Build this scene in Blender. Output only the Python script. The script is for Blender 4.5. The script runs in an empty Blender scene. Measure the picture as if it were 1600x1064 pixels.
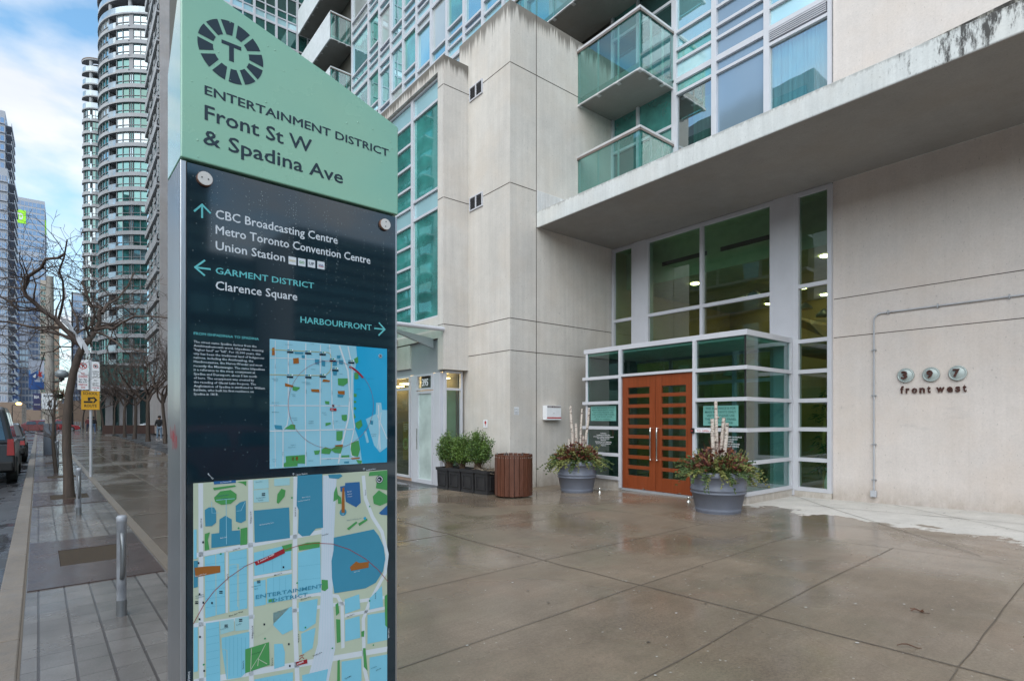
import bpy, bmesh, math, random
from mathutils import Vector, Matrix
R = math.radians
scene = bpy.context.scene
# ------------------------------------------------------------------ camera
HZ, FPX, CH = 654.0, 863.0, 1.5          # horizon row, focal length (px of 1600), eye height
YAW = 39.05
cam = bpy.data.cameras.new("camera"); camo = bpy.data.objects.new("camera", cam)
scene.collection.objects.link(camo); scene.camera = camo
cam.sensor_width = 36.0; cam.lens = FPX/1600*36
cam.shift_y = (HZ-532)/1600
cam.clip_start = 0.05; cam.clip_end = 4000
camo.location = (0, 0, CH); camo.rotation_euler = (R(90), 0, R(-YAW))
# ------------------------------------------------------------------ world
SUN_EL, SUN_AZ = 40.0, 242.0              # azimuth clockwise from +Y (street direction)
w = bpy.data.worlds.new("World"); scene.world = w; w.use_nodes = True
nt = w.node_tree; nt.nodes.clear()
def wn(t, **k):
    n = nt.nodes.new(t)
    for a, b in k.items(): setattr(n, a, b)
    return n
wout = wn('ShaderNodeOutputWorld'); bg = wn('ShaderNodeBackground'); sky = wn('ShaderNodeTexSky')
sky.sky_type = 'NISHITA'; sky.sun_disc = False
sky.sun_elevation = R(SUN_EL); sky.sun_rotation = R(SUN_AZ); sky.air_density = 1.0; sky.dust_density = 0.6; sky.ozone_density = 1.5
tcw = wn('ShaderNodeTexCoord'); sep = wn('ShaderNodeSeparateXYZ'); nt.links.new(tcw.outputs['Generated'], sep.inputs[0])
az = wn('ShaderNodeMath', operation='MAXIMUM'); az.inputs[1].default_value = 0.0; nt.links.new(sep.outputs[2], az.inputs[0])
adz = wn('ShaderNodeMath', operation='ADD'); adz.inputs[1].default_value = 0.22; nt.links.new(az.outputs[0], adz.inputs[0])
dx = wn('ShaderNodeMath', operation='DIVIDE'); dy = wn('ShaderNodeMath', operation='DIVIDE')
nt.links.new(sep.outputs[0], dx.inputs[0]); nt.links.new(adz.outputs[0], dx.inputs[1])
nt.links.new(sep.outputs[1], dy.inputs[0]); nt.links.new(adz.outputs[0], dy.inputs[1])
cmb = wn('ShaderNodeCombineXYZ'); nt.links.new(dx.outputs[0], cmb.inputs[0]); nt.links.new(dy.outputs[0], cmb.inputs[1])
cn = wn('ShaderNodeTexNoise'); cn.inputs['Scale'].default_value = 1.35; cn.inputs['Detail'].default_value = 8; cn.inputs['Roughness'].default_value = 0.52; cn.inputs['Distortion'].default_value = 0.35
cmap = wn('ShaderNodeMapping'); cmap.inputs['Location'].default_value = (2.05, 3.35, 0); cmap.inputs['Scale'].default_value = (1.0, 1.25, 1)
nt.links.new(cmb.outputs[0], cmap.inputs[0]); nt.links.new(cmap.outputs[0], cn.inputs['Vector'])
cr = wn('ShaderNodeValToRGB'); cr.color_ramp.elements[0].position = 0.44; cr.color_ramp.elements[1].position = 0.60
nt.links.new(cn.outputs[0], cr.inputs[0])
# cloud tone varies a little with a second noise
cn2 = wn('ShaderNodeTexNoise'); cn2.inputs['Scale'].default_value = 2.6; cn2.inputs['Detail'].default_value = 5
nt.links.new(cmap.outputs[0], cn2.inputs['Vector'])
cr2 = wn('ShaderNodeValToRGB'); cr2.color_ramp.elements[0].position = 0.3; cr2.color_ramp.elements[1].position = 0.7
cr2.color_ramp.elements[0].color = (3.9, 4.15, 4.5, 1); cr2.color_ramp.elements[1].color = (5.0, 5.1, 5.25, 1)
nt.links.new(cn2.outputs[0], cr2.inputs[0])
# towards the horizon the cover closes
hzr = wn('ShaderNodeMapRange'); hzr.inputs[1].default_value = 0.0; hzr.inputs[2].default_value = 0.36; hzr.inputs[3].default_value = 0.8; hzr.inputs[4].default_value = 0.0
nt.links.new(az.outputs[0], hzr.inputs[0])
cmx = wn('ShaderNodeMath', operation='MAXIMUM'); nt.links.new(cr.outputs[0], cmx.inputs[0]); nt.links.new(hzr.outputs[0], cmx.inputs[1])
wmix = wn('ShaderNodeMixRGB'); nt.links.new(cmx.outputs[0], wmix.inputs[0]); skt = wn('ShaderNodeMixRGB', blend_type='MULTIPLY'); skt.inputs[0].default_value = 1; skt.inputs[2].default_value = (1.05, 1.36, 1.32, 1); nt.links.new(sky.outputs[0], skt.inputs[1]); nt.links.new(skt.outputs[0], wmix.inputs[1]); nt.links.new(cr2.outputs[0], wmix.inputs[2])
nt.links.new(wmix.outputs[0], bg.inputs[0]); bg.inputs[1].default_value = 0.10
nt.links.new(bg.outputs[0], wout.inputs[0])
# ------------------------------------------------------------------ sun (veiled by cloud)
sl = bpy.data.lights.new("sun", 'SUN'); sl.energy = 1.5; sl.angle = R(80); sl.color = (1.0, 0.96, 0.90)
slo = bpy.data.objects.new("sun", sl); scene.collection.objects.link(slo)
sd = Vector((math.sin(R(SUN_AZ))*math.cos(R(SUN_EL)), math.cos(R(SUN_AZ))*math.cos(R(SUN_EL)), math.sin(R(SUN_EL))))
slo.rotation_euler = (-sd).to_track_quat('-Z', 'Y').to_euler()
vs = scene.view_settings
vs.view_transform = 'Standard'; vs.look = 'None'; vs.gamma = 1; vs.use_curve_mapping = False; vs.exposure = 1.15
scene.cycles.max_bounces = 8; scene.cycles.transparent_max_bounces = 12; scene.cycles.diffuse_bounces = 4; scene.cycles.glossy_bounces = 4
scene.cycles.sample_clamp_indirect = 6
# ------------------------------------------------------------------ measuring from the photograph (1600 x 1064)
fx, fy = math.sin(R(YAW)), math.cos(R(YAW))
def ray(px):
    s = (px-800)/FPX
    return fx+fy*s, fy-fx*s
def onX(px, py, X):
    a, b = ray(px); t = X/a
    return Vector((X, b*t, CH+t*(HZ-py)/FPX))
def onY(px, py, Y):
    a, b = ray(px); t = Y/b
    return Vector((a*t, Y, CH+t*(HZ-py)/FPX))
def gnd(px, py, z=0.0):
    a, b = ray(px); t = (CH-z)*FPX/(py-HZ)
    return Vector((a*t, b*t, z))
def zat(px, py, P):                       # height seen at row py above/below ground point P
    d = P[0]*fx+P[1]*fy
    return CH+d*(HZ-py)/FPX
# the street runs 1.56 degrees off the building line
SA = R(1.56)
SV = Vector((-math.sin(SA), math.cos(SA), 0)); NV = Vector((math.cos(SA), math.sin(SA), 0))
def st(n, s, z=0.0): return NV*n+SV*s+Vector((0, 0, z))
def smooth(x): x = max(0, min(1, x)); return x*x*(3-2*x)
GZ = [(-8, .14), (-5, .12), (1.6, .06), (4.15, -.012), (7.8, -.035), (9.6, -.085), (12.4, -.16), (13.7, -.20), (20, -.22), (2000, -.22)]
def gz(x, y):
    if y <= GZ[0][0]: g = GZ[0][1]
    else:
        for (a, za), (b, zb) in zip(GZ, GZ[1:]):
            if a <= y <= b: g = za+(zb-za)*(y-a)/(b-a); break
    return g*smooth((x-1.2)/4.5)
# ------------------------------------------------------------------ mesh helpers
COL = scene.collection
WLOC = {}
class MB:
    def __init__(s): s.v = []; s.f = []; s.m = []; s.sm = []
    def add(s, vs, fs, mi=0, smooth=False):
        o = len(s.v); s.v += [tuple(v) for v in vs]
        for f in fs: s.f.append([i+o for i in f]); s.m.append(mi); s.sm.append(smooth)
    def box(s, x0, x1, y0, y1, z0, z1, mi=0, T=None):
        P = [Vector((x, y, z)) for z in (z0, z1) for y in (y0, y1) for x in (x0, x1)]
        if T: P = [T(p) for p in P]
        s.add(P, [(0, 2, 3, 1), (4, 5, 7, 6), (0, 1, 5, 4), (2, 6, 7, 3), (0, 4, 6, 2), (1, 3, 7, 5)], mi)
    def fbox(s, fr, a0, a1, d0, d1, z0, z1, mi=0):
        s.box(a0, a1, d0, d1, z0, z1, mi, lambda p: fr(p.x, p.y, p.z))
    def poly(s, pts, mi=0): s.add(pts, [tuple(range(len(pts)))], mi)
    def prism(s, pts, vec, mi=0, smooth=False):
        n = len(pts); q = [Vector(p) for p in pts]; r = [p+Vector(vec) for p in q]
        s.add(q+r, [tuple(range(n))[::-1], tuple(range(n, 2*n))], mi)
        s.add(q+r, [(i, (i+1) % n, n+(i+1) % n, n+i) for i in range(n)], mi, smooth)
    def tube(s, pts, rad, n=8, mi=0, cap=True, sm=True):
        pts = [Vector(p) for p in pts]; k = len(pts)
        if not isinstance(rad, (list, tuple)): rad = [rad]*k
        vs = []; ref = None
        for i, p in enumerate(pts):
            d = (pts[min(i+1, k-1)]-pts[max(i-1, 0)])
            if d.length < 1e-9: d = Vector((0, 0, 1))
            d.normalize()
            if ref is None:
                ref = Vector((1, 0, 0)) if abs(d.x) < .8 else Vector((0, 1, 0))
            u = ref-d*ref.dot(d)
            if u.length < 1e-6: u = d.orthogonal()
            u.normalize(); ref = u; v = d.cross(u)
            for j in range(n):
                a = 2*math.pi*j/n
                vs.append(p+(u*math.cos(a)+v*math.sin(a))*rad[i])
        fs = [(i*n+j, i*n+(j+1) % n, (i+1)*n+(j+1) % n, (i+1)*n+j) for i in range(k-1) for j in range(n)]
        s.add(vs, fs, mi, sm)
        if cap:
            s.add(vs[:n], [tuple(range(n))[::-1]], mi); s.add(vs[-n:], [tuple(range(n))], mi)
    def lathe(s, prof, c, n=32, mi=0, sm=True, a0=0, a1=2*math.pi, sx=1, sy=1):
        full = abs(a1-a0-2*math.pi) < 1e-6; m = n if full else n+1
        vs = []
        for r, z in prof:
            for j in range(m):
                a = a0+(a1-a0)*j/n
                vs.append((c[0]+math.cos(a)*r*sx, c[1]+math.sin(a)*r*sy, c[2]+z))
        fs = []
        for i in range(len(prof)-1):
            for j in range(n):
                j2 = (j+1) % m
                fs.append((i*m+j, i*m+j2, (i+1)*m+j2, (i+1)*m+j))
        s.add(vs, fs, mi, sm)
        if full and prof[0][0] > 1e-4: s.add(vs[:m], [tuple(range(m))[::-1]], mi)
        if full and prof[-1][0] > 1e-4: s.add(vs[-m:], [tuple(range(m))], mi)
    def ball(s, c, r, n=8, mi=0, sc=(1, 1, 1)):
        pr = [(max(1e-4, math.sin(math.pi*i/n))*r, -math.cos(math.pi*i/n)*r*sc[2]) for i in range(n+1)]
        s.lathe(pr, c, n*2, mi, True, sx=sc[0], sy=sc[1])
    def build(s, name, mats, parent=None, recalc=True, bevel=0, seg=2, org=None):
        if not isinstance(mats, (list, tuple)): mats = [mats]
        if org is None: org = WLOC[parent.name] if parent else Vector((0, 0, 0))
        me = bpy.data.meshes.new(name)
        me.from_pydata([(x-org[0], y-org[1], z-org[2]) for x, y, z in s.v], [], s.f)
        for m in mats: me.materials.append(m)
        me.polygons.foreach_set('material_index', s.m); me.polygons.foreach_set('use_smooth', s.sm)
        if recalc:
            b = bmesh.new(); b.from_mesh(me); bmesh.ops.recalc_face_normals(b, faces=b.faces); b.to_mesh(me); b.free()
        me.update()
        o = bpy.data.objects.new(name, me); COL.objects.link(o)
        if parent: o.parent = parent; WLOC[o.name] = org
        else: o.location = org; WLOC[o.name] = Vector(org)
        if bevel:
            md = o.modifiers.new('bevel', 'BEVEL'); md.width = bevel; md.segments = seg; md.limit_method = 'ANGLE'
        return o
def tag(o, label=None, cat=None, group=None, kind=None):
    if label: o['label'] = label
    if cat: o['category'] = cat
    if group: o['group'] = group
    if kind: o['kind'] = kind
    return o
def thing(name, label, cat, loc=(0, 0, 0), group=None):
    o = bpy.data.objects.new(name, None); COL.objects.link(o); o.location = loc; o.empty_display_size = .2
    WLOC[o.name] = Vector(loc)
    return tag(o, label, cat, group)
KIDS = {}
def kids(o): return [c for c in scene.objects if c.parent == o]
def copy_tree(o, loc=None, rz=None, label=None, sc=None):
    c = o.copy(); COL.objects.link(c)
    if loc is not None: c.location = loc
    if rz is not None: c.rotation_euler = (0, 0, rz)
    if sc is not None: c.scale = (sc, sc, sc)
    if label: c['label'] = label
    for ch in kids(o):
        d = ch.copy(); COL.objects.link(d); d.parent = c
        for g in kids(ch):
            e = g.copy(); COL.objects.link(e); e.parent = d
    return c
def FX(X, s=1): return lambda a, d, z: Vector((X-d*s, a, z))     # faces -X (the street); a runs along Y
def FY(Y): return lambda a, d, z: Vector((a, Y-d, z))            # faces -Y (the camera's side); a runs along X
# lettering
_tc = {}
def text_geo(body, off=0.0, res=2):
    k = (body, off, res)
    if k in _tc: return _tc[k]
    c = bpy.data.curves.new('t', 'FONT'); c.body = body; c.resolution_u = res; c.offset = off; c.fill_mode = 'FRONT'
    o = bpy.data.objects.new('t', c); COL.objects.link(o)
    bpy.context.view_layer.update()
    e = o.evaluated_get(bpy.context.evaluated_depsgraph_get()); me = e.to_mesh()
    vs = [tuple(v.co) for v in me.vertices]; fs = [tuple(p.vertices) for p in me.polygons]
    e.to_mesh_clear(); bpy.data.objects.remove(o); bpy.data.curves.remove(c)
    _tc[k] = (vs, fs); return vs, fs
_hv = text_geo('H')[0]; CAPH = max(v[1] for v in _hv)
def put_text(mb, body, fr, a0, a1, z, cap, d, mi=0, off=0.0, thick=0, rot=False, res=2):
    vs, fs = text_geo(body, off, res)
    if not vs: return
    x0 = min(v[0] for v in vs); x1 = max(v[0] for v in vs); k = 1/CAPH
    def P(v, dd):
        a = a0+(v[0]-x0)/(x1-x0)*(a1-a0); b = v[1]*k*cap
        return fr(a, dd, z+b) if not rot else fr(z-b, dd, a)
    mb.add([P(v, d) for v in vs], fs, mi)
    if thick:
        ed = {}
        for f in fs:
            for i in range(len(f)):
                e = (f[i], f[(i+1) % len(f)])
                if (e[1], e[0]) in ed: del ed[(e[1], e[0])]
                else: ed[e] = 1
        for a, b in ed: mb.add([P(vs[a], d), P(vs[b], d), P(vs[b], d-thick), P(vs[a], d-thick)], [(0, 1, 2, 3)], mi)
# ------------------------------------------------------------------ materials
class NT:
    def __init__(s, name):
        s.mat = bpy.data.materials.new(name); s.mat.use_nodes = True; s.t = s.mat.node_tree; s.t.nodes.clear()
        s.out = s.n('ShaderNodeOutputMaterial')
    def n(s, typ, **k):
        x = s.t.nodes.new(typ)
        for a, b in k.items(): setattr(x, a, b)
        return x
    def l(s, a, b): s.t.links.new(a, b)
    def coord(s, scale=(1, 1, 1), world=False, loc=(0, 0, 0), rot=(0, 0, 0)):
        if world: o = s.n('ShaderNodeNewGeometry').outputs['Position']
        else: o = s.n('ShaderNodeTexCoord').outputs['Object']
        m = s.n('ShaderNodeMapping'); m.inputs['Scale'].default_value = scale; m.inputs['Location'].default_value = loc; m.inputs['Rotation'].default_value = rot
        s.l(o, m.inputs[0]); return m.outputs[0]
    def noise(s, vec, scale, detail=5, rough=.55, dist=0):
        x = s.n('ShaderNodeTexNoise'); x.inputs['Scale'].default_value = scale; x.inputs['Detail'].default_value = detail
        x.inputs['Roughness'].default_value = rough; x.inputs['Distortion'].default_value = dist
        s.l(vec, x.inputs['Vector']); return x.outputs[0]
    def rng(s, v, a, b, c, d, clamp=True):
        x = s.n('ShaderNodeMapRange'); x.clamp = clamp
        for i, q in enumerate((a, b, c, d)): x.inputs[i+1].default_value = q
        s.l(v, x.inputs[0]); return x.outputs[0]
    def math(s, op, a, b=None):
        x = s.n('ShaderNodeMath', operation=op)
        for i, q in enumerate((a, b)):
            if q is None: continue
            if isinstance(q, (int, float)): x.inputs[i].default_value = q
            else: s.l(q, x.inputs[i])
        return x.outputs[0]
    def mix(s, f, a, b, typ='MIX'):
        x = s.n('ShaderNodeMixRGB', blend_type=typ)
        for i, q in enumerate((f, a, b)):
            if isinstance(q, (int, float)): x.inputs[i].default_value = q if i == 0 else (q, q, q, 1)
            elif isinstance(q, tuple): x.inputs[i].default_value = (*q[:3], 1)
            else: s.l(q, x.inputs[i])
        return x.outputs[0]
    def schlick(s, extra):
        lw = s.n('ShaderNodeLayerWeight'); lw.inputs[0].default_value = .5
        p = s.math('POWER', lw.outputs['Facing'], 4.0); return s.math('MINIMUM', s.math('ADD', s.math('MULTIPLY', p, .92), .045+extra), 1.0)
    def bsdf(s, col, rough=.5, metal=0, spec=.5, bump=None, bstr=.2, bdist=.01, coat=0, emit=None, estr=0):
        b = s.n('ShaderNodeBsdfPrincipled')
        for k, q in (('Base Color', col), ('Roughness', rough), ('Metallic', metal), ('Specular IOR Level', spec), ('Coat Weight', coat)):
            if isinstance(q, (int, float)): b.inputs[k].default_value = q
            elif isinstance(q, tuple): b.inputs[k].default_value = (*q[:3], 1)
            else: s.l(q, b.inputs[k])
        if coat: b.inputs['Coat Roughness'].default_value = .03
        if emit: b.inputs['Emission Color'].default_value = (*emit, 1); b.inputs['Emission Strength'].default_value = estr
        if bump is not None:
            bp = s.n('ShaderNodeBump'); bp.inputs['Strength'].default_value = bstr; bp.inputs['Distance'].default_value = bdist
            s.l(bump, bp.inputs['Height']); s.l(bp.outputs[0], b.inputs['Normal'])
        s.l(b.outputs[0], s.out.inputs[0]); s.b = b; return b
def pbr(name, col, rough=.5, metal=0, var=.12, vs=5, bump=0, bs=60, stretch=(1, 1, 1), spec=.5, coat=0, rvar=.08):
    t = NT(name); c = t.coord(stretch)
    n1 = t.noise(c, vs, 6); f = t.rng(n1, .25, .75, 1-var, 1+var)
    col2 = t.mix(1.0, col, f, 'MULTIPLY')
    r = t.rng(n1, .3, .7, max(0, rough-rvar), min(1, rough+rvar))
    bm = t.noise(c, bs, 4) if bump else None
    t.bsdf(col2, r, metal, spec, bm, bump, .01, coat); return t.mat
def flat(name, col, rough=.5, coat=0, spec=.5):
    t = NT(name); c = t.coord((1, 1, 1)); n = t.noise(c, 9, 4)
    t.bsdf(t.mix(1.0, col, t.rng(n, .3, .7, .96, 1.04), 'MULTIPLY'), rough, 0, spec, coat=coat); return t.mat
def emis(name, col, st):
    t = NT(name); t.bsdf(col, .5, emit=col, estr=st); return t.mat
def concrete(name, col, tops=(), drip=.5, blotch=.12, streak=.10, bump=.25, rough=.82, spec=.3, mold=False, smudge=False):
    t = NT(name); p = t.coord((1, 1, 1), True)
    big = t.noise(p, .55, 5, .6); mid = t.noise(p, 3.2, 6, .65)
    sv = t.coord((9, 9, .32), True); stq = t.noise(sv, 1.0, 5, .7)
    f = t.math('MULTIPLY', t.rng(big, .3, .7, 1-blotch, 1+blotch), t.rng(mid, .3, .7, 1-blotch*.55, 1+blotch*.55))
    f = t.math('MULTIPLY', f, t.rng(stq, .3, .7, 1-streak, 1+streak))
    fine = t.noise(p, 38, 3, .6); f = t.math('MULTIPLY', f, t.rng(fine, .3, .7, .95, 1.05))
    pore = t.noise(t.coord((22, 22, 9), True), 2.0, 2, .5); f = t.math('MULTIPLY', f, t.rng(pore, .68, .76, 1.0, .66))
    c = t.mix(1.0, col, f, 'MULTIPLY')
    warm = t.noise(p, .9, 4, .6); c = t.mix(t.rng(warm, .45, .75, 0, .35), c, (col[0]*1.02, col[1]*.9, col[2]*.78))
    if tops:
        z = t.n('ShaderNodeSeparateXYZ'); t.l(t.n('ShaderNodeNewGeometry').outputs['Position'], z.inputs[0])
        dn = t.noise(t.coord((7, 7, .12), True), 1.3, 5, .75); tot = None
        for zt, dep in tops:
            dd = t.math('SUBTRACT', zt, z.outputs[2])
            ln = t.rng(dn, .32, .72, dep*.05, dep)
            m = t.math('SUBTRACT', 1.0, t.math('DIVIDE', dd, ln)); m = t.math('MULTIPLY', t.rng(m, 0, .55, 0, 1), t.math('GREATER_THAN', dd, -.02))
            tot = m if tot is None else t.math('MAXIMUM', tot, m)
        c = t.mix(t.math('MULTIPLY', tot, drip), c, (.055, .045, .032))
    zz = t.n('ShaderNodeSeparateXYZ'); t.l(t.n('ShaderNodeNewGeometry').outputs['Position'], zz.inputs[0])
    sp = t.noise(t.coord((5, 5, 2.2), True), 1.6, 6, .7)                     # splash dirt low on the wall
    ms = t.math('MULTIPLY', t.rng(zz.outputs[2], .42, -.05, 0, 1), t.rng(sp, .30, .62, .15, 1)); c = t.mix(t.math('MULTIPLY', ms, .55), c, (.25, .19, .13))
    if smudge:
        sm = t.noise(t.coord((.8, .8, 2.6), True, loc=(0, 3.1, 0)), 1.15, 5, .62); c = t.mix(t.math('MULTIPLY', t.rng(sm, .60, .74, 0, .32), t.rng(zz.outputs[2], 3.0, 2.6, 0, 1)), c, (.33, .31, .31))
        rn = t.noise(t.coord((11, 11, .10), True), 1.2, 4, .7); c = t.mix(t.rng(rn, .60, .74, 0, .16), c, (.36, .30, .25))
    if mold:                                # black growth on the canopy edge where the roof drains
        q = t.n('ShaderNodeSeparateXYZ'); t.l(t.n('ShaderNodeNewGeometry').outputs['Position'], q.inputs[0])
        mn = t.noise(t.coord((3.5, 3.5, 1.1), True), 2.2, 7, .75); gate = t.math('MULTIPLY', t.rng(q.outputs[1], 2.9, 1.4, 0, .20), t.rng(q.outputs[2], 5.95, 6.25, .3, 1))
        m = t.rng(t.math('ADD', mn, gate), .60, .70, 0, .92); m = t.math('MULTIPLY', m, t.rng(q.outputs[1], 2.9, 2.4, 0, 1)); c = t.mix(m, c, (.035, .032, .03))
    t.bsdf(c, rough, 0, spec, t.math('ADD', fine, pore), bump, .006); return t.mat
def glass_thin(name, tint, refl=.10, rough=.01, ior=1.55, alpha=1.0, wav=.04):
    # a tinted pane: partly see-through, mirror on top by Fresnel
    t = NT(name); c = t.coord((1, 1, 1), True)
    bp = t.n('ShaderNodeBump'); bp.inputs['Strength'].default_value = wav; bp.inputs['Distance'].default_value = .05; t.l(t.noise(c, .9, 2), bp.inputs['Height'])
    tr = t.n('ShaderNodeBsdfTransparent'); tr.inputs[0].default_value = (*tint, 1)
    gl = t.n('ShaderNodeBsdfGlossy'); gl.inputs['Roughness'].default_value = rough; gl.inputs['Color'].default_value = (.92, .98, 1, 1); t.l(bp.outputs[0], gl.inputs['Normal'])
    f = t.schlick(refl)
    m = t.n('ShaderNodeMixShader'); t.l(f, m.inputs[0]); t.l(tr.outputs[0], m.inputs[1]); t.l(gl.outputs[0], m.inputs[2])
    t.l(m.outputs[0], t.out.inputs[0]); return t.mat
def glass_milky(name, tint, body, bw, refl):
    # green laminated balustrade glass: tint, a little body colour, mirror on top
    t = NT(name)
    tr = t.n('ShaderNodeBsdfTransparent'); tr.inputs[0].default_value = (*tint, 1); d = t.n('ShaderNodeBsdfDiffuse'); d.inputs[0].default_value = (*body, 1); tl = t.n('ShaderNodeBsdfTranslucent'); tl.inputs[0].default_value = (*body, 1)
    m0 = t.n('ShaderNodeMixShader'); m0.inputs[0].default_value = .5; t.l(d.outputs[0], m0.inputs[1]); t.l(tl.outputs[0], m0.inputs[2])
    m1_ = t.n('ShaderNodeMixShader'); m1_.inputs[0].default_value = bw; t.l(tr.outputs[0], m1_.inputs[1]); t.l(m0.outputs[0], m1_.inputs[2])
    gl = t.n('ShaderNodeBsdfGlossy'); gl.inputs['Roughness'].default_value = .015; f = t.schlick(refl)
    m = t.n('ShaderNodeMixShader'); t.l(f, m.inputs[0]); t.l(m1_.outputs[0], m.inputs[1]); t.l(gl.outputs[0], m.inputs[2]); t.l(m.outputs[0], t.out.inputs[0]); return t.mat
def glass_solid(name, col, refl=.35, rough=.03, gcol=(.85, .95, 1), wav=.025, var=.35, vs=.35):
    # window seen from far: a dark room behind a reflecting pane
    t = NT(name); c = t.coord((1, 1, 1), True)
    bp = t.n('ShaderNodeBump'); bp.inputs['Strength'].default_value = wav; bp.inputs['Distance'].default_value = .08; t.l(t.noise(c, .7, 2), bp.inputs['Height'])
    n = t.noise(c, vs, 4, .6)
    d = t.n('ShaderNodeBsdfDiffuse'); t.l(t.mix(1.0, col, t.rng(n, .3, .7, 1-var, 1+var), 'MULTIPLY'), d.inputs[0])
    gl = t.n('ShaderNodeBsdfGlossy'); gl.inputs['Roughness'].default_value = rough; gl.inputs['Color'].default_value = (*gcol, 1); t.l(bp.outputs[0], gl.inputs['Normal'])
    f = t.schlick(refl)
    m = t.n('ShaderNodeMixShader'); t.l(f, m.inputs[0]); t.l(d.outputs[0], m.inputs[1]); t.l(gl.outputs[0], m.inputs[2])
    t.l(m.outputs[0], t.out.inputs[0]); return t.mat

M = {}
M['conc'] = concrete('pale_concrete', (.57, .53, .488), [(10.87, .8)], .7, .09, .07)
M['conc_bay'] = concrete('bay_concrete', (.56, .522, .484), [(10.17, .6)], .8, .09, .08)
M['stucco'] = concrete('smooth_wall', (.61, .55, .515), (), .3, .06, .03, .4, smudge=True)
M['slab'] = concrete('canopy_concrete', (.60, .61, .60), [(6.30, .13)], .35, .08, .10, mold=True)
M['upstand'] = concrete('mossy_upstand', (.34, .33, .29), [(6.62, .9)], .85, .3, .3, mold=True)
M['soffit'] = concrete('shaded_soffit_concrete', (.27, .26, .245), (), .3, .10, .0, .1)  # grey underside, darkened with the canopy's shade put into the colour
M['patch'] = concrete('patched_concrete', (.56, .55, .545), (), .3, .12, .22)
M['joint'] = flat('panel_joint', (.07, .055, .045), .9)
M['alu'] = pbr('painted_aluminium', (.53, .53, .565), .38, .0, .05, 3, spec=.5)
M['alu_grey'] = pbr('grey_aluminium', (.36, .37, .39), .4, .2, .06, 3)
M['steel'] = pbr('brushed_steel', (.55, .55, .56), .32, .9, .10, 3, .08, 90, (1, 1, .05))
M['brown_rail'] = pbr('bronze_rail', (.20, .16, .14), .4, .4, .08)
M['rail'] = pbr('pale_rail', (.55, .54, .54), .4, .2, .06)
M['g_lobby'] = glass_thin('lobby_glass', (.42, .64, .46), .085, wav=.02)
M['g_vest'] = glass_thin('vestibule_glass', (.36, .66, .62), .10, wav=.025)
M['g_balc'] = glass_milky('balcony_glass', (.42, .80, .74), (.10, .30, .28), .22, .12)
M['g_store'] = glass_thin('shop_glass', (.62, .72, .62), .05)
M['g_win'] = glass_thin('window_glass', (.46, .70, .74), .34, wav=.03)
M['g_awn'] = glass_thin('awning_glass', (.74, .86, .82), .02)
M['s_blue'] = glass_solid('blue_spandrel', (.36, .58, .62), .20, .12, var=.08)
M['s_grey'] = glass_solid('grey_window', (.17, .235, .29), .16, .08, (.75, .85, 1), var=.10)
M['s_teal'] = glass_solid('teal_window', (.05, .24, .215), .26, .02, (.70, .95, .93), wav=.03, var=.6, vs=.9)  # strong mottling in the diffuse colour stands in for reflections
M['s_sky'] = glass_solid('sky_window', (.15, .34, .36), .42, .02, (.78, .93, 1), wav=.03)
M['rt_sky'] = glass_solid('curved_sky_glass', (.10, .17, .19), .34, .03, (.8, .95, 1), var=.5, vs=.5); M['rt_teal'] = glass_solid('curved_teal_glass', (.018, .075, .07), .10, .03, (.6, .95, .9), var=.8, vs=.45)  # rt_sky is the top floors' paler copy, sky reflection put into its colour
M['s_blind'] = glass_solid('window_with_blind', (.40, .43, .42), .16, .04, var=.12)
M['s_dark'] = glass_solid('dark_window', (.02, .05, .05), .12, .02, (.7, .95, .9))
M['s_frost'] = glass_solid('frosted_pane', (.50, .58, .55), .08, .25, var=.25, vs=1.6)
M['room'] = pbr('dark_room', (.10, .095, .08), .9)
M['room_warm'] = pbr('lobby_wall', (.56, .45, .24), .8, var=.15, vs=1.2)
M['room_floor'] = pbr('lobby_floor', (.30, .28, .24), .25)
M['bulk'] = pbr('lobby_ceiling', (.55, .58, .48), .8)
M['wood_door'] = pbr('stained_door_wood', (.215, .046, .0125), .38, 0, .22, 2.5, .12, 40, (1.5, 14, .6), coat=.15)
M['wood_bin'] = pbr('brown_bin_slats', (.105, .036, .019), .45, 0, .3, 4, .2, 50, (6, 6, .8))
M['wood_in'] = pbr('inside_timber', (.58, .38, .14), .5, 0, .25, 2)
M['chrome'] = pbr('polished_steel', (.75, .74, .70), .15, 1, .03)
M['black'] = flat('black_plastic', (.012, .012, .013), .5)
M['white'] = flat('white_enamel', (.78, .78, .80), .4)
M['red'] = flat('red_print', (.45, .02, .02), .4)
M['curtain'] = pbr('pale_curtain', (.60, .72, .74), .9, 0, .15, 3, stretch=(1, 6, .3))
M['curtain_g'] = pbr('green_curtain', (.22, .36, .27), .9, 0, .2, 3, stretch=(1, 6, .3))
M['lamp'] = emis('warm_lamp', (1, .66, .30), 9)
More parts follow.
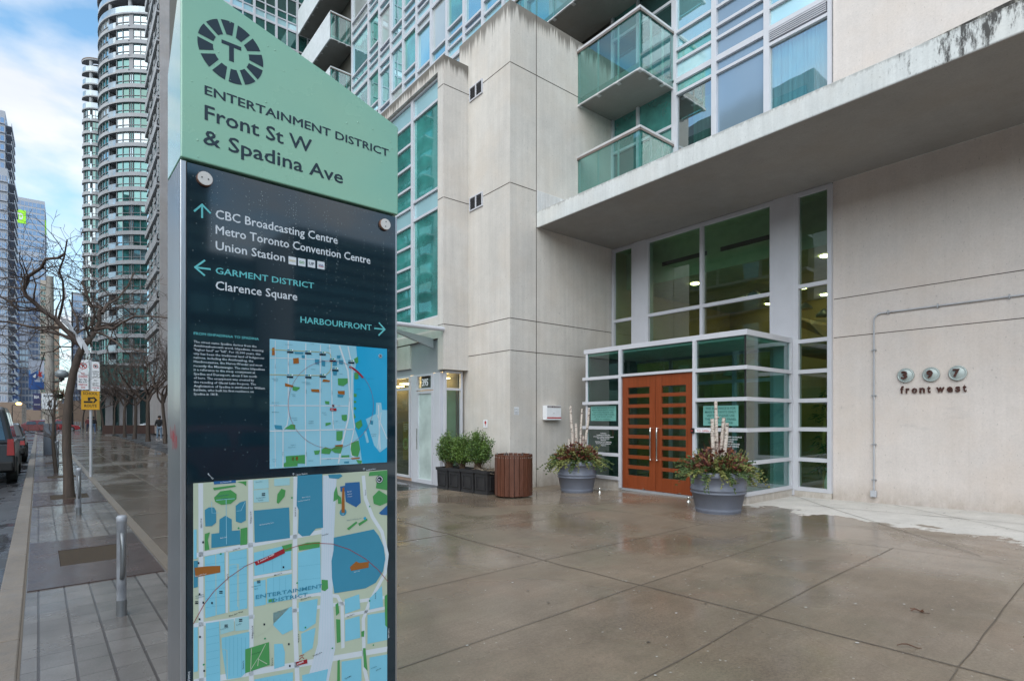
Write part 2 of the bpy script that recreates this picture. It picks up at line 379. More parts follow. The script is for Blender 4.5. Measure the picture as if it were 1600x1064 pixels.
# ------------------------------------------------------------------ ground
def plaza_mat():
    t = NT('wet_plaza_concrete'); p = t.coord((1, 1, 1), True)
    big = t.noise(p, .45, 5, .6); mid = t.noise(p, 2.2, 6, .65, .4); fine = t.noise(p, 55, 3, .7); grit = t.noise(p, 160, 2, .8)
    brush = t.noise(t.coord((1.2, 9, 1), True, rot=(0, 0, .3)), 1.6, 4, .6)
    f = t.math('MULTIPLY', t.rng(big, .3, .7, .80, 1.16), t.rng(mid, .3, .7, .84, 1.14))
    f = t.math('MULTIPLY', f, t.rng(brush, .3, .7, .93, 1.07))
    f = t.math('MULTIPLY', f, t.rng(fine, .3, .7, .80, 1.18)); f = t.math('MULTIPLY', f, t.rng(grit, .3, .7, .84, 1.16))
    wet = t.mix(1.0, (.202, .156, .113), f, 'MULTIPLY')
    oc = t.noise(p, .8, 4, .6); wet = t.mix(t.rng(oc, .5, .78, 0, .38), wet, (.19, .185, .125))
    rd = t.noise(p, 1.1, 3, .5); wet = t.mix(t.rng(rd, .55, .8, 0, .35), wet, (.24, .13, .085))
    spk = t.noise(p, 26, 1, .3); wet = t.mix(t.rng(spk, .765, .79, 0, .6), wet, (.5, .48, .44))
    # dry apron under the canopy
    z = t.n('ShaderNodeSeparateXYZ'); t.l(t.n('ShaderNodeNewGeometry').outputs['Position'], z.inputs[0])
    edge = t.noise(p, 1.5, 5, .6); x = t.math('ADD', z.outputs[0], t.rng(edge, .3, .7, -.45, .45))
    xm = t.math('SUBTRACT', x, t.math('MULTIPLY', z.outputs[1], .19)); 
    dry = t.rng(xm, 8.42, 8.50, 0, 1)
    dry = t.math('MULTIPLY', dry, t.rng(z.outputs[1], 5.1, 5.0, 0, 1))
    nb = t.math('ADD', z.outputs[0], t.rng(edge, .3, .7, -.3, .3))
    dry2 = t.math('MULTIPLY', t.rng(nb, 9.02, 9.10, 0, 1), t.rng(z.outputs[1], 7.6, 7.9, 0, .55))
    dry = t.math('MAXIMUM', dry, dry2)
    dm = t.noise(p, 2.4, 6, .7); dsm = t.noise(t.coord((2, 7, 1), True, rot=(0, 0, .7)), 2, 3, .6)
    dc = t.mix(1.0, (.56, .53, .49), t.math('MULTIPLY', t.rng(dm, .3, .7, .86, 1.1), t.math('MULTIPLY', t.rng(fine, .3, .7, .92, 1.08), t.rng(dsm, .64, .72, 1, .72))), 'MULTIPLY')
    soak = t.math('MULTIPLY', t.rng(z.outputs[0], 5.5, 3.0, 0, 1), t.rng(z.outputs[1], 3.5, 6.5, 0, 1)); wet = t.mix(t.math('MULTIPLY', soak, .55), wet, (.06, .05, .045))
    c = t.mix(dry, wet, dc)
    pud = t.noise(t.coord((1, 1, 1), True, loc=(3, 1, 0)), .55, 5, .55, .3)
    far = t.rng(z.outputs[1], 6.0, 10.0, 0, .10)
    rw = t.math('SUBTRACT', t.rng(pud, .40, .58, .44, .10), far)
    rw = t.math('MAXIMUM', rw, .07)
    r = t.mix(dry, rw, .85)
    hb = t.math('MULTIPLY', t.math('ADD', grit, fine), t.math('ADD', t.rng(pud, .42, .6, 1, .25), 0.0))
    b = t.bsdf(c, r, 0, .5, hb, .22, .004)
    return t.mat
def side_mat():
    t = NT('wet_unit_pavers'); c = t.coord((1, 1, 1))
    sw = t.n('ShaderNodeSeparateXYZ'); t.l(c, sw.inputs[0]); cb = t.n('ShaderNodeCombineXYZ'); t.l(sw.outputs[1], cb.inputs[0]); t.l(sw.outputs[0], cb.inputs[1])
    br = t.n('ShaderNodeTexBrick'); br.offset = 0.0; br.squash = 1.0
    br.inputs['Scale'].default_value = 1; br.inputs['Mortar Size'].default_value = .0035; br.inputs['Brick Width'].default_value = .255; br.inputs['Row Height'].default_value = .1745; br.inputs['Mortar Smooth'].default_value = .2
    br.inputs['Color1'].default_value = (.130, .118, .110, 1); br.inputs['Color2'].default_value = (.175, .160, .150, 1); br.inputs['Mortar'].default_value = (.085, .075, .068, 1)
    t.l(cb.outputs[0], br.inputs['Vector'])
    g = t.math('ABSOLUTE', t.math('SUBTRACT', t.math('FRACT', t.math('DIVIDE', t.math('ADD', sw.outputs[0], 10*.1745), .1745)), .5))
    gl = t.math('GREATER_THAN', g, .455)
    n = t.noise(c, 3.2, 6, .65); fine = t.noise(c, 90, 3, .7); big = t.noise(c, .8, 4)
    f = t.math('MULTIPLY', t.rng(n, .3, .7, .82, 1.15), t.rng(fine, .3, .7, .85, 1.14)); f = t.math('MULTIPLY', f, t.rng(big, .3, .7, .85, 1.12))
    col = t.mix(1.0, br.outputs[0], f, 'MULTIPLY'); col = t.mix(t.math('MULTIPLY', gl, .8), col, (.045, .035, .032))
    pud = t.noise(c, 1.1, 5, .6, .3)
    h = t.math('SUBTRACT', t.math('MULTIPLY', fine, .5), t.math('ADD', gl, t.math('MULTIPLY', br.outputs[1], .6)))
    t.bsdf(col, t.rng(pud, .40, .58, .32, .07), 0, .5, h, .30, .006); return t.mat
def road_mat():
    t = NT('wet_asphalt'); c = t.coord((1, 1, 1)); n = t.noise(c, 1.3, 5, .6); fine = t.noise(c, 70, 3, .8); big = t.noise(c, .25, 4)
    f = t.math('MULTIPLY', t.rng(n, .3, .7, .7, 1.2), t.rng(fine, .3, .7, .6, 1.4))
    col = t.mix(1.0, (.05, .05, .054), f, 'MULTIPLY')
    pud = t.noise(t.coord((1, .45, 1)), 1.2, 5, .65, .4); sh = t.rng(pud, .48, .58, 0, 1)
    t.bsdf(col, t.mix(sh, .42, .06), 0, .5, t.math('MULTIPLY', fine, t.math('SUBTRACT', 1, sh)), .35, .006); return t.mat
M['plaza'] = plaza_mat(); M['side'] = side_mat(); M['road'] = road_mat()
M['kerb'] = concrete('kerb_concrete', (.155, .138, .126), (), .3, .28, .05, .3, .5, .5)
M['strip'] = concrete('edge_strip_concrete', (.125, .108, .094), (), .3, .3, .05, .3, .38, .5)
M['granite'] = pbr('wet_maroon_slab', (.062, .040, .036), .22, 0, .25, 4, .12, 70)
M['soil'] = pbr('tree_pit_soil', (.042, .027, .014), .9, 0, .45, 22, .6, 50)
M['pj'] = flat('pavement_joint', (.118, .094, .072), .7)
M['pjl'] = flat('pale_joint', (.22, .195, .165), .6)

# road and everything below: one sheet to the horizon
g = MB(); g.poly([(-900, -900, -.13), (900, -900, -.13), (900, 1500, -.13), (-900, 1500, -.13)])
tag(g.build('road', M['road'], recalc=False), kind='structure')
KN0, KN1, PN = -.255, -.095, 1.07
# kerb stones
g = MB(); s0 = -12.0; i = 0
while s0 < 160:
    L = 1.55; T = lambda p: st(p.x, p.y, p.z)
    g.box(KN0, KN1, s0+.006, s0+L-.006, -.3, .001, 0, T); s0 += L; i += 1
tag(g.build('kerb', M['kerb'], bevel=.012), kind='structure')
# paver strip (object rotated so its pattern follows the street)
g = MB(); g.box(KN1, PN-.10, -12, 160, -.3, 0, 0)
o = g.build('sidewalk', M['side']); o.rotation_euler = (0, 0, SA); tag(o, kind='structure')
g = MB(); g.box(PN-.10, PN, -12, 160, -.3, .003, 0, T); g.box(KN1-.001, KN1+.012, -12, 160, -.2, .0025, 1, T); g.box(PN-.112, PN-.10, -12, 160, -.2, .0025, 1, T)
tag(g.build('sidewalk_edge', [M['strip'], M['pj']]), kind='structure')
# plaza sheet
g = MB(); NX = 26; ys = [-12+.8*i for i in range(46)]+[25+5*i for i in range(28)]
def pl(n, y, dz=0):
    v = st(n, y); return (v.x, v.y, gz(v.x, v.y)+dz)
ns = [PN+(14-PN)*i/NX for i in range(NX+1)]
for j in range(len(ys)-1):
    for i in range(NX): g.add([pl(ns[i], ys[j]), pl(ns[i+1], ys[j]), pl(ns[i+1], ys[j+1]), pl(ns[i], ys[j+1])], [(0, 1, 2, 3)], 0, True)
tag(g.build('plaza', M['plaza'], recalc=False), kind='structure')
g = MB(); rj = random.Random(4)
def jline(p, q, w, mi, dz=.004, wob=.006):
    p, q = Vector(p), Vector(q); d = (q-p); L = d.length; d.normalize(); nn = Vector((-d.y, d.x, 0)); k = max(2, int(L/.35)); pr = None
    for i in range(k+1):
        c = p+d*(L*i/k)+nn*rj.uniform(-wob, wob); ww = w*rj.uniform(.7, 1.2)/2; a = c+nn*ww; b = c-nn*ww
        a.z = gz(a.x, a.y)+dz; b.z = gz(b.x, b.y)+dz
        if pr: g.add([pr[0], pr[1], b, a], [(0, 1, 2, 3)], mi)
        pr = (a, b)
jline(st(4.09, -8), st(4.06, 60), .014, 0, .004, .01); jline(st(7.45, -8), st(7.2, 8.0), .007, 0); jline(st(10.2, -8), st(10.2, 3.9), .012, 0, .006)
for y in (-3.0, -1.6, -.42, .75, 1.93, 3.0, 4.25, 6.05, 8.25, 10.4, 12.6, 15, 17.4, 19.8, 22.2, 24.6, 27, 29.4, 32, 35, 38, 41, 44, 48, 52, 56):
    jline(st(4.10, y), st(7.3 if y < 8 else 6.4, y), .008, 0); jline(st(PN+.02, y-.05), st(4.07, y), .008 if y < 5 else .03, 0 if y < 6 else 1)
for a, b in (((11.12, 3.25), (8.0, -.29)), ((11.12, 5.0-.1), (7.45, 1.4)), ((11.12, 1.6), (8.6, -1.2)), ((11.12, -.1), (9.4, -2.0))): jline((*a, 0), (*b, 0), .009, 0, .006)
for n in (1.95, 2.85): jline(st(n, 6.5), st(n, 58), .012, 1, .005)
tag(g.build('plaza_joints', [M['pj'], M['pjl']], recalc=False), kind='structure')
# tree pits: wet maroon slabs with an opening of soil
def pit(s_a, s_b, hole=True):
    g = MB(); T = lambda p: st(p.x, p.y, p.z); n0, n1 = KN1+.02, PN-.13; h0, h1 = n0+(n1-n0)*.24, n0+(n1-n0)*.80; a, b = s_a+(s_b-s_a)*.36, s_a+(s_b-s_a)*.72
    g.box(n0, n1, s_a, a, -.05, .009, 0, T); g.box(n0, n1, b, s_b, -.05, .009, 0, T); g.box(n0, h0, a, b, -.05, .009, 0, T); g.box(h1, n1, a, b, -.05, .009, 0, T)
    g.box(h0, h1, a, b, -.10, .004, 1, T); return tag(g.build('tree_pit_cover', [M['granite'], M['soil']]), kind='structure')
pit(6.35, 8.75); pit(12.4, 14.6); pit(17.3, 19.2); pit(23, 25); pit(29, 31)
# ------------------------------------------------------------------ the apartment building
rw = random.Random(11)
def window(parent, fr, a0, a1, z0, z1, rails=(), muls=(), panes=None, frame='alu', bar=.055, dep=.07, d0=.0, name='window', pick=None, edge=(1, 1, 1, 1), pd=.012, org=None):
    a0, a1 = min(a0, a1), max(a0, a1); f = MB(); h = bar/2
    av = ([a0] if edge[0] else [])+list(muls)+([a1] if edge[1] else []); zv = ([z0] if edge[2] else [])+list(rails)+([z1] if edge[3] else [])
    for k, a in enumerate(av):
        lo, hi = (a, a+bar) if a == a0 else ((a-bar, a) if a == a1 else (a-h, a+h))
        f.fbox(fr, lo, hi, d0, d0+dep, z0, z1)
    cut = sorted([a0]+list(muls)+[a1])
    for z in zv:
        lo, hi = (z, z+bar) if z == z0 else ((z-bar, z) if z == z1 else (z-h, z+h))
        for p, q in zip(cut, cut[1:]):
            l = p+(bar if p == a0 and edge[0] else (h if p != a0 else 0)); r = q-(bar if q == a1 and edge[1] else (h if q != a1 else 0))
            f.fbox(fr, l, r, d0, d0+dep-.006, lo, hi)
    w_ = f.build(name, M[frame], parent)
    g = MB(); zs = sorted([z0]+list(rails)+[z1]); k = 0; mats = [M[m] for m in panes]
    for i, (p, q) in enumerate(zip(cut, cut[1:])):
        for j, (u, v) in enumerate(zip(zs, zs[1:])):
            mi = pick(i, j) if pick else rw.randrange(len(mats))
            if mi is None: continue
            g.add([fr(p, d0+pd, u), fr(q, d0+pd, u), fr(q, d0+pd, v), fr(p, d0+pd, v)], [(0, 1, 2, 3)], mi)
    g.build('pane', mats, w_, recalc=False)
    return w_
condo = thing('apartment_building', 'pale concrete apartment building with teal window walls, canopy and red wooden entrance doors', 'building', (11.2, 6, 0))
def jbox(g, x0, x1, y, z, dep=.004, t=.014):   # joint on a wall facing -Y
    g.box(x0, x1, y-dep, y+.01, z-t/2, z+t/2, 1)
def jboy(g, y0, y1, x, z, dep=.004, t=.014):   # joint on a wall facing -X
    g.box(x-dep, x+.01, y0, y1, z-t/2, z+t/2, 1)
JZ = (3.03, 3.75, 6.77, 9.46)
# --- pier
g = MB(); g.box(7.73, 11.22, 9.6, 11.63, -.5, 10.85)
for z in JZ:
    g.box(7.735, 8.505, 9.596, 9.62, z-.007, z+.007, 1); g.box(8.519, 11.19 if z < 5.9 else 9.9, 9.596, 9.62, z-.007, z+.007, 1); jboy(g, 9.605, 11.6, 7.73, z)
g.box(8.505, 8.519, 9.595, 9.62, -.3, 10.85, 1)
g.build('concrete_pier', [M['conc'], M['joint']], condo)
g = MB(); g.box(8.53, 9.86, 9.588, 9.62, 6.27, 6.80); g.build('raised_panel', M['patch'], condo, bevel=.01)
# louvred vents on the pier's street face
for z in (9.40, 6.72):
    f = MB(); fr = FX(7.73); a, b = 10.62, 11.16
    f.fbox(fr, a, b, 0, .03, z-.17, z-.14); f.fbox(fr, a, b, 0, .03, z+.14, z+.17); f.fbox(fr, a, a+.03, 0, .032, z-.14, z+.14); f.fbox(fr, b-.03, b, 0, .032, z-.14, z+.14); f.fbox(fr, (a+b)/2-.02, (a+b)/2+.02, 0, .032, z-.14, z+.14)
    v = f.build('vent', M['alu'], condo)
    f = MB(); f.fbox(fr, a+.03, b-.03, -.02, .004, z-.14, z+.14)
    for k in range(7): f.fbox(fr, a+.03, b-.03, .004, .02, z-.13+k*.038, z-.118+k*.038)
    f.build('grille', flat('vent_grille', (.05, .05, .055), .5) if 'vg' not in M else M['vg'], v)
# --- bay frame
g = MB(); g.box(7.01, 7.9, 11.23, 11.49, 2.68, 10.16); g.box(7.01, 7.9, 11.49, 26, 9.86, 10.16); g.box(7.03, 7.9, 11.49, 26, 3.45, 3.97)
g.box(7.13, 11.3, 11.70, 26, 10.05, 10.10)
for z in (3.75, 6.77, 9.46): jbox(g, 7.014, 7.728, 11.23, z); jboy(g, 11.235, 11.487, 7.01, z)
g.build('bay_frame', [M['conc_bay'], M['joint']], condo, bevel=.0)
fb = FX(7.16); yA = 11.49; nb = 9; bw = 1.42
for k in range(nb):
    a0, a1 = yA+k*bw, yA+(k+1)*bw
    if k % 2 == 0: window(condo, fb, a0, a1, 3.97, 9.86, (6.66, 7.14, 9.30), (), ['s_teal', 's_blue', 's_teal', 's_blue'], pick=lambda i, j: j, bar=.06)
    else: window(condo, fb, a0, a1, 3.97, 9.86, (4.45, 4.98, 5.5, 6.05, 6.6, 7.06, 7.6, 8.17, 8.74, 9.30), (), ['s_teal', 's_sky', 's_blue'], pick=lambda i, j: 2 if j in (5, 10) else (0 if j % 3 else 0), bar=.06)
# --- storefront below the bay
g = MB(); g.box(7.6, 7.9, 11.5, 26, -.5, 3.45); g.build('shop_back_wall', M['room'], condo)
fs = FX(7.1)
g = MB(); g.fbox(fs, 11.46, 26, -.45, .0, 2.63, 3.44); g.build('shop_fascia', M['alu_grey'], condo)
g = MB(); g.fbox(fs, 12.95, 13.75, -.4, .06, 2.80, 3.42); g.build('stone_block', M['conc_bay'], condo, bevel=.01)
g = MB(); g.fbox(fs, 12.86, 26, -.12, .05, -.5, -.05); g.build('plinth', pbr('pink_granite', (.36, .25, .19), .4, 0, .25, 30), condo, bevel=.008)
window(condo, fs, 12.92, 13.95, -.05, 2.62, (2.28,), (), ['g_store'], bar=.055)
for k in range(6): window(condo, fs, 13.95+k*1.6, 13.95+(k+1)*1.6, -.05, 2.62, (2.28,), (), ['g_store'], bar=.055)
g = MB(); g.fbox(fs, 12.60, 12.90, -.1, .045, -.22, 2.62); g.fbox(fs, 11.46, 11.66, -.06, .05, -.2, 2.62); g.fbox(fs, 11.66, 11.80, -.06, .03, -.2, 2.62); g.build('shop_post', M['alu'], condo, bevel=.006)
g = MB(); g.fbox(fs, 11.86, 12.54, -.09, -.06, 2.24, 2.60); g.build('transom_backing', pbr('dark_brown_backing', (.10, .045, .02), .6), condo)  # dark board added to hide the bright interior behind the door number
tw = window(condo, fs, 11.80, 12.60, 2.22, 2.62, (), (), ['g_store'], bar=.05, name='transom_window')
g = MB(); put_text(g, '395', fs, 12.36, 12.06, 2.33, .17, .02, 0, .03); g.build('door_number', M['white'], tw, recalc=False)
g = MB()
for lo, hi in ((11.80, 11.87), (12.53, 12.60)): g.fbox(fs, lo, hi, 0, .05, -.17, 2.20)
g.fbox(fs, 11.87, 12.53, 0, .046, 2.13, 2.20); g.fbox(fs, 11.87, 12.53, 0, .046, -.17, -.03)
dr = g.build('shop_door', M['alu'], condo)
g = MB(); g.poly([fs(11.87, .02, -.03), fs(12.53, .02, -.03), fs(12.53, .02, 2.13), fs(11.87, .02, 2.13)]); g.build('frosted_pane', M['s_frost'], dr, recalc=False)
g = MB(); g.tube([fs(12.49, .10, .72), fs(12.49, .10, 1.25)], .013); g.build('handle', M['chrome'], dr)
fside = FY(11.45)
window(condo, fside, 7.14, 7.66, -.2, 2.66, (2.22,), (), ['g_store', 'g_store'], bar=.055, name='side_window')
g = MB(); g.poly([(7.16, 11.6, -.1), (7.65, 11.6, -.1), (7.65, 11.6, 2.2), (7.16, 11.6, 2.2)]); g.build('frosted_film', pbr('green_film', (.24, .36, .26), .6, 0, .3, 1.5), condo, recalc=False)
# shop interior
g = MB(); g.box(7.62, 7.64, 11.5, 24, -.1, 2.6); g.build('shop_interior', pbr('warm_shop_wall', (.50, .23, .06), .8, 0, .35, 1.2), condo)
g = MB(); g.fbox(fs, 13.02, 13.58, -.10, -.085, .38, 1.42); g.build('poster_board', pbr('olive_poster', (.20, .15, .045), .6, 0, .3, 3), condo)
g = MB()
for cy, cz, r in ((13.42, .82, .15), (13.17, .98, .13)):
    ring = [(math.cos(a*math.pi/12), math.sin(a*math.pi/12)) for a in range(25)]
    for (c1, s1), (c2, s2) in zip(ring, ring[1:]):
        for r0, r1 in ((r, r*.86), (r*.66, r*.58)): g.poly([fs(cy+c1*r0, -.08, cz+s1*r0), fs(cy+c2*r0, -.08, cz+s2*r0), fs(cy+c2*r1, -.08, cz+s2*r1), fs(cy+c1*r1, -.08, cz+s1*r1)])
g.poly([fs(13.02, -.07, 1.50), fs(13.20, -.07, 1.50), fs(13.20, -.07, 1.76), fs(13.02, -.07, 1.76)], 1)
for k, tx in enumerate(('LE MEILLEUR', 'DEPUIS DES', 'ANNEES POUR', 'TOUS')):
    put_text(g, tx, fs, 13.53, 13.53-.035*len(tx), 1.33-k*.06, .035, -.078, 2)
g.build('poster_print', [pbr('ring_print', (.35, .5, .25), .6), pbr('green_card', (.02, .30, .06), .6), M['white']], condo, recalc=False)
for y, z in ((13.4, 2.45), (12.2, 2.5), (14.6, 2.4), (16.4, 2.4)):
    g = MB(); g.box(7.25, 7.5, y-.5, y+.5, z, z+.02); g.build('shop_light', M['lamp'], condo)
# glass awning over the shop
aw = MB(); aw.box(5.35, 7.0, 11.2, 24, 3.66, 3.675); awn = thing('glass_awning', 'clear glass awning on pale steel tubes above the shop door', 'awning', (7.0, 14, 3.5))
aw.build('glass_sheet', M['g_awn'], awn)
g = MB(); g.tube([(5.3, 11.2, 3.62), (7.0, 11.2, 3.62)], .05, 10); g.tube([(5.33, 11.2, 3.62), (5.33, 24, 3.62)], .05, 10)
for y in (13.6, 16.4, 19.2, 22): g.tube([(5.33, y, 3.62), (7.0, y, 3.62)], .04, 8)
g.build('frame', M['alu'], awn)
for y in (11.75, 14.6, 17.6, 20.6):
    g = MB(); g.prism([(5.9, y-.04, 3.56), (7.02, y-.04, 3.22), (7.02, y-.04, 3.46), (5.9, y-.04, 3.60)], (0, .08, 0)); g.build('bracket', M['alu_grey'], awn)
# --- entrance canopy slab
g = MB(); g.box(8.51, 11.2, -7, 9.592, 5.92, 6.29); g.build('canopy', [M['slab']], condo, bevel=.012)
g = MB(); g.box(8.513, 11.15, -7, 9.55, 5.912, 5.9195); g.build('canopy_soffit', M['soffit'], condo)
g = MB(); g.prism([(8.55, 2.55, 6.287), (8.55, -7, 6.287), (8.55, -7, 6.62), (8.55, .4, 6.415)], (.15, 0, 0)); g.build('canopy_upstand', M['upstand'], condo)
# --- street number wall
g = MB(); g.box(11.2, 11.7, -9, 4.25, -.5, 16)
for z in (3.01, 3.73): jboy(g, -9, 4.235, 11.2, z, .003, .012)
g.build('entrance_wall', [M['stucco'], M['joint']], condo)
# --- lobby shell (inside, seen through the glass)
g = MB(); g.box(11.2, 18, 4.25, 9.6, -.3, -.02); g.build('lobby_floor', M['room_floor'], condo)
g = MB(); g.box(17, 17.2, 4.25, 9.6, -.02, 5.9); g.box(11.72, 17, 4.05, 4.25, -.02, 5.9); g.box(11.23, 17, 9.59, 9.8, -.02, 5.9); g.build('lobby_wall', M['room_warm'], condo)
g = MB(); g.box(11.75, 17, 4.25, 9.59, 4.95, 5.9); g.box(11.25, 17, 4.25, 9.6, 5.89, 5.91); g.build('lobby_ceiling', M['bulk'], condo)
g = MB()
for a in (5.6, 7.2): g.box(11.735, 11.752, a, a+1.25, 5.34, 5.44)
g.build('slot_diffuser', M['black'], condo)
for k, (x, y, z) in enumerate([tuple(onX(px, py, X)) for px, py, X in ((1258, 483, 13.6), (1287, 494, 12.9), (1178, 463, 13.4), (1140, 587, 12.6), (1204, 472, 14.5))]+[(12.8, 6.6, 2.75), (13.6, 8.4, 2.7)]):
    g = MB(); g.lathe([(.02, .16), (.15, .05), (.16, 0)], (x, y, z), 18); lm = g.build('pendant_lamp', M['alu_grey'], condo)
    g = MB(); g.lathe([(.001, 0), (.145, 0)], (x, y, z+.004), 18); g.build('lit_disc', M['lamp'], lm, recalc=False)
g = MB(); g.box(13.2, 13.35, 4.7, 6.3, -.02, 2.2); g.box(14.2, 14.4, 6.8, 8.8, -.02, 2.6); g.build('timber_screen', M['wood_in'], condo)
g = MB(); g.box(13.2, 16.8, 4.26, 6.5, 3.15, 3.3); g.prism([(13.2, 5.2, 3.32), (15.6, 5.0, 3.32), (14.5, 6.4, 3.9)], (0, .3, .35)); g.build('timber_soffit', M['wood_in'], condo)
g = MB(); g.box(13.7, 13.74, 4.75, 5.6, 1.5, 1.75); g.box(13.7, 13.74, 4.75, 5.6, 1.1, 1.4); g.build('notice_frame', pbr('framed_paper', (.45, .40, .25), .6), condo)
for k in (0, 2, 3, 5, 6, 7, 8, 10, 11):
    g = MB(); g.lathe([(.001, 0), (.085, .0), (.10, .012), (.10, .03)], (12.5+1.3*(k % 4), 4.9+1.55*(k//4), 4.918), 16); g.build('ceiling_light', emis('lobby_downlight', (1, .76, .46), 11) if k == 0 else bpy.data.materials['lobby_downlight'], condo)
# --- lobby glazing in the wall plane
fl = FX(11.2)
VR = (.71, 1.295, 1.85, 2.41)
window(condo, fl, 4.252, 4.93, .10, 5.9, VR+(3.0, 4.07), (), ['g_lobby'], bar=.075, dep=.09, d0=-.02)
g = MB(); g.fbox(fl, 4.93, 5.34, -.25, .075, .0, 5.918); g.build('column', M['alu'], condo, bevel=.006)
g = MB(); g.fbox(fl, 8.50, 8.86, -.25, .075, 2.9, 5.918); g.build('column', M['alu'], condo, bevel=.006)
window(condo, fl, 5.34, 8.50, 2.98, 5.9, (4.03,), (6.97,), ['g_lobby'], bar=.075, dep=.09, d0=-.02)
window(condo, fl, 8.86, 9.585, 2.98, 5.9, (4.03,), (), ['g_lobby'], bar=.075, dep=.09, d0=-.02)
g = MB(); g.fbox(fl, 4.26, 4.95, -.2, .06, -.3, .10); g.build('plinth', M['conc_bay'], condo, bevel=.008)
# inner vestibule screen in the wall plane
window(condo, fl, 5.34, 9.58, .0, 2.94, (2.3,), (6.2, 7.8), ['g_lobby'], bar=.07, dep=.08, d0=-.02, frame='alu_grey')
# --- glass entrance vestibule
fv = FX(9.4); Y0, Y1 = 5.0, 8.82; YD0, YD1 = 6.05, 7.76
g = MB(); g.box(9.36, 11.2, Y0-.04, 8.9, 2.985, 3.085); vr = g.build('vestibule_roof', M['alu'], condo, bevel=.006)
g = MB(); g.box(9.42, 11.18, Y0+.05, 8.8, 2.93, 2.98); g.build('vestibule_ceiling', M['bulk'], condo)
g = MB(); g.box(9.46, 11.18, 8.79, 8.86, -.2, 2.93); g.build('vestibule_side_wall', pbr('dark_side_panel', (.10, .12, .10), .6), condo)
def rails(a0, a1, fr, zs, dep=.075, t=.07, cap=True):
    g = MB()
    for z in zs: g.fbox(fr, a0, a1, -.005, dep, z-t/2, z+t/2)
    return g
zs6 = (.20,)+VR
g = rails(YD1+.085, Y1+.09, fv, (.20,)+VR); g.fbox(fv, YD1+.02, YD1+.085, 0, .07, .0, 2.985); g.fbox(fv, Y1-.03, Y1+.03, -.02, .03, .2, 2.985)
sw_ = g.build('window', M['alu'], condo, bevel=.004)
g = MB(); g.poly([fv(YD1+.05, .01, .2), fv(Y1, .01, .2), fv(Y1, .01, 2.985), fv(YD1+.05, .01, 2.985)]); g.build('pane', M['g_vest'], sw_, recalc=False)
g = rails(Y0+.005, YD0-.085, fv, (.16,)+VR); g.fbox(fv, YD0-.085, YD0-.02, 0, .07, .0, 2.985)
sw2 = g.build('window', M['alu'], condo, bevel=.004)
g = MB(); g.poly([fv(Y0, .01, .16), fv(YD0-.05, .01, .16), fv(YD0-.05, .01, 2.985), fv(Y0, .01, 2.985)]); g.build('pane', M['g_vest'], sw2, recalc=False)
g = MB(); g.fbox(fv, YD0-.02, YD1+.02, -.004, .072, 2.40, 2.455); tr_ = g.build('window', M['alu'], condo, bevel=.004)
g = MB(); g.poly([fv(YD0-.05, .01, 2.42), fv(YD1+.05, .01, 2.42), fv(YD1+.05, .01, 2.985), fv(YD0-.05, .01, 2.985)]); g.build('pane', M['g_vest'], tr_, recalc=False)
# return side facing the camera
fr_ = FY(Y0)
g = MB()
for z in (.16,)+VR: g.fbox(fr_, 9.33, 11.13, -.005, .06, z-.035, z+.035)
g.fbox(fr_, 11.05, 11.13, -.02, .055, .16, 2.985); rs = g.build('window', M['alu'], condo, bevel=.004)
g = MB(); g.poly([fr_(9.4, .008, .16), fr_(11.1, .008, .16), fr_(11.1, .008, 2.985), fr_(9.4, .008, 2.985)]); g.build('pane', M['g_vest'], rs, recalc=False)
g = MB(); g.fbox(fv, Y0-.003, Y0+.02, -.02, .012, .2, 2.985); g.build('corner_seal', M['black'], condo)
g = MB(); g.fbox(fv, Y0+.203, 6.02, -.25, .03, -.3, .125); g.fbox(fr_, 9.37, 11.2, -.2, .03, -.3, .125); g.build('plinth', M['conc_bay'], condo, bevel=.01)
g = MB(); g.fbox(fv, 7.80, 8.9, -.25, .03, -.3, .165); g.build('plinth', M['conc_bay'], condo, bevel=.01)
g = MB(); g.box(9.42, 11.2, 5.02, 8.8, -.2, -.02); g.build('vestibule_floor', M['room_floor'], condo)
# notices on the glass
def notice(fr, a0, a1, z0, z1, lines, d, mats, name='glass_notice'):
    g = MB(); 
    if mats[0]: g.poly([fr(a0, d, z0), fr(a1, d, z0), fr(a1, d, z1), fr(a0, d, z1)], 0)
    n = len(lines); h = (z1-z0)/(n+.6)
    for k, (tx, wd) in enumerate(lines):
        c = (a0+a1)/2; hw = (a0-a1)*wd/2; put_text(g, tx, fr, c+hw*1, c-hw*1, z1-h*(k+1.05), h*.58, d+.003, 1, .01)
    return g.build(name, [mats[0] or M['white'], mats[1]], condo, recalc=False)
tn = pbr('teal_notice', (.13, .33, .29), .5)
ln = [('THIS ENTRANCE IS FOR', .86), ('MAIN RESIDENTS ONLY', .88), ('VISITORS PLEASE USE', .8), ('THE INTERCOM PANEL', .9), ('AT THE FRONT DOOR', .7), ('thank you management', .6)]
dk = flat('dark_green_ink', (.02, .10, .09), .6)
notice(fv, 8.70, 7.95, 1.45, 1.78, ln, .016, (tn, dk)); notice(fv, 5.83, 5.13, 1.37, 1.74, ln[:5], .016, (tn, dk))
wl = [('WARNING', .3), ('PREMISES PROTECTED', .66), ('24 HOUR CAMERA SURVEILLANCE', .98), ('FOR YOUR PROTECTION', .6), (' ', .1), ('NOTICE', .25), ('PLEASE DO NOT LET STRANGERS', .8), ('FOLLOW YOU INTO THE BUILDING', .72), ('THANK YOU', .25)]
wl = [l for l in wl if l[0].strip()]
notice(fv, 8.62, 8.02, .87, 1.20, wl, .016, (None, M['white'])); notice(fv, 5.50, 5.06, .92, 1.20, wl[2:], .016, (None, M['white']))
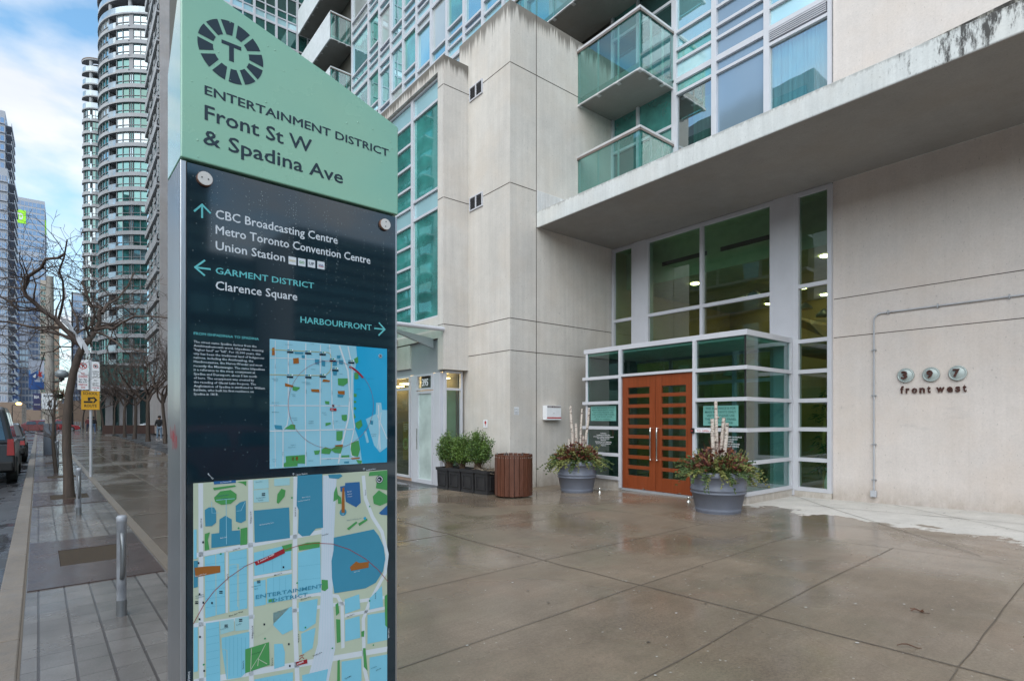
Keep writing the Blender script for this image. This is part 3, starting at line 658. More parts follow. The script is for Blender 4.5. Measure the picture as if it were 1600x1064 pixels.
# --- red wooden double doors
def door_leaf(a0, a1, hs):
    g = MB(); z0, z1 = .02, 2.395; st_, sl0, sl1 = .0, a0+(.15 if hs > 0 else .22), a1-(.22 if hs > 0 else .15)
    sl0, sl1 = a0+.145, a1-.145
    fd = FX(9.42); n = 9; top = z1-.20; bot = z0+.24; ph = (top-bot)/n; ch = ph*.66
    g.fbox(fd, a0, sl0, 0, .055, z0, z1); g.fbox(fd, sl1, a1, 0, .055, z0, z1)
    zc = [bot]
    for k in range(n): zc += [bot+k*ph+(ph-ch)/2, bot+k*ph+(ph+ch)/2]
    zc += [top]
    edges = [(z0, zc[1])]+[(zc[2*k], zc[2*k+1]) for k in range(1, n)]+[(zc[2*n], z1)]
    for p, q in edges: g.fbox(fd, sl0, sl1, .0, .053, p, q)
    d = g.build('door', M['wood_door'], condo, bevel=.003)
    g = MB(); g.poly([fd(sl0-.01, .02, bot), fd(sl1+.01, .02, bot), fd(sl1+.01, .02, top), fd(sl0-.01, .02, top)]); g.build('glass_slots', M['g_store'], d, recalc=False)
    ah = a0+.075 if hs > 0 else a1-.075
    g = MB(); g.tube([fd(ah, .055, 1.30), fd(ah, .12, 1.30), fd(ah, .125, 1.22), fd(ah, .125, .74), fd(ah, .12, .66), fd(ah, .055, .66)], .015, 10)
    for z in (1.30, .66): g.ball(fd(ah, .115, z), .022, 6)
    g.build('handle', M['chrome'], d)
    g = MB(); g.fbox(fd, a0+.25, a0+.31, .055, .062, .03, .045); g.build('door_sweep', M['chrome'], d)
ym = (YD0+YD1)/2
door_leaf(ym+.004, YD1+.0, 1); door_leaf(YD0-.0, ym-.004, -1)
g = MB(); g.fbox(FX(9.42), YD0, YD1, -.02, .09, -.03, .015); g.build('threshold', M['alu_grey'], condo)
# push-button box beside the doors
g = MB(); g.fbox(fv, 5.98, 6.04, .07, .11, 1.22, 1.32); ib = g.build('entry_button', M['black'], condo, bevel=.004)
g = MB(); g.ball(fv(6.01, .112, 1.27), .014, 6); g.build('button', M['red'], ib)
g = MB(); g.fbox(fv, 5.60, 5.96, .078, .09, 1.24, 1.30); put_text(g, 'TO OPEN', fv, 5.92, 5.66, 1.255, .03, .093, 1, .01); g.build('rail_label', [M['white'], M['red']], condo, recalc=False)
# --- window wall above the canopy, two balconies, and the tower face over the bay
FL = [6.70, 9.40, 12.10, 14.80, 17.5, 20.2, 22.9, 25.6, 28.3]
fw = FX(11.2); cols = (4.26, 5.48, 6.655, 7.68)
g = MB(); g.box(11.36, 11.42, 4.26, 9.6, 6.3, 9.3); g.box(11.36, 11.42, 4.26, 9.6, 9.42, 14.6); g.build('room_back', M['room'], condo)
for k, f0 in enumerate((6.35, 9.40, 12.10)):
    f1 = FL[k+1]
    if k == 0: rr = (9.09,)
    else: rr = (f0+.44, f0+.72, f0+1.13)
    for c in range(3):
        a0, a1 = cols[c], cols[c+1]
        if c == 0: pk = ['g_win', 's_blue', 'g_win', 'g_win']
        elif c == 1: pk = ['s_grey']*4
        else: pk = ['g_win', 's_sky', 'g_win', 's_teal']
        if k == 0: pn = {0: ['g_win', 'g_win'], 1: ['s_grey', 's_grey'], 2: ['g_win', 's_teal']}[c]; rl = (9.09,)
        else: pn = {0: ['s_blue', 's_sky', 's_sky', 's_sky'], 1: ['s_grey']*4, 2: ['s_blue', 's_teal', 's_sky', 's_sky']}[c]; rl = rr
        window(condo, fw, a0, a1, f0, f1, rl, (), pn, pick=lambda i, j: j, bar=.06, dep=.08)
g = MB()
for k in range(6): g.fbox(FX(11.2), 4.34, 5.44, .005, .085, 9.16+k*.04, 9.175+k*.04)
g.build('louvre', M['alu'], condo)
def curtain(x, a0, a1, z0, z1, mat, n=26, amp=.03):
    g = MB()
    for i in range(n*2):
        p, q = a0+(a1-a0)*i/(2*n), a0+(a1-a0)*(i+1)/(2*n)
        u, v = x+amp*math.sin(i*1.9), x+amp*math.sin((i+1)*1.9)
        g.add([(u, p, z0), (v, q, z0), (v, q, z1), (u, p, z1)], [(0, 1, 2, 3)], 0, True)
    g.build('curtain', mat, condo, recalc=False)
curtain(11.30, 4.3, 5.45, 6.36, 9.07, M['curtain']); curtain(11.30, 6.75, 7.25, 6.36, 8.8, M['curtain_g']); curtain(11.31, 8.2, 8.9, 6.36, 8.9, M['curtain_g'])
# behind the balconies: sliding doors
for f0, f1 in ((6.35, 9.38), (9.44, 12.05)):
    window(condo, fw, 7.68, 9.6, f0, f1, (f0+2.05 if f0 < 7 else f0+1.9,), (8.75,), ['s_dark', 's_teal'], bar=.065, dep=.08, frame='alu')
def balcony(fl, y0, y1, x0=9.89, x1=11.2, rail_h=1.2, left=True, right=True, panel='g_balc', slab_t=.14, stay=3, glass_low=0.0):
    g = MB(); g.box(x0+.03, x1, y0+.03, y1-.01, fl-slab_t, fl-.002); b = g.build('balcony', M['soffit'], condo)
    g = MB(); z0, z1 = fl-.16-glass_low, fl+rail_h-.05
    g.poly([(x0, y0, z0), (x0, y1, z0), (x0, y1, z1), (x0, y0, z1)])
    if right: g.poly([(x0, y0, z0), (x1, y0, z0), (x1, y0, z1), (x0, y0, z1)])
    if left and y1 > 9.7: g.poly([(x0, y1, z0), (x1, y1, z0), (x1, y1, z1), (x0, y1, z1)])
    g.build('glass_panel', M[panel], b)
    g = MB(); zt = fl+rail_h
    g.box(x0-.03, x0+.04, y0-.03, y1, zt-.05, zt)
    if right: g.box(x0+.04, x1, y0-.03, y0+.04, zt-.05, zt)
    g.build('rail', M['rail'], b); g = MB(); g.box(x0-.012, x0+.026, y0-.012, y1, z0-.03, z0)
    if right: g.box(x0+.026, x1, y0-.012, y0+.026, z0-.03, z0)
    g.build('bottom_rail', M['rail'], b)
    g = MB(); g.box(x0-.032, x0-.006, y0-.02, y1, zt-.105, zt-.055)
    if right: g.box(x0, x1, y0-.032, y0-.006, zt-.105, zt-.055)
    g.build('under_rail_strip', M['brown_rail'], b)  # brown bar directly below the top rail
    g = MB(); k = max(2, int((y1-y0)/.62))
    for i in range(k+1):
        y = y0+.02+(y1-y0-.06)*i/k; g.box(x0+.02, x0+.06, y, y+.02, z0, zt-.05)
        if i % 1 == 0: g.box(x0-.02, x0+.10, y-.03, y+.05, z0-.05, z0-.03)
    if right:
        for i in range(1, 3): x = x0+(x1-x0)*i/3; g.box(x, x+.02, y0+.02, y0+.06, z0, zt-.05); g.box(x-.03, x+.05, y0-.01, y0+.10, z0-.05, z0-.03)
    g.build('stay', M['rail'], b)
    return b
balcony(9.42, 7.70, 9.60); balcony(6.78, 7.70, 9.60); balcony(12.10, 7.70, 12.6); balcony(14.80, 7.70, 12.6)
# tower face over the bay
cw = [9.6+1.14*i for i in range(15)]; cw[-1] = 26.4
g = MB(); g.box(11.34, 30, 9.62, 26.4, 10.2, 34); g.box(11.75, 30, -9, 9.62, 14.7, 34); g.build('tower_leak_block', M['room'], condo)  # solid dark box behind the panes, added to stop light leaking through
n_cw = 0
for k in range(len(cw)-1):
    for j in range(1, 7):
        f0, f1 = FL[j], FL[j+1]
        if k < 2 and j < 2: continue
        if 13.0 < 0: continue
        kind = (k+(0 if j % 2 else 0)) % 3
        if kind == 0: pn = ['s_blue', 's_sky', 's_sky', 's_teal']; rl = (f0+.44, f0+.80, f0+1.2)
        elif kind == 1: pn = ['s_blue', 's_sky', 's_sky']; rl = (f0+.44, f0+.92)
        else: pn = ['s_blue', 's_grey', 's_sky', 's_sky']; rl = (f0+.44, f0+.72, f0+2.3)
        pn = [m if (i_ == 0 or rw.random() > .17) else 's_blind' for i_, m in enumerate(pn)]
        window(condo, fw, cw[k], cw[k+1], f0, f1, rl, (), pn, pick=lambda i, jj: jj, bar=.075, dep=.10, frame='alu')
# the wing beyond, facing the camera
fg = FY(31.4)
g = MB(); g.box(5.6, 30, 31.55, 44, -.3, 36); g.box(11.3, 30, 26.3, 31.55, -.3, 36); g.build('wing_core', M['room'], condo)
for j in range(12):
    f0, f1 = 1.3+2.7*j, 4.0+2.7*j
    for k in range(5): window(condo, fg, 5.6+k*1.12, 5.6+(k+1)*1.12, f0, f1, (f0+.42, f0+.85, f0+1.7), (5.6+k*1.12+.56,), ['s_blue', 'rt_teal', 's_dark', 'rt_teal'], pick=lambda i, jj: jj, bar=.06, dep=.07)
for f in (14.8, 17.5, 20.2, 22.9):
    b = balcony(f, 26.45, 31.2, 10.1, 11.3, 1.15, False, True)
    g = MB(); g.box(10.05, 10.09, 26.5, 31.2, f-.2, f+1.12); g.build('white_panel', pbr('white_panel', (.66, .68, .70), .35), b)
# ------------------------------------------------------------------ wayfinding pillar
T1 = 1.60; _r = ray(281.5); KP0 = Vector((_r[0]*T1, _r[1]*T1, 0))
def fk(a, d, z): return KP0+NV*a-SV*d+Vector((0, 0, z))
def kp(px, py, d=0.0):
    # where a point of the photographed sign lies on the sign's own face: (a, z)
    rx, ry = ray(px); nx, ny = -SV.x, -SV.y
    q = KP0-SV*d; t = (q.x*nx+q.y*ny)/(rx*nx+ry*ny)
    p = Vector((rx*t-KP0.x, ry*t-KP0.y, 0)); return p.dot(NV), CH+t*(HZ-py)/FPX
KW = kp(620.5, 640)[0]; KD = .205
kio = thing('wayfinding_pillar', 'tall street wayfinding pillar with green angled header, dark navy panel and two maps', 'sign', (KP0.x+.33, KP0.y+.1, 0))
M['k_green'] = pbr('mint_green_paint', (.235, .475, .335), .28, 0, .05, 3, .0, coat=1.0)
M['k_navy'] = None
def navy():
    t = NT('navy_glass_print'); c = t.coord((1, 1, 1)); n = t.noise(c, 4, 4)
    drop = t.n('ShaderNodeTexVoronoi'); drop.inputs['Scale'].default_value = 90; t.l(c, drop.inputs['Vector'])
    t.bsdf(t.mix(1.0, (.006, .020, .030), t.rng(n, .3, .7, .85, 1.15), 'MULTIPLY'), .05, 0, 1.0); return t.mat
M['k_navy'] = navy()
def ink(name, col): return pbr(name, col, .12, 0, .05, 6, spec=.5)
M['k_ink'] = pbr('navy_lettering', (.010, .026, .040), .4)
M['k_white'] = ink('white_print', (.62, .66, .70)); M['k_teal'] = ink('aqua_print', (.13, .48, .50))
# body
z_l = kp(281.5, 247)[1]; z_r = kp(620.5, 336.8)[1]; ZB = (z_l+z_r)/2
g = MB(); T = lambda p: fk(p.x, p.y, p.z)
g.box(0, .016, -KD, .0, -.05, ZB-.004, 0, T); g.box(KW-.010, KW, -KD, .0, -.05, ZB-.004, 0, T); g.box(.016, KW-.010, -KD, -.012, -.05, ZB-.006, 0, T)
g.build('metal_casing', M['steel'], kio, bevel=.002)
g = MB(); g.box(-.03, KW+.03, -KD-.03, .03, -.05, .012, 0, T); g.build('base_plate', M['steel'], kio)
PA0, PA1 = .0165, KW-.0105
g = MB(); g.box(PA0, PA1, -.012, .006, .02, ZB-.010, 0, T); g.build('dark_panel', M['k_navy'], kio)
g = MB(); rs_ = random.Random(3)
for k in range(9):
    d0, z0 = -.045-.012*k, 1.425+rs_.uniform(-.02, .015); q = [fk(-.0012, d0, z0), fk(-.0012, d0-.004, z0), fk(-.0012, d0-.010+rs_.uniform(-.006, .006), z0+rs_.uniform(.02, .05)), fk(-.0012, d0-.004+rs_.uniform(-.006, .006), z0+rs_.uniform(.02, .05))]; g.poly(q)
g.build('red_scribble', pbr('red_marker', (.55, .02, .03), .5), kio, recalc=False)
# header: front outline follows the slanted top, back is lower
zr_top = kp(620, 200)[1]; a1, zt1 = kp(512.4, 118); a2, zt2 = kp(345, 0)
slope = (zt2-zt1)/(a2-a1); zl_top = zt2+slope*(0-a2)
zb_l = 2.255+.42
hb = [(0, ZB), (KW, ZB), (KW, zr_top), (a1, zt1), (0, zl_top)]
front = [fk(a, .008, z) for a, z in hb]
bk_l = zat(261.5, 118, fk(0, -KD, 0))
bz = lambda a: bk_l+(zr_top-.22-bk_l)*a/KW
back = [fk(0, -KD, ZB), fk(KW, -KD, ZB), fk(KW, -KD, bz(KW)), fk(a1, -KD, bz(a1)), fk(0, -KD, bk_l)]
g = MB(); n = 5; g.add(front+back, [tuple(range(n)), tuple(range(n, 2*n))[::-1]]+[(i, (i+1) % n, n+(i+1) % n, n+i) for i in range(n)])
g.build('green_header', M['k_green'], kio, bevel=.004, seg=3)
D1 = .0088
def ktext(mb, body, p0, p1, cap_px, d, mi=0, off=.0):
    a0, z0 = kp(*p0); a1, z1 = kp(*p1); a0_, zc = kp(p0[0], p0[1]-cap_px)
    put_text(mb, body, fk, a0, a1, (z0+z1)/2, zc-z0, d, mi, 0)
    if off: put_text(mb, body, fk, a0+(zc-z0)*off*9, a1+(zc-z0)*off*9, (z0+z1)/2, zc-z0, d+.0001, mi, 0); put_text(mb, body, fk, a0+(zc-z0)*off*4.5, a1+(zc-z0)*off*4.5, (z0+z1)/2+(zc-z0)*.03, zc-z0, d+.0002, mi, 0)
g = MB()
ktext(g, 'ENTERTAINMENT DISTRICT', (318.6, 150.0), (605, 246.2), 13.6, D1, 0, .008)
ktext(g, 'Front St W', (318.6, 189.5), (485, 240.4), 22.5, D1, 0, .005); ktext(g, '& Spadina Ave', (316.4, 228), (533.5, 287.5), 22.5, D1, 0, .005)
g.build('header_lettering', M['k_ink'], kio, recalc=False)
# ring emblem with a T
ca, cz = kp(360.5, 84.5); ro = (kp(360.5, 37.5)[1]-kp(360.5, 131.5)[1])/2; ri = ro*.55
g = MB(); NSEG = 12
for k in range(NSEG):
    a_a = 2*math.pi*(k+.5)/NSEG+.12; a_b = 2*math.pi*(k+1.5)/NSEG+.12; gp = .055*ro
    pts_o = []; pts_i = []
    for j in range(9):
        t = a_a+gp/ro+(a_b-a_a-2*gp/ro)*j/8; pts_o.append(fk(ca+ro*math.cos(t), D1, cz+ro*math.sin(t)))
        t = a_a+gp/ri+(a_b-a_a-2*gp/ri)*j/8; pts_i.append(fk(ca+ri*math.cos(t), D1, cz+ri*math.sin(t)))
    for j in range(8): g.poly([pts_o[j], pts_o[j+1], pts_i[j+1], pts_i[j]])
u = ro*.30
for a_, b_, c_, d_ in ((-u, u, .18, .30), (-.22*u*1.1, .22*u*1.1, -.30, .18)): g.poly([fk(ca+a_, D1, cz+c_*ro), fk(ca+b_, D1, cz+c_*ro), fk(ca+b_, D1, cz+d_*ro), fk(ca+a_, D1, cz+d_*ro)])
g.build('ring_emblem', M['k_ink'], kio, recalc=False)
# round fixings
for (x, y), r, hz_ in (((318.5, 282), .021, 1), ((599, 352.5), .0205, 0)):
    a, z = kp(x, y); g = MB()
    def disc(g, r, d0, d1, a=a, z=z, mi=0, n=24):
        p = [fk(a+r*math.cos(2*math.pi*i/n), d0, z+r*math.sin(2*math.pi*i/n)) for i in range(n)]; g.prism(p, -SV*(d1-d0), mi)
    disc(g, r, .006, .016); disc(g, r*.94, .016, .0185, mi=1); b = g.build('round_fixing', [pbr('rusty_rim', (.22, .10, .06), .5), pbr('cream_cap', (.62, .60, .57), .3)], kio, bevel=.001)
    g = MB()
    for s in (-1, 1):
        da, dz = (s*.0085, s*-.001) if hz_ else (s*.001, s*.0085); disc(g, .0022, .0186, .0192, a+da, z+dz, 0, 10)
    g.build('pin_hole', M['black'], b)
# directions
g = MB(); DL = .0068
ktext(g, 'CBC Broadcasting Centre', (336, 343.6), (526, 381), 13.3, DL, 0, .004); ktext(g, 'Metro Toronto Convention Centre', (336, 367.2), (577, 412.6), 13.3, DL, 0, .004)
ktext(g, 'Union Station', (336, 391.8), (443.7, 409), 13.0, DL, 0, .004); ktext(g, 'Clarence Square', (336, 455), (463, 468.4), 13.0, DL, 0, .004)
ktext(g, 'GARMENT DISTRICT', (336, 429.4), (489, 450.6), 9.6, DL, 1, .006); ktext(g, 'HARBOURFRONT', (468.2, 505.2), (579, 516), 9.4, DL, 1, .006)
def stroke(g, pts, w, d, mi):
    for (p, q) in zip(pts, pts[1:]):
        p, q = Vector(kp(*p)), Vector(kp(*q)); dr = (q-p).normalized(); nn = Vector((-dr.y, dr.x))*w/2; p = p-dr*w*.3; q = q+dr*w*.3
        g.poly([fk(*(c.x, d, c.y)) for c in (p+nn, q+nn, q-nn, p-nn)], mi)
ar = [[(315, 341), (315, 322)], [(303, 331), (315, 321)], [(315, 321), (327.5, 334)], [(304, 418.5), (327.5, 421.5)], [(318.8, 408), (304, 418.5)], [(304, 418.5), (318.5, 431)], [(584, 513.4), (599, 515)], [(591, 505), (599.8, 515)], [(599.8, 515), (590.5, 524)]]
for i, a in enumerate(ar): stroke(g, a, .0052, DL+.0002*(i % 3), 1)
g.build('direction_lettering', [M['k_white'], M['k_teal']], kio, recalc=False)
# four small line badges
g = MB(); bx = [(449.7, 461.7, 401.6, 413.2), (464.6, 476.2, 404, 415.6), (479.7, 491.2, 406, 417.7), (494.6, 505.9, 408.6, 420.2)]
for i, (x0, x1, y0, y1) in enumerate(bx):
    (a0, z0), (a1, z1) = kp(x0, y1), kp(x1, y0); z1 = z0+(a1-a0)*1.02; g.poly([fk(a0, DL, z0), fk(a1, DL, z0), fk(a1, DL, z1), fk(a0, DL, z1)], 0)
    w_ = a1-a0
    if i == 2: put_text(g, 'UP', fk, a0+w_*.15, a1-w_*.15, z0+w_*.33, w_*.36, DL+.0004, 1, .02)
    elif i == 0: put_text(g, 'UNION', fk, a0+w_*.1, a1-w_*.1, z0+w_*.38, w_*.24, DL+.0004, 2, .01)
    elif i == 1: put_text(g, 'GO', fk, a0+w_*.15, a1-w_*.15, z0+w_*.36, w_*.3, DL+.0004, 3, .03)
    else:
        put_text(g, 'VIA', fk, a0+w_*.15, a1-w_*.15, z0+w_*.42, w_*.2, DL+.0004, 4, .02); g.poly([fk(a0+w_*.15, DL+.0004, z0+w_*.3), fk(a1-w_*.15, DL+.0004, z0+w_*.3), fk(a1-w_*.15, DL+.0004, z0+w_*.38), fk(a0+w_*.15, DL+.0004, z0+w_*.38)], 5)
g.build('line_badges', [M['k_white'], M['k_ink'], ink('gold_print', (.45, .33, .03)), ink('leaf_print', (.08, .28, .06)), ink('navy_print', (.03, .06, .2)), ink('crimson_print', (.42, .03, .04))], kio, recalc=False)
# history text
g = MB(); ktext(g, 'FROM ISHPADINAA TO SPADINA', (302, 523.6), (403.2, 531.6), 4.0, DL, 1, .006)
par = [('The street name Spadina derives from the', 930, 228), ('Anishinaabemowin word, Ishpadinaa, meaning', 1025, 282), ('"higher land" or "hill". For 15,000 years, this', 985, 337), ('city has been the traditional land of Indigenous', 1035, 392), ('nations, including the Anishnaabeg, the', 885, 446), ('Haudenosaunee, the Huron-Wendat and most', 1010, 502), ('recently the Mississaugas. The name Ishpadinaa', 1045, 560), ('is a reference to the steep escarpment at', 910, 614), ('Spadina and Davenport, about 5 km north', 935, 672), ('of here. The escarpment was created by', 895, 728), ('the receding of Glacial Lake Iroquois. The', 920, 785), ('Anglicization of Spadina is attributed to William', 1045, 840), ('Baldwin, who built his first residence on', 890, 895), ('Spadina in 1818.', 400, 950)]
for tx, xr, yb in par:
    a0, z0 = kp(302, 510+yb/8.87); ar_, _ = kp(295+xr/8.87, 560); put_text(g, tx, fk, a0, ar_, z0, .0068, DL, 0, .004, res=1)
g.build('history_lettering', [M['k_white'], M['k_teal']], kio, recalc=False)
# ---- the two maps
MC = dict(base=(.32, .56, .60), pale=(.27, .54, .66), water=(.02, .34, .58), road=(.60, .65, .69), block=(.20, .52, .66), big=(.045, .24, .36), deep=(.025, .12, .30), green=(.07, .29, .09), beige=(.46, .52, .40), brown=(.30, .11, .025), red=(.30, .02, .03), black=(.012, .022, .035), gold=(.45, .36, .04), white=(.70, .74, .78), ink=(.03, .13, .19), rail=(.55, .62, .70), dot=(.02, .28, .12))
MK = list(MC); MM = [ink('map_'+k, MC[k]) for k in MK]
class Map:
    def __init__(s, f, sx, sy, d): s.g = MB(); s.f = f; s.d = d; s.lay = 0
    def P(s, x, y, d=None): a, z = s.f(x, y); return fk(a, s.d if d is None else d, z)
    def up(s): s.d += .00022
    def poly(s, pts, m): s.g.poly([s.P(*p) for p in pts], MK.index(m))
    def rect(s, x0, y0, x1, y1, m, sk=0): s.poly([(x0, y0), (x1, y0+sk), (x1, y1+sk), (x0, y1)], m)
    def line(s, pts, w, m):
        q = [Vector(s.f(*p)) for p in pts]; L = []; Rr = []
        for i, p in enumerate(q):
            d = (q[min(i+1, len(q)-1)]-q[max(i-1, 0)]).normalized(); n = Vector((-d.y, d.x))*w/2; L.append(p+n); Rr.append(p-n)
        for i in range(len(q)-1): s.g.poly([fk(c.x, s.d, c.y) for c in (L[i], L[i+1], Rr[i+1], Rr[i])], MK.index(m))
    def disc(s, x, y, r, m, n=16, r0=0):
        a, z = s.f(x, y)
        for i in range(n):
            t0, t1 = 2*math.pi*i/n, 2*math.pi*(i+1)/n; P_ = lambda rr, t: fk(a+rr*math.cos(t), s.d, z+rr*math.sin(t))
            s.g.poly([P_(r, t0), P_(r, t1), P_(r0, t1), P_(r0, t0)] if r0 else [P_(r, t0), P_(r, t1), fk(a, s.d, z)], MK.index(m))
    def text(s, tx, x, y, w, cap, m, off=.004, rot=0, res=1):
        # w, cap in metres; rot turns the lettering (radians) about its start
        a, z = s.f(x, y); vs, fs = text_geo(tx, off, res)
        if not vs: return
        x0 = min(v[0] for v in vs); x1 = max(v[0] for v in vs); c, sn = math.cos(rot), math.sin(rot)
        V = []
        for v in vs:
            p, q = (v[0]-x0)/(x1-x0)*w, v[1]/CAPH*cap; V.append(fk(a+p*c-q*sn, s.d, z+p*sn+q*c))
        s.g.add(V, fs, MK.index(m))
    def build(s, nm, parent): return s.g.build(nm, MM, parent, recalc=False)
m1 = Map(lambda x, y: kp(410+x/4.838, 520+y/4.838), 0, 0, .0066)
m1.poly([(50, 47), (935, 123), (935, 976), (50, 1026)], 'pale'); m1.up()
# faint street grid
for x in range(64, 690, 24): m1.line([(x, 52+x*.085), (x, 1022-x*.05)], .0005, 'base')
for y in range(80, 1010, 26): m1.line([(52, y), (680, y+ (535-y)*.05+8)], .0005, 'base')
m1.up()
m1.poly([(702, 103), (935, 123), (935, 976), (748, 986), (735, 880), (722, 800), (690, 715), (684, 560), (684, 330), (710, 200)], 'water'); m1.up()
for x, w in ((92, .0018), (190, .003), (322, .003), (433, .003)): m1.line([(x, 52+x*.09), (x-4, 560), (x, 1018-x*.055)] if x != 190 else [(190, 60), (190, 640), (180, 700), (150, 735), (150, 1018)], w, 'road')
m1.line([(500, 90), (515, 240), (520, 545), (530, 725)], .003, 'road'); m1.line([(50, 190), (420, 202), (600, 238)], .0022, 'road'); m1.line([(50, 549), (645, 552)], .0028, 'road')
m1.line([(50, 742), (690, 728)], .0035, 'road'); m1.line([(440, 950), (700, 942)], .003, 'road'); m1.line([(50, 318), (420, 322)], .002, 'road')
m1.line([(575, 98), (640, 290), (655, 480), (645, 640), (600, 820), (568, 985)], .0055, 'road'); m1.line([(640, 105), (672, 260), (668, 560), (690, 710), (660, 850), (665, 920), (700, 950), (745, 985)], .0038, 'road'); m1.up()
m1.poly([(775, 652), (850, 612), (853, 528), (890, 528), (897, 582), (935, 584), (935, 862), (880, 902), (838, 850)], 'pale'); m1.poly([(760, 745), (778, 740), (798, 825), (782, 832)], 'pale'); m1.up()
m1.line([(870, 545), (882, 880)], .004, 'road'); m1.line([(860, 620), (935, 800)], .003, 'road'); m1.line([(890, 600), (865, 870)], .0025, 'road')
for p in ([(160, 725), (210, 690), (243, 695), (240, 730)], [(170, 930), (315, 920), (315, 985), (260, 985), (258, 1005), (155, 1012), (155, 985), (172, 975)], [(222, 405), (278, 412), (272, 425), (250, 440), (222, 435)], [(563, 345), (638, 345), (638, 380), (605, 402), (565, 395)], [(592, 620), (632, 618), (632, 660), (615, 668), (594, 655)], [(552, 742), (600, 740), (598, 800), (580, 815), (552, 812)], [(440, 880), (470, 862), (520, 880), (500, 915), (440, 910)], [(510, 880), (560, 850), (600, 860), (585, 910), (540, 905)], [(665, 830), (720, 812), (732, 880), (715, 935), (670, 925), (660, 880)], [(695, 680), (740, 655), (750, 700), (720, 730), (700, 712)], [(686, 305), (720, 300), (718, 350), (690, 352)], [(383, 890), (430, 885), (420, 915), (390, 920)], [(590, 925), (650, 922), (650, 938), (590, 940)], [(700, 955), (745, 965), (742, 986), (715, 985)], [(465, 515), (500, 518), (498, 540), (470, 538)], [(470, 680), (508, 676), (510, 690), (470, 704)], [(684, 458), (706, 462), (704, 485), (684, 485)], [(684, 512), (702, 514), (702, 530), (684, 530)], [(684, 560), (700, 562), (700, 580), (684, 580)], [(684, 600), (698, 640), (684, 650)], [(684, 200), (715, 180), (718, 225), (700, 235)]): m1.poly(p, 'green')
for p in ([(68, 115), (85, 112), (88, 170), (66, 172)], [(225, 195), (268, 190), (270, 232), (228, 235)], [(165, 380), (230, 400), (225, 412), (165, 405)], [(360, 425), (423, 428), (425, 450), (365, 445)], [(455, 350), (505, 360), (500, 372), (445, 370)], [(562, 440), (615, 438), (615, 468), (566, 462)], [(540, 848), (600, 842), (602, 858), (545, 860)], [(660, 945), (730, 938), (728, 950), (670, 955)], [(215, 938), (232, 936), (232, 965), (218, 966)], [(245, 936), (262, 934), (262, 963), (247, 964)]): m1.poly(p, 'brown')
for p in ([(235, 145), (305, 150), (300, 163), (240, 160)], [(390, 200), (425, 202), (422, 240), (392, 236)], [(440, 205), (468, 212), (466, 255), (442, 250)], [(525, 215), (560, 212), (555, 250), (525, 250)], [(570, 205), (605, 208), (600, 240), (572, 236)], [(555, 172), (585, 172), (582, 195), (558, 195)], [(525, 290), (560, 290), (555, 320), (530, 322)], [(560, 465), (610, 470), (600, 490), (562, 486)], [(85, 695), (140, 700), (145, 730), (90, 725)], [(805, 660), (830, 665), (828, 695), (808, 690)], [(610, 972), (648, 968), (646, 984), (612, 984)], [(290, 170), (315, 172), (313, 195), (292, 192)]): m1.poly(p, 'big')
m1.up()
m1.line([(50, 128), (430, 146), (490, 150), (508, 165), (513, 200), (513, 265), (500, 295), (478, 316), (430, 324), (50, 316)], .0016, 'gold'); m1.up()
for x, y in ((180, 125), (315, 135), (425, 143), (500, 192), (178, 312), (316, 315), (425, 310), (640, 205), (520, 262)):
    m1.rect(x, y, x+45, y+12, 'white', 2); m1.rect(x, y+16, x+48, y+28, 'black', 2)
m1.up()
for x, y in ((180, 125), (315, 135), (425, 143), (500, 192), (178, 312), (316, 315), (425, 310), (640, 205), (520, 262)): m1.rect(x+1, y+1, x+22, y+11, 'big', 1); m1.rect(x+25, y+2, x+36, y+11, 'dot', 1)
# walking circle
cx, cy = 508, 548; a0, z0 = m1.f(187, 540); a1, z1 = m1.f(832, 540); rr = (a1-a0)/2; ca2 = (a0+a1)/2; cz2 = m1.f(510, 542)[1]
m1.up(); nn_ = 72
for i in range(nn_):
    t0, t1 = 2*math.pi*i/nn_, 2*math.pi*(i+1)/nn_
    m1.g.poly([fk(ca2+r*math.cos(t), m1.d, cz2+r*math.sin(t)) for r, t in ((rr, t0), (rr, t1), (rr-.0009, t1), (rr-.0009, t0))], MK.index('red'))
m1.up(); m1.line([(648, 258), (680, 272), (712, 298), (738, 325), (752, 342)], .0058, 'red'); m1.rect(503, 568, 552, 588, 'red', 2); m1.line([(520, 560), (535, 542)], .003, 'red'); m1.line([(535, 560), (520, 542)], .003, 'black')
m1.disc(883, 177, .0072, 'white', 20); m1.up(); m1.disc(883, 177, .0062, 'black', 20); m1.up(); m1.disc(883, 177, .0042, 'white', 16, .0034)
m1.text('N', 878, 183, .0024, .0030, 'white', .01); m1.text('HERE', 507, 584, .0098, .0028, 'white', .01); m1.text('15 minute walk', 655, 262, .0265, .0028, 'white', .004, -.72)
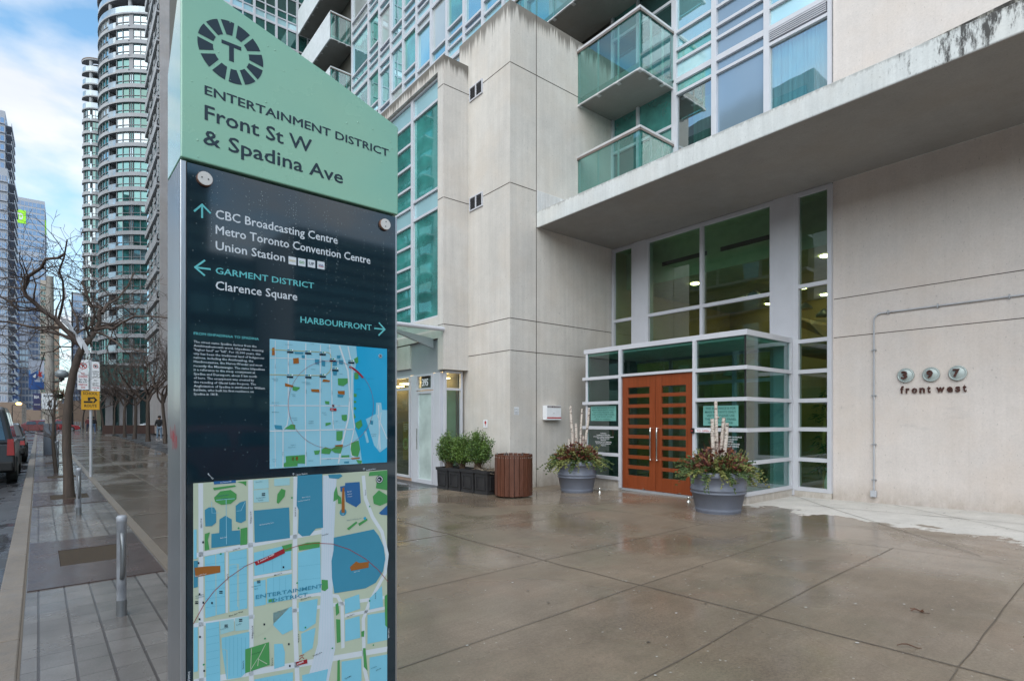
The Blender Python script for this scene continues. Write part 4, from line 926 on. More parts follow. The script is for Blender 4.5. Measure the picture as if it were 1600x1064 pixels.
for tx, x, y, wd in (('DISCOVERY DISTRICT', 165, 92, .024), ('OLD TOWN', 355, 88, .012), ('ST LAWRENCE', 480, 118, .014), ('CHINATOWN', 62, 350, .020), ('MARKET', 78, 362, .014), ('ENTERTAINMENT', 290, 378, .027), ('DISTRICT', 320, 392, .017), ('FASHION', 360, 278, .014), ('GRANGE', 210, 468, .014), ('PARK', 220, 482, .010), ('KENSINGTON', 64, 530, .022), ('QUEEN ST', 80, 548, .016), ('MARKET', 66, 602, .022), ('ALEXANDRA', 210, 645, .02), ('PARK', 230, 660, .011), ('GARMENT', 342, 670, .017), ('DISTRICT', 342, 686, .017), ('WELLINGTON', 442, 605, .014), ('PLACE', 455, 620, .010), ('TRINITY', 205, 850, .017), ('BELLWOODS', 188, 868, .023), ('LITTLE', 68, 958, .012), ('ITALY', 72, 974, .010), ('NIAGARA', 340, 968, .016), ('YONGE ST', 560, 552, .010), ('BATHURST ST', 548, 735, .011), ('QUEENS QUAY', 480, 955, .014), ('Lake Ontario', 790, 348, .022), ('Harbour', 705, 428, .016), ('BILLY BISHOP', 815, 768, .02), ('AIRPORT', 820, 782, .016), ('KING WEST', 575, 315, .012), ('LIBERTY', 545, 670, .010)): m1.text(tx, x, y, wd, .0023, 'ink', .008)
for x, y0, tx in ((94, 270, 'JOHN ST'), (194, 250, 'PETER ST'), (326, 460, 'SPADINA'), (437, 450, 'BATHURST'), (522, 470, 'FRONT ST'), (532, 690, 'FRONT'), (652, 520, 'GARDINER'), (150, 930, 'OSSINGTON'), (326, 930, 'DUFFERIN')): m1.text(tx, x, y0, .014, .002, 'ink', .008, math.pi/2)
m1.build('district_map', kio)
# ---- lower map
m2 = Map(lambda x, y: kp(285+x/3.0926, 720+y/3.0926), 0, 0, .0066)
YB = 1400                                  # the map runs on below the frame
lo = lambda x: 107-(x-50)*.0695
m2.poly([(50, 107), (985, 42), (985, YB+60), (50, YB)], 'beige'); m2.up()
rd = .0135
for x, w in ((82, .0125), (322, .014), (540, .0145)): m2.line([(x+4, lo(x)+2), (x+6 if x < 500 else x-2, 700), (x+10 if x < 500 else x+25, YB-10)], w, 'road')
# cross streets slope up to the right
for x0, y0, x1, y1, w in ((52, 455, 720, 330, .014), (52, 790, 980, 640 if False else 655, .012), (52, 1065, 985, 905, .019), (210, 560, 212, 560, .001)): 
    if w > .002: m2.line([(x0, y0), (x1, y1)], w, 'road')
m2.line([(340, 560), (525, 530)], .009, 'road'); m2.line([(870, 70), (880, 180), (915, 270), (960, 340), (985, 450), (975, 540), (900, 680), (870, 760), (875, 1000), (900, 1100)], .013, 'road'); m2.line([(540, 655), (650, 640), (745, 650), (768, 690), (772, 900)], .012, 'road'); m2.line([(780, 745), (985, 705)], .011, 'road')
m2.line([(212, 430), (212, 730)], .006, 'road')
m2.up()
# rail lands
m2.poly([(676, 70), (742, 66), (730, 330), (722, 640), (735, 900), (690, 1120), (560, 1200), (600, 1050), (650, 880), (665, 640), (668, 330)], 'rail'); m2.up()
for k in range(6):
    q = k/5; m2.line([(680+58*q, 72), (672+54*q, 330), (668+50*q, 640), (655+74*q, 890), (602+84*q, 1100)], .0005, 'base')
# blocks
B = lambda pts, m='block': m2.poly(pts, m)
B([(52, 330), (66, 328), (66, 470), (52, 472)]); B([(52, 480), (72, 478), (72, 605), (52, 610)], 'big'); B([(52, 800), (72, 798), (72, 900), (52, 905)]); B([(52, 905), (72, 900), (72, 1010), (52, 1015)])
B([(105, 460), (200, 440), (205, 730), (108, 755)]); B([(222, 440), (308, 422), (310, 708), (225, 725)]); B([(342, 440), (520, 400), (522, 520), (345, 552)]); B([(405, 565), (525, 542), (525, 665), (405, 685)]); B([(342, 580), (398, 570), (400, 690), (345, 700)])
B([(110, 780), (175, 770), (178, 900), (180, 1060), (112, 1075)]); B([(186, 850), (320, 820), (322, 1000), (280, 1040), (210, 1050), (188, 905)]); B([(435, 730), (525, 700), (530, 810), (480, 835), (436, 790)]); B([(440, 880), (480, 878), (492, 920), (490, 985), (440, 1000)])
B([(555, 440), (662, 410), (665, 630), (555, 648)]); B([(558, 680), (650, 662), (640, 780), (580, 820), (560, 815)]); B([(570, 830), (640, 800), (625, 900), (575, 930)]); B([(780, 665), (850, 640), (855, 710), (782, 735)]); B([(782, 765), (852, 745), (855, 850), (782, 868)]); B([(900, 660), (960, 600), (965, 700), (900, 715)]); B([(890, 740), (985, 725), (985, 860), (890, 880)])
B([(110, 1100), (300, 1060), (300, 1390), (112, 1390)]); B([(345, 1050), (530, 1015), (535, 1380), (345, 1390)]); B([(575, 1030), (700, 1000), (640, 1380), (578, 1390)]); B([(765, 965), (860, 950), (862, 1120), (765, 1140)]); B([(900, 945), (985, 930), (985, 1100), (900, 1130)])
B([(340, 92), (412, 86), (414, 130), (342, 136)], 'base'); B([(340, 140), (412, 134), (415, 195), (342, 200)], 'base'); B([(440, 86), (515, 80), (515, 115), (440, 120)], 'base'); B([(175, 770), (245, 758), (248, 815), (180, 835)], 'base'); B([(250, 756), (318, 745), (320, 810), (252, 818)], 'base')
B([(345, 700), (525, 672), (528, 690), (400, 820), (345, 850)], 'beige')
m2.up()
# lot lines
for (x0, y0, x1, y1, n, ver) in ((108, 455, 203, 745, 7, 0), (224, 435, 308, 715, 7, 0), (345, 432, 520, 540, 4, 1), (112, 775, 176, 1065, 8, 0), (188, 850, 320, 1040, 7, 1), (112, 1100, 298, 1380, 8, 0), (408, 560, 524, 670, 4, 1), (556, 440, 664, 640, 3, 0), (345, 1050, 530, 1300, 6, 1)):
    for k in range(1, n):
        q = k/n
        if ver: m2.line([(x0+(x1-x0)*q, y0-2), (x0+(x1-x0)*q, y1-8)], .0004, 'big')
        else: m2.line([(x0+2, y0+(y1-y0)*q), (x1-2, y0+(y1-y0)*q-12)], .0004, 'big')
m2.line([(158, 450), (160, 745)], .0016, 'beige'); m2.line([(268, 495), (270, 712)], .0016, 'beige'); m2.line([(178, 770), (180, 900), (212, 910), (214, 1050)], .0016, 'beige'); m2.line([(222, 500), (262, 494), (264, 700)], .0018, 'beige')
# large buildings
B([(105, 235), (125, 222), (150, 222), (160, 240), (160, 295), (140, 312), (108, 314)], 'big'); B([(254, 215), (275, 198), (303, 190), (303, 285), (280, 298), (255, 290)], 'big')
B([(137, 350), (175, 345), (176, 280), (205, 262), (235, 280), (236, 335), (275, 332), (276, 400), (137, 418)], 'big'); B([(342, 238), (512, 222), (516, 370), (346, 392)], 'big')
B([(552, 70), (672, 62), (676, 320), (640, 325), (612, 358), (575, 362), (555, 345), (558, 235), (548, 215)], 'big'); B([(782, 105), (852, 100), (858, 200), (835, 222), (785, 195), (780, 140)], 'deep'); B([(758, 122), (782, 118), (782, 145), (760, 147)], 'deep'); B([(148, 98), (255, 92), (255, 104), (150, 112)], 'deep'); B([(945, 250), (985, 212), (985, 260), (955, 258)], 'deep')
xs = [(727, 368), (920, 328), (945, 360), (968, 410), (976, 470), (965, 530), (930, 585), (880, 612), (730, 636), (718, 560), (716, 480), (726, 430)]; B(xs, 'big'); B([(700, 45+20), (760, 62), (770, 72), (750, 85), (705, 82)], 'big')
m2.disc(772, 246, .0125, 'big', 20)
m2.up()
for p in ([(150, 175), (180, 145), (230, 138), (258, 158), (258, 182), (230, 205), (185, 210), (155, 195)], [(145, 128), (250, 115), (256, 122), (150, 140)], [(260, 100), (306, 96), (304, 120), (290, 108)], [(105, 350), (130, 342), (120, 380), (128, 425), (105, 430)], [(278, 325), (310, 318), (310, 400), (276, 405)], [(455, 160), (475, 132), (495, 140), (490, 170), (460, 205), (452, 200)], [(555, 405), (600, 392), (660, 388), (658, 415), (560, 430)], [(476, 408), (525, 396), (524, 430), (490, 436)], [(728, 150), (740, 120), (750, 180), (725, 195)], [(745, 160), (762, 175), (765, 205), (748, 205)], [(895, 72), (940, 68), (930, 130), (985, 140), (985, 60), (985, 44), (900, 52)], [(915, 170), (945, 140), (985, 165), (985, 200), (950, 215), (920, 205)], [(300, 905), (415, 870), (418, 980), (300, 1020)], [(668, 570), (698, 572), (700, 612), (685, 625), (668, 620)], [(735, 690), (748, 680), (754, 730), (738, 745)], [(738, 760), (758, 762), (760, 870), (742, 875)], [(868, 900), (880, 900), (890, 1010), (872, 990)], [(745, 960), (756, 955), (758, 1120), (742, 1130)], [(790, 325), (835, 290), (842, 296), (800, 332)], [(845, 300), (888, 275), (890, 285), (850, 312)], [(412, 665), (440, 660), (440, 676), (412, 680)], [(972, 650), (985, 640), (985, 800), (975, 790)], [(860, 820), (875, 815), (873, 845), (860, 845)]): m2.poly(p, 'green')
m2.up()
for p in ([(55, 512), (120, 505), (180, 503), (180, 535), (60, 558)], [(768, 130), (778, 125), (780, 248), (764, 248)], [(805, 510), (835, 482), (850, 490), (896, 484), (895, 512), (810, 528)]): m2.poly(p, 'brown')
m2.line([(360, 985), (365, 945), (398, 880)], .0020, 'beige'); m2.line([(330, 900), (326, 1010)], .0020, 'beige'); m2.line([(325, 1005), (360, 950), (405, 975)], .0020, 'beige'); m2.line([(160, 188), (250, 180)], .0016, 'pale'); m2.line([(208, 185), (210, 400)], .0016, 'pale'); m2.line([(138, 195), (140, 250), (175, 248)], .0014, 'pale'); m2.line([(258, 240), (280, 238), (300, 195)], .0014, 'pale')
m2.disc(877, 275, .005, 'water', 14)
m2.up()
for x, y in ((182, 446), (268, 322), (525, 176), (900, 218), (395, 853), (550, 586), (590, 800), (100, 978), (900, 672), (720, 900), (918, 885)): m2.disc(x, y, .0028, 'dot', 12)
for x, y in ((97, 390), (75, 490), (98, 680), (80, 760), (82, 845), (140, 682), (510, 880), (392, 785), (484, 510), (102, 1008), (515, 985), (80, 640)): m2.rect(x-4, y-5, x+4, y+5, 'black')
for x, y in ((388, 160), (365, 580), (183, 630), (208, 792), (278, 765), (66, 680)): m2.rect(x-8, y-6, x+8, y-1, 'black', -1); m2.rect(x-8, y+2, x+8, y+7, 'black', -1)
m2.up()
# 5 minute walk arc
arc = [(50, 782), (100, 690), (150, 625), (220, 560), (300, 505), (345, 485), (490, 428), (560, 405), (640, 394), (720, 398), (800, 424), (880, 470), (940, 522), (988, 580)]
m2.line(arc, .0017, 'red'); m2.up(); m2.poly([(345, 486), (420, 452), (486, 420), (492, 441), (425, 474), (352, 502)], 'red'); m2.poly([(545, 966), (598, 952), (600, 972), (548, 984)], 'red'); m2.line([(560, 938), (584, 930)], .0022, 'red'); m2.line([(560, 955), (574, 940), (582, 950)], .0024, 'red')
m2.up()
m2.text('5 minute walk', 362, 490, .0525, .0060, 'white', .006, .355); m2.text('HERE', 552, 980, .0205, .0052, 'white', .015, .2)
(a0, z0), (a1, z1) = m2.f(350, 662), m2.f(672, 606)
m2.text('ENTERTAINMENT', 350, 663, math.hypot(a1-a0, z1-z0), .0118, 'big', .012, math.atan2(z1-z0, a1-a0)); (a0, z0), (a1, z1) = m2.f(428, 678), m2.f(600, 648); m2.text('DISTRICT', 428, 679, math.hypot(a1-a0, z1-z0), .0118, 'big', .012, math.atan2(z1-z0, a1-a0))
sl = .145
for tx, x, y, wd in (('John St', 240, 430, .021), ('Blue Jays Way', 222, 748, .040), ('Blue Jays Way', 568, 670, .034), ('Mercer St', 440, 552, .024), ('Spadina Ave', 625, 940, .032), ('Navy Wharf Ct', 790, 752, .028), ('Bremner Blvd', 670, 360, .022), ('Lake Shore Blvd', 930, 1010, .02), ('Telegram Mews', 780, 1050, .024)): m2.text(tx, x, y, wd, .0042, 'black', .008, sl)
for tx, x, y, wd in (('KING ST W', 92, 320, .028), ('FRONT ST W', 545, 265, .03), ('FRONT ST W', 560, 870, .028), ('Wellington St W', 330, 300, .038), ('Wellington St W', 338, 852, .04), ('Clarence Sq', 293, 1000, .026), ('Clarence Sq', 432, 985, .026), ('Rees St', 930, 660, .02), ('Peter St', 218, 570, .018), ('Simcoe St', 882, 165, .02)): m2.text(tx, x, y, wd, .0044, 'black', .008, math.pi/2)
for tx, x, y, wd, m in (('CBC Broadcasting Centre', 368, 310, .044, 'white'), ('Metro Toronto', 575, 178, .026, 'white'), ('Convention Centre South', 553, 196, .04, 'white'), ("Ripley's", 792, 150, .016, 'white'), ('Aquarium', 792, 162, .017, 'white'), ('of Canada', 792, 174, .018, 'white'), ('CN', 766, 258, .006, 'white'), ('Tower', 762, 268, .012, 'white'), ('Rogers Centre', 824, 536, .022, 'white'), ('Metro Hall', 180, 373, .018, 'white'), ('Roy Thomson Hall', 180, 106, .03, 'white'), ('David Pecaut', 165, 172, .032, 'ink'), ('Square', 185, 184, .018, 'ink'), ('Simcoe Place', 350, 104, .02, 'ink'), ('The Ritz-Carlton', 352, 182, .028, 'ink'), ('Toronto', 362, 192, .016, 'ink'), ('Isabella Valancy', 60, 652, .022, 'ink'), ('Crawford Park', 60, 662, .024, 'ink'), ('Soho Metropolitan', 330, 608, .028, 'ink'), ('Hotel', 345, 618, .01, 'ink'), ('Roundhouse Park', 830, 282, .024, 'ink'), ('Clarence Square', 330, 932, .028, 'black'), ('Hotel Le Germain', 180, 812, .022, 'ink'), ('Lofts', 258, 790, .014, 'ink'), ('Canoe Landing Park', 905, 1000, .024, 'ink'), ('Princess of Wales Theatre', 58, 556, .03, 'white'), ('Festival Hall', 60, 1120, .03, 'ink'), ('Bobbie Rosenfeld', 790, 288, .03, 'ink')): m2.text(tx, x, y, wd, .0036, m, .004, .07)
m2.disc(947, 88, .0142, 'black', 28); m2.up(); m2.disc(947, 88, .0118, 'white', 28, .0095); m2.text('N', 941, 95, .0065, .0068, 'white', .02, .05)
m2.build('street_map', kio)
g = MB(); m3 = Map(m2.f, 0, 0, DL); m3.text('Union Station', 545, 70, .038, .0048, 'white', .006, .08); m3.text('Scotiabank Arena', 885, 46, .036, .0044, 'white', .006, .08); m3.text('District', 34, 1060, .03, .0062, 'white', .006, math.pi/2); m3.text('Harbourfront', 995, 850, .034, .0045, 'white', .006, math.pi/2); m3.text('Metro Hall', 118, 62, .022, .0042, 'white', .004, -.9)
for x, y in ((533, 68), (873, 44)): m3.line([(x, y), (x, y-9)], .001, 'white'); m3.line([(x-5, y-5), (x, y-10), (x+5, y-6)], .001, 'white')
m3.build('edge_lettering', kio)
# rain drops standing on the sign
g = MB(); rd_ = random.Random(5)
def drop(a, z, r, d, st_=1.0, mi=0):
    n = 6; ring = [fk(a+r*math.cos(2*math.pi*i/n), d, z+r*st_*math.sin(2*math.pi*i/n)) for i in range(n)]
    rin = [fk(a+r*.6*math.cos(2*math.pi*i/n), d+r*.34, z+r*.6*st_*math.sin(2*math.pi*i/n)) for i in range(n)]
    g.add(ring+rin+[fk(a, d+r*.42, z)], [(i, (i+1) % n, n+(i+1) % n, n+i) for i in range(n)]+[(n+i, n+(i+1) % n, 2*n) for i in range(n)], mi, True)
for col in range(24):
    a = rd_.uniform(.03, KW-.03); z = ZB-.02-rd_.random()**2*.25; n_ = rd_.randint(4, 16)
    for k in range(n_): drop(a+rd_.gauss(0, .0012), z, rd_.uniform(.0006, .0014), .006, rd_.uniform(1, 2.4)); z -= rd_.uniform(.006, .02)
for k in range(420): drop(rd_.uniform(.02, KW-.015), ZB-.015-rd_.random()**1.7*.9, rd_.uniform(.0005, .0013), .006, rd_.uniform(1, 1.6))
for k in range(60):
    a = rd_.uniform(.01, KW-.01); z = rd_.uniform(ZB+.01, ZB+.5)
    top = zt1+slope*(a-a1) if a < a1 else zt1+(zr_top-zt1)*(a-a1)/(KW-a1)
    if z < top-.01: drop(a, z, rd_.uniform(.0010, .0030), .0082, rd_.uniform(1, 1.7), 1)
tag(g.build('raindrops', [pbr('water_drop', (.10, .14, .15), .05, 0, .1, spec=1), M['k_green']], kio), kind='stuff')
# ------------------------------------------------------------------ things at the entrance
rp = random.Random(21)
M['pot'] = pbr('blue_grey_plastic', (.155, .170, .215), .45, 0, .10, 3, .05, 60)
M['leaf_a'] = pbr('conifer_green', (.065, .105, .030), .6, 0, .45, 14); M['leaf_b'] = pbr('yellow_green_sprig', (.21, .22, .065), .6, 0, .4, 14)
M['leaf_c'] = pbr('copper_leaf', (.17, .062, .030), .55, 0, .5, 14); M['leaf_d'] = pbr('dark_red_leaf', (.075, .018, .018), .5, 0, .5, 14); M['leaf_e'] = pbr('boxwood_leaf', (.060, .115, .024), .5, 0, .5, 12); M['leaf_f'] = pbr('boxwood_new_leaf', (.12, .20, .035), .5, 0, .4, 12)
M['twig'] = pbr('brown_twig', (.12, .075, .045), .8, 0, .3, 20); M['red_twig'] = pbr('red_dogwood_twig', (.17, .045, .035), .6, 0, .3, 20)
def birch():
    t = NT('birch_bark'); c = t.coord((1, 1, 1)); n = t.noise(t.coord((7, 7, 34)), 1.0, 4, .7); k = t.noise(t.coord((9, 9, 16)), 1.0, 3, .6)
    col = t.mix(t.rng(n, .53, .60, 0, .85), (.55, .48, .42), (.12, .075, .06)); col = t.mix(t.rng(k, .60, .64, 0, .95), col, (.03, .02, .018)); t.bsdf(col, .7); return t.mat
M['birch'] = birch()
def leafq(g, p, d, L, W, mi):
    d = d.normalized(); s = d.cross(Vector((rp.uniform(-1, 1), rp.uniform(-1, 1), rp.uniform(-1, 1))))
    if s.length < 1e-4: s = d.orthogonal()
    s = s.normalized()*W; u = d.cross(s).normalized()*W*.35
    g.add([p, p+d*L*.5+s+u, p+d*L, p+d*L*.5-s+u], [(0, 1, 2), (0, 2, 3)], mi)
def pot(name, loc, rr, rb, H, lab_pot, lab_plant, seed, tops):
    rp.seed(seed); x, y = loc; z = gz(x, y); t = thing('planter_pot', lab_pot, 'planter', (x, y, z), 'grey barrel planters by the doors')
    k = rr; g = MB()
    prof = [(rb, .0), (rb*1.02, .03), (rb*1.05, .05), (rb*1.03, .065), (rb*1.04, .085), (rb*1.06, .10), (rb+(rr-rb)*.5, H*.46), (rb+(rr-rb)*.5+.018, H*.47), (rb+(rr-rb)*.52+.018, H*.50), (rb+(rr-rb)*.53+.004, H*.51), (rb+(rr-rb)*.55+.004, H*.54), (rb+(rr-rb)*.56+.016, H*.55), (rb+(rr-rb)*.58+.016, H*.58), (rb+(rr-rb)*.59, H*.59), (rr-.035, H*.85), (rr-.005, H*.865), (rr, H*.90), (rr-.006, H*.93), (rr-.012, H*.99), (rr-.03, H), (rr-.06, H*.985), (rr-.07, H*.90), (.001, H*.89)]
    g.lathe(prof, (x, y, z), 48); g.build('barrel', M['pot'], t)
    pl = thing('winter_arrangement', lab_plant, 'plant', (x, y, z+H*.9), 'winter arrangements of birch and evergreens')
    g = MB()
    for (dx, dy, h, r, lx, ly) in tops:
        pts = [(x+dx+lx*q, y+dy+ly*q, z+H*.85+h*q) for q in (0, .3, .6, 1)]; g.tube([(p[0]+rp.gauss(0, .006), p[1]+rp.gauss(0, .006), p[2]) for p in pts], [r, r*.95, r*.9, r*.8], 9)
        if False: pass
    # one birch pole per tube
    g = None
    for (dx, dy, h, r, lx, ly) in tops:
        g = MB(); pts = [(x+dx+lx*q+rp.gauss(0, .004), y+dy+ly*q+rp.gauss(0, .004), z+H*.85+h*q) for q in (0, .25, .5, .75, 1)]; g.tube(pts, [r, r*.97, r*.93, r*.9, r*.84], 9)
        if rp.random() < .6: q = .6; b = Vector(pts[3]); g.tube([b, b+Vector((rp.uniform(-.05, .05), rp.uniform(-.05, .05), .05))], r*.4, 6)
        g.build('birch_pole', M['birch'], pl)
    g = MB()
    for i in range(26):
        a = rp.uniform(0, 6.28); q = rp.uniform(.02, .16); p = Vector((x+q*math.cos(a), y+q*math.sin(a), z+H*.9)); h = rp.uniform(.35, .75)
        g.tube([p, p+Vector((rp.gauss(0, .03), rp.gauss(0, .03), h*.5)), p+Vector((rp.gauss(0, .07), rp.gauss(0, .07), h))], [.004, .003, .0015], 4)
    g.build('red_twigs', M['red_twig'], pl)
    g = MB()
    # drooping evergreen sprays round the rim
    for i in range(190):
        a = rp.uniform(0, 6.28); q = rp.uniform(.12, rr*.85); p = Vector((x+q*math.cos(a), y+q*math.sin(a), z+H*.97)); out = Vector((math.cos(a+rp.gauss(0, .35)), math.sin(a+rp.gauss(0, .35)), 0))
        L = rp.uniform(.16, .34)*(1.2 if q > rr*.5 else .9); rise = rp.uniform(.10, .40) if q < rr*.6 else rp.uniform(.0, .24); mi = 0 if rp.random() < .55 else 1
        pr = p
        for k2 in range(9):
            s = (k2+1)/9; c = p+out*L*s+Vector((0, 0, rise*s-.26*s*s*(L/.4)))
            dr = (c-pr); pr = c
            for m in range(5): leafq(g, c, dr.normalized()+Vector((rp.gauss(0, .6), rp.gauss(0, .6), rp.gauss(0, .45))), rp.uniform(.035, .08)*(1.2-s*.5), rp.uniform(.007, .016), mi)
    # upright yellow sprigs
    for i in range(90):
        a = rp.uniform(0, 6.28); q = rp.uniform(.1, rr*.72); p = Vector((x+q*math.cos(a), y+q*math.sin(a), z+H)); d = Vector((math.cos(a)*.5+rp.gauss(0, .2), math.sin(a)*.5+rp.gauss(0, .2), 1)).normalized(); L = rp.uniform(.2, .40)
        for k2 in range(14):
            c = p+d*L*k2/14; leafq(g, c, d+Vector((rp.gauss(0, .5), rp.gauss(0, .5), rp.gauss(.2, .3))), rp.uniform(.03, .06), rp.uniform(.006, .012), 1 if rp.random() < .7 else 0)
    # copper and dark red leaves
    for i in range(640):
        a = rp.uniform(0, 6.28); q = rr*.95*math.sqrt(rp.random()); hgt = .33*(1-(q/rr)**2)+.07; p = Vector((x+q*math.cos(a), y+q*math.sin(a), z+H*.95+hgt*rp.uniform(.35, 1.05)))
        d = Vector((math.cos(a)+rp.gauss(0, .6), math.sin(a)+rp.gauss(0, .6), rp.uniform(-.1, 1)))
        leafq(g, p, d, rp.uniform(.06, .12), rp.uniform(.018, .034), 2 if rp.random() < .62 else 3)
    for i in range(10):
        a = rp.uniform(0, 6.28); q = rr*.6; g.ball((x+q*math.cos(a), y+q*math.sin(a), z+H+.1+rp.uniform(0, .1)), .032, 6, 2, (1, 1, 1.3))
    g.build('greenery', [M['leaf_a'], M['leaf_b'], M['leaf_c'], M['leaf_d']], pl, recalc=False)
pot('a', (8.50, 8.28), .455, .335, .66, 'blue-grey barrel planter left of the red doors, beside the concrete wall', 'winter arrangement with five spread birch poles, in the planter left of the doors', 5, [(-.03, .05, 1.26, .036, -.05, .06), (.02, .0, .88, .034, -.02, .03), (.05, -.02, 1.20, .026, .06, -.03), (.08, -.06, .62, .03, .03, -.02), (.10, -.09, 1.22, .03, .07, -.11), (-.08, .10, .55, .026, -.03, .04)])
pot('b', (8.32, 4.90), .48, .345, .665, 'blue-grey barrel planter right of the red doors, at the vestibule corner', 'winter arrangement with a tight cluster of birch poles, in the planter right of the doors', 9, [(.02, .02, 1.24, .030, -.02, .02), (-.03, .05, .95, .035, -.02, .02), (.03, -.03, .97, .033, .03, -.03), (.0, -.08, .88, .033, .04, -.06), (-.05, .02, .75, .03, -.03, .04)])
# brown slatted litter bin
bx_, by_ = 7.02, 8.60; bz_ = gz(bx_, by_)
bn = thing('litter_bin', 'round litter bin of reddish brown wooden slats by the grey wall', 'bin', (bx_, by_, bz_))
for k in range(24):
    a = 2*math.pi*k/24; g = MB(); r0, r1, w_ = .355, .378, .0436
    ca_, sa_ = math.cos(a), math.sin(a); T = lambda p, ca_=ca_, sa_=sa_: Vector((bx_+ca_*p.x-sa_*p.y, by_+sa_*p.x+ca_*p.y, bz_+p.z))
    tl = rp.uniform(-.003, .003); g.box(r0+tl, r1+tl, -w_, w_, .035+rp.uniform(-.004, .004), .845+rp.uniform(-.004, .004), 0, T); g.build('slat', M['wood_bin'], bn, bevel=.004)
g = MB(); g.lathe([(.345, .05), (.345, .80), (.335, .80), (.335, .06), (.001, .06)], (bx_, by_, bz_), 36); g.build('liner', M['black'], bn)
g = MB()
for k in range(24):
    a = 2*math.pi*k/24
    for s in (-.025, .025): aa = a+s/.378; g.ball((bx_+.379*math.cos(aa), by_+.379*math.sin(aa), bz_+.79), .006, 4)
g.build('bolts', M['chrome'], bn)
g = MB()
for k in range(6): a = 2*math.pi*k/6+.3; g.box(bx_+.33*math.cos(a)-.008, bx_+.33*math.cos(a)+.008, by_+.33*math.sin(a)-.008, by_+.33*math.sin(a)+.008, bz_+.75, bz_+.865)
g.build('liner_hooks', M['steel'], bn)
# square black planters with box shrubs
M['blackpot'] = pbr('charcoal_resin', (.030, .029, .031), .45, 0, .2, 5, .1, 40)
labs = ['square charcoal planter farthest from the bin, first of the row of four', 'square charcoal planter second from the shop door in the row of four', 'square charcoal planter third from the shop door in the row of four', 'square charcoal planter with dry cut stalks, next to the litter bin']
for k in range(4):
    yc = 10.86-k*.505; xc = 6.97; z = gz(xc, yc); t = thing('square_planter', labs[k], 'planter', (xc, yc, z), 'square charcoal planters in a row'); g = MB(); h, w0, w1 = .50, .215, .235
    def fr4(z0, z1, a, b): 
        g.add([(xc+s*a, yc+q*a, z+z0) for s, q in ((-1, -1), (1, -1), (1, 1), (-1, 1))]+[(xc+s*b, yc+q*b, z+z1) for s, q in ((-1, -1), (1, -1), (1, 1), (-1, 1))], [(0, 1, 5, 4), (1, 2, 6, 5), (2, 3, 7, 6), (3, 0, 4, 7)])
    fr4(0, .05, w0+.012, w0+.012); fr4(.05, .055, w0+.012, w0); fr4(.055, .43, w0, w1-.008); fr4(.43, .435, w1-.008, w1+.012); fr4(.435, h, w1+.012, w1+.014); fr4(h, h, w1+.014, w1-.02); fr4(h, h-.06, w1-.02, w1-.025)
    g.poly([(xc+s*(w1-.024), yc+q*(w1-.024), z+h-.055) for s, q in ((-1, -1), (1, -1), (1, 1), (-1, 1))], 1); g.poly([(xc+s*w0, yc+q*w0, z) for s, q in ((-1, 1), (1, 1), (1, -1), (-1, -1))]); g.build('tub', [M['blackpot'], M['soil']], t)
    # raised moulding on the two visible faces
    g = MB()
    for ax in (0, 1):
        for (u0, u1, v0, v1) in ((-.14, .14, .10, .115), (-.14, .14, .365, .38), (-.155, -.14, .10, .38), (.14, .155, .10, .38)):
            if ax == 0: g.box(xc-w1-.006, xc-w0+.01, yc+u0, yc+u1, z+v0, z+v1)
            else: g.box(xc+u0, xc+u1, yc-w1-.006, yc-w0+.01, z+v0, z+v1)
    g.build('moulding', M['blackpot'], t)
sl3 = ['tall box shrub with a bare stem, in the planter nearest the shop door', 'bright green box shrub in the second square planter', 'dense box shrub in the third square planter, nearest the cut stalks']
for k, (dy_, h, r, br) in enumerate(((.06, .90, .30, .35), (0, .86, .30, .6), (-.10, .92, .33, .4))):
    yc = 10.86-k*.505+dy_; xc = 6.97; z = gz(xc, yc)+.45; t = thing('box_shrub', sl3[k], 'shrub', (xc, yc, z), 'box shrubs in the square planters'); g = MB(); g2 = MB(); rp.seed(60+k)
    tips = []
    for i in range(95):
        a = rp.uniform(0, 6.28); el = rp.uniform(.1, 1.5); q = rp.uniform(.55, 1); rad = r*(q+.22*rp.random()*(rp.random() < .25)); tp = Vector((xc+rad*math.cos(a)*math.cos(el*.9), yc+rad*math.sin(a)*math.cos(el*.9), z+.16+(h-.22)*rp.uniform(.25, 1)*(.55+.45*math.sin(el)))); tips.append(tp)
        b = Vector((xc+rp.gauss(0, .03), yc+rp.gauss(0, .03), z)); md = b.lerp(tp, .5)+Vector((rp.gauss(0, .02), rp.gauss(0, .02), .05)); g.tube([b, md, tp], [.006, .004, .002], 4, cap=False)
        bright = 1 if rp.random() < br else 0
        for m in range(78):
            s = rp.uniform(.62, 1.06); c = b.lerp(tp, s)+Vector((rp.gauss(0, .034), rp.gauss(0, .034), rp.gauss(0, .034))); leafq(g2, c, (tp-b).normalized()+Vector((rp.gauss(0, .7), rp.gauss(0, .7), rp.gauss(0, .6))), rp.uniform(.022, .040), rp.uniform(.010, .017), bright if rp.random() < .8 else 1-bright)
    g.build('stems', M['twig'], t, recalc=False); g2.build('foliage', [M['leaf_e'], M['leaf_f']], t, recalc=False)
yc = 10.86-3*.505; z = gz(6.97, yc)+.44; g = MB()
for i in range(46):
    p = Vector((6.97+rp.uniform(-.18, .18), yc+rp.uniform(-.2, .2), z+rp.uniform(0, .06))); d = Vector((rp.uniform(-.5, 1), rp.uniform(-1, .6), rp.uniform(0, .35))).normalized(); g.tube([p, p+d*rp.uniform(.1, .3)], [.006, .003], 4)
o = tag(g.build('cut_stalks', pbr('dry_stalk', (.26, .21, .15), .8, 0, .3, 20), org=Vector((6.97, yc, z))), 'dry pale stalks lying in the planter beside the litter bin', 'stalks')
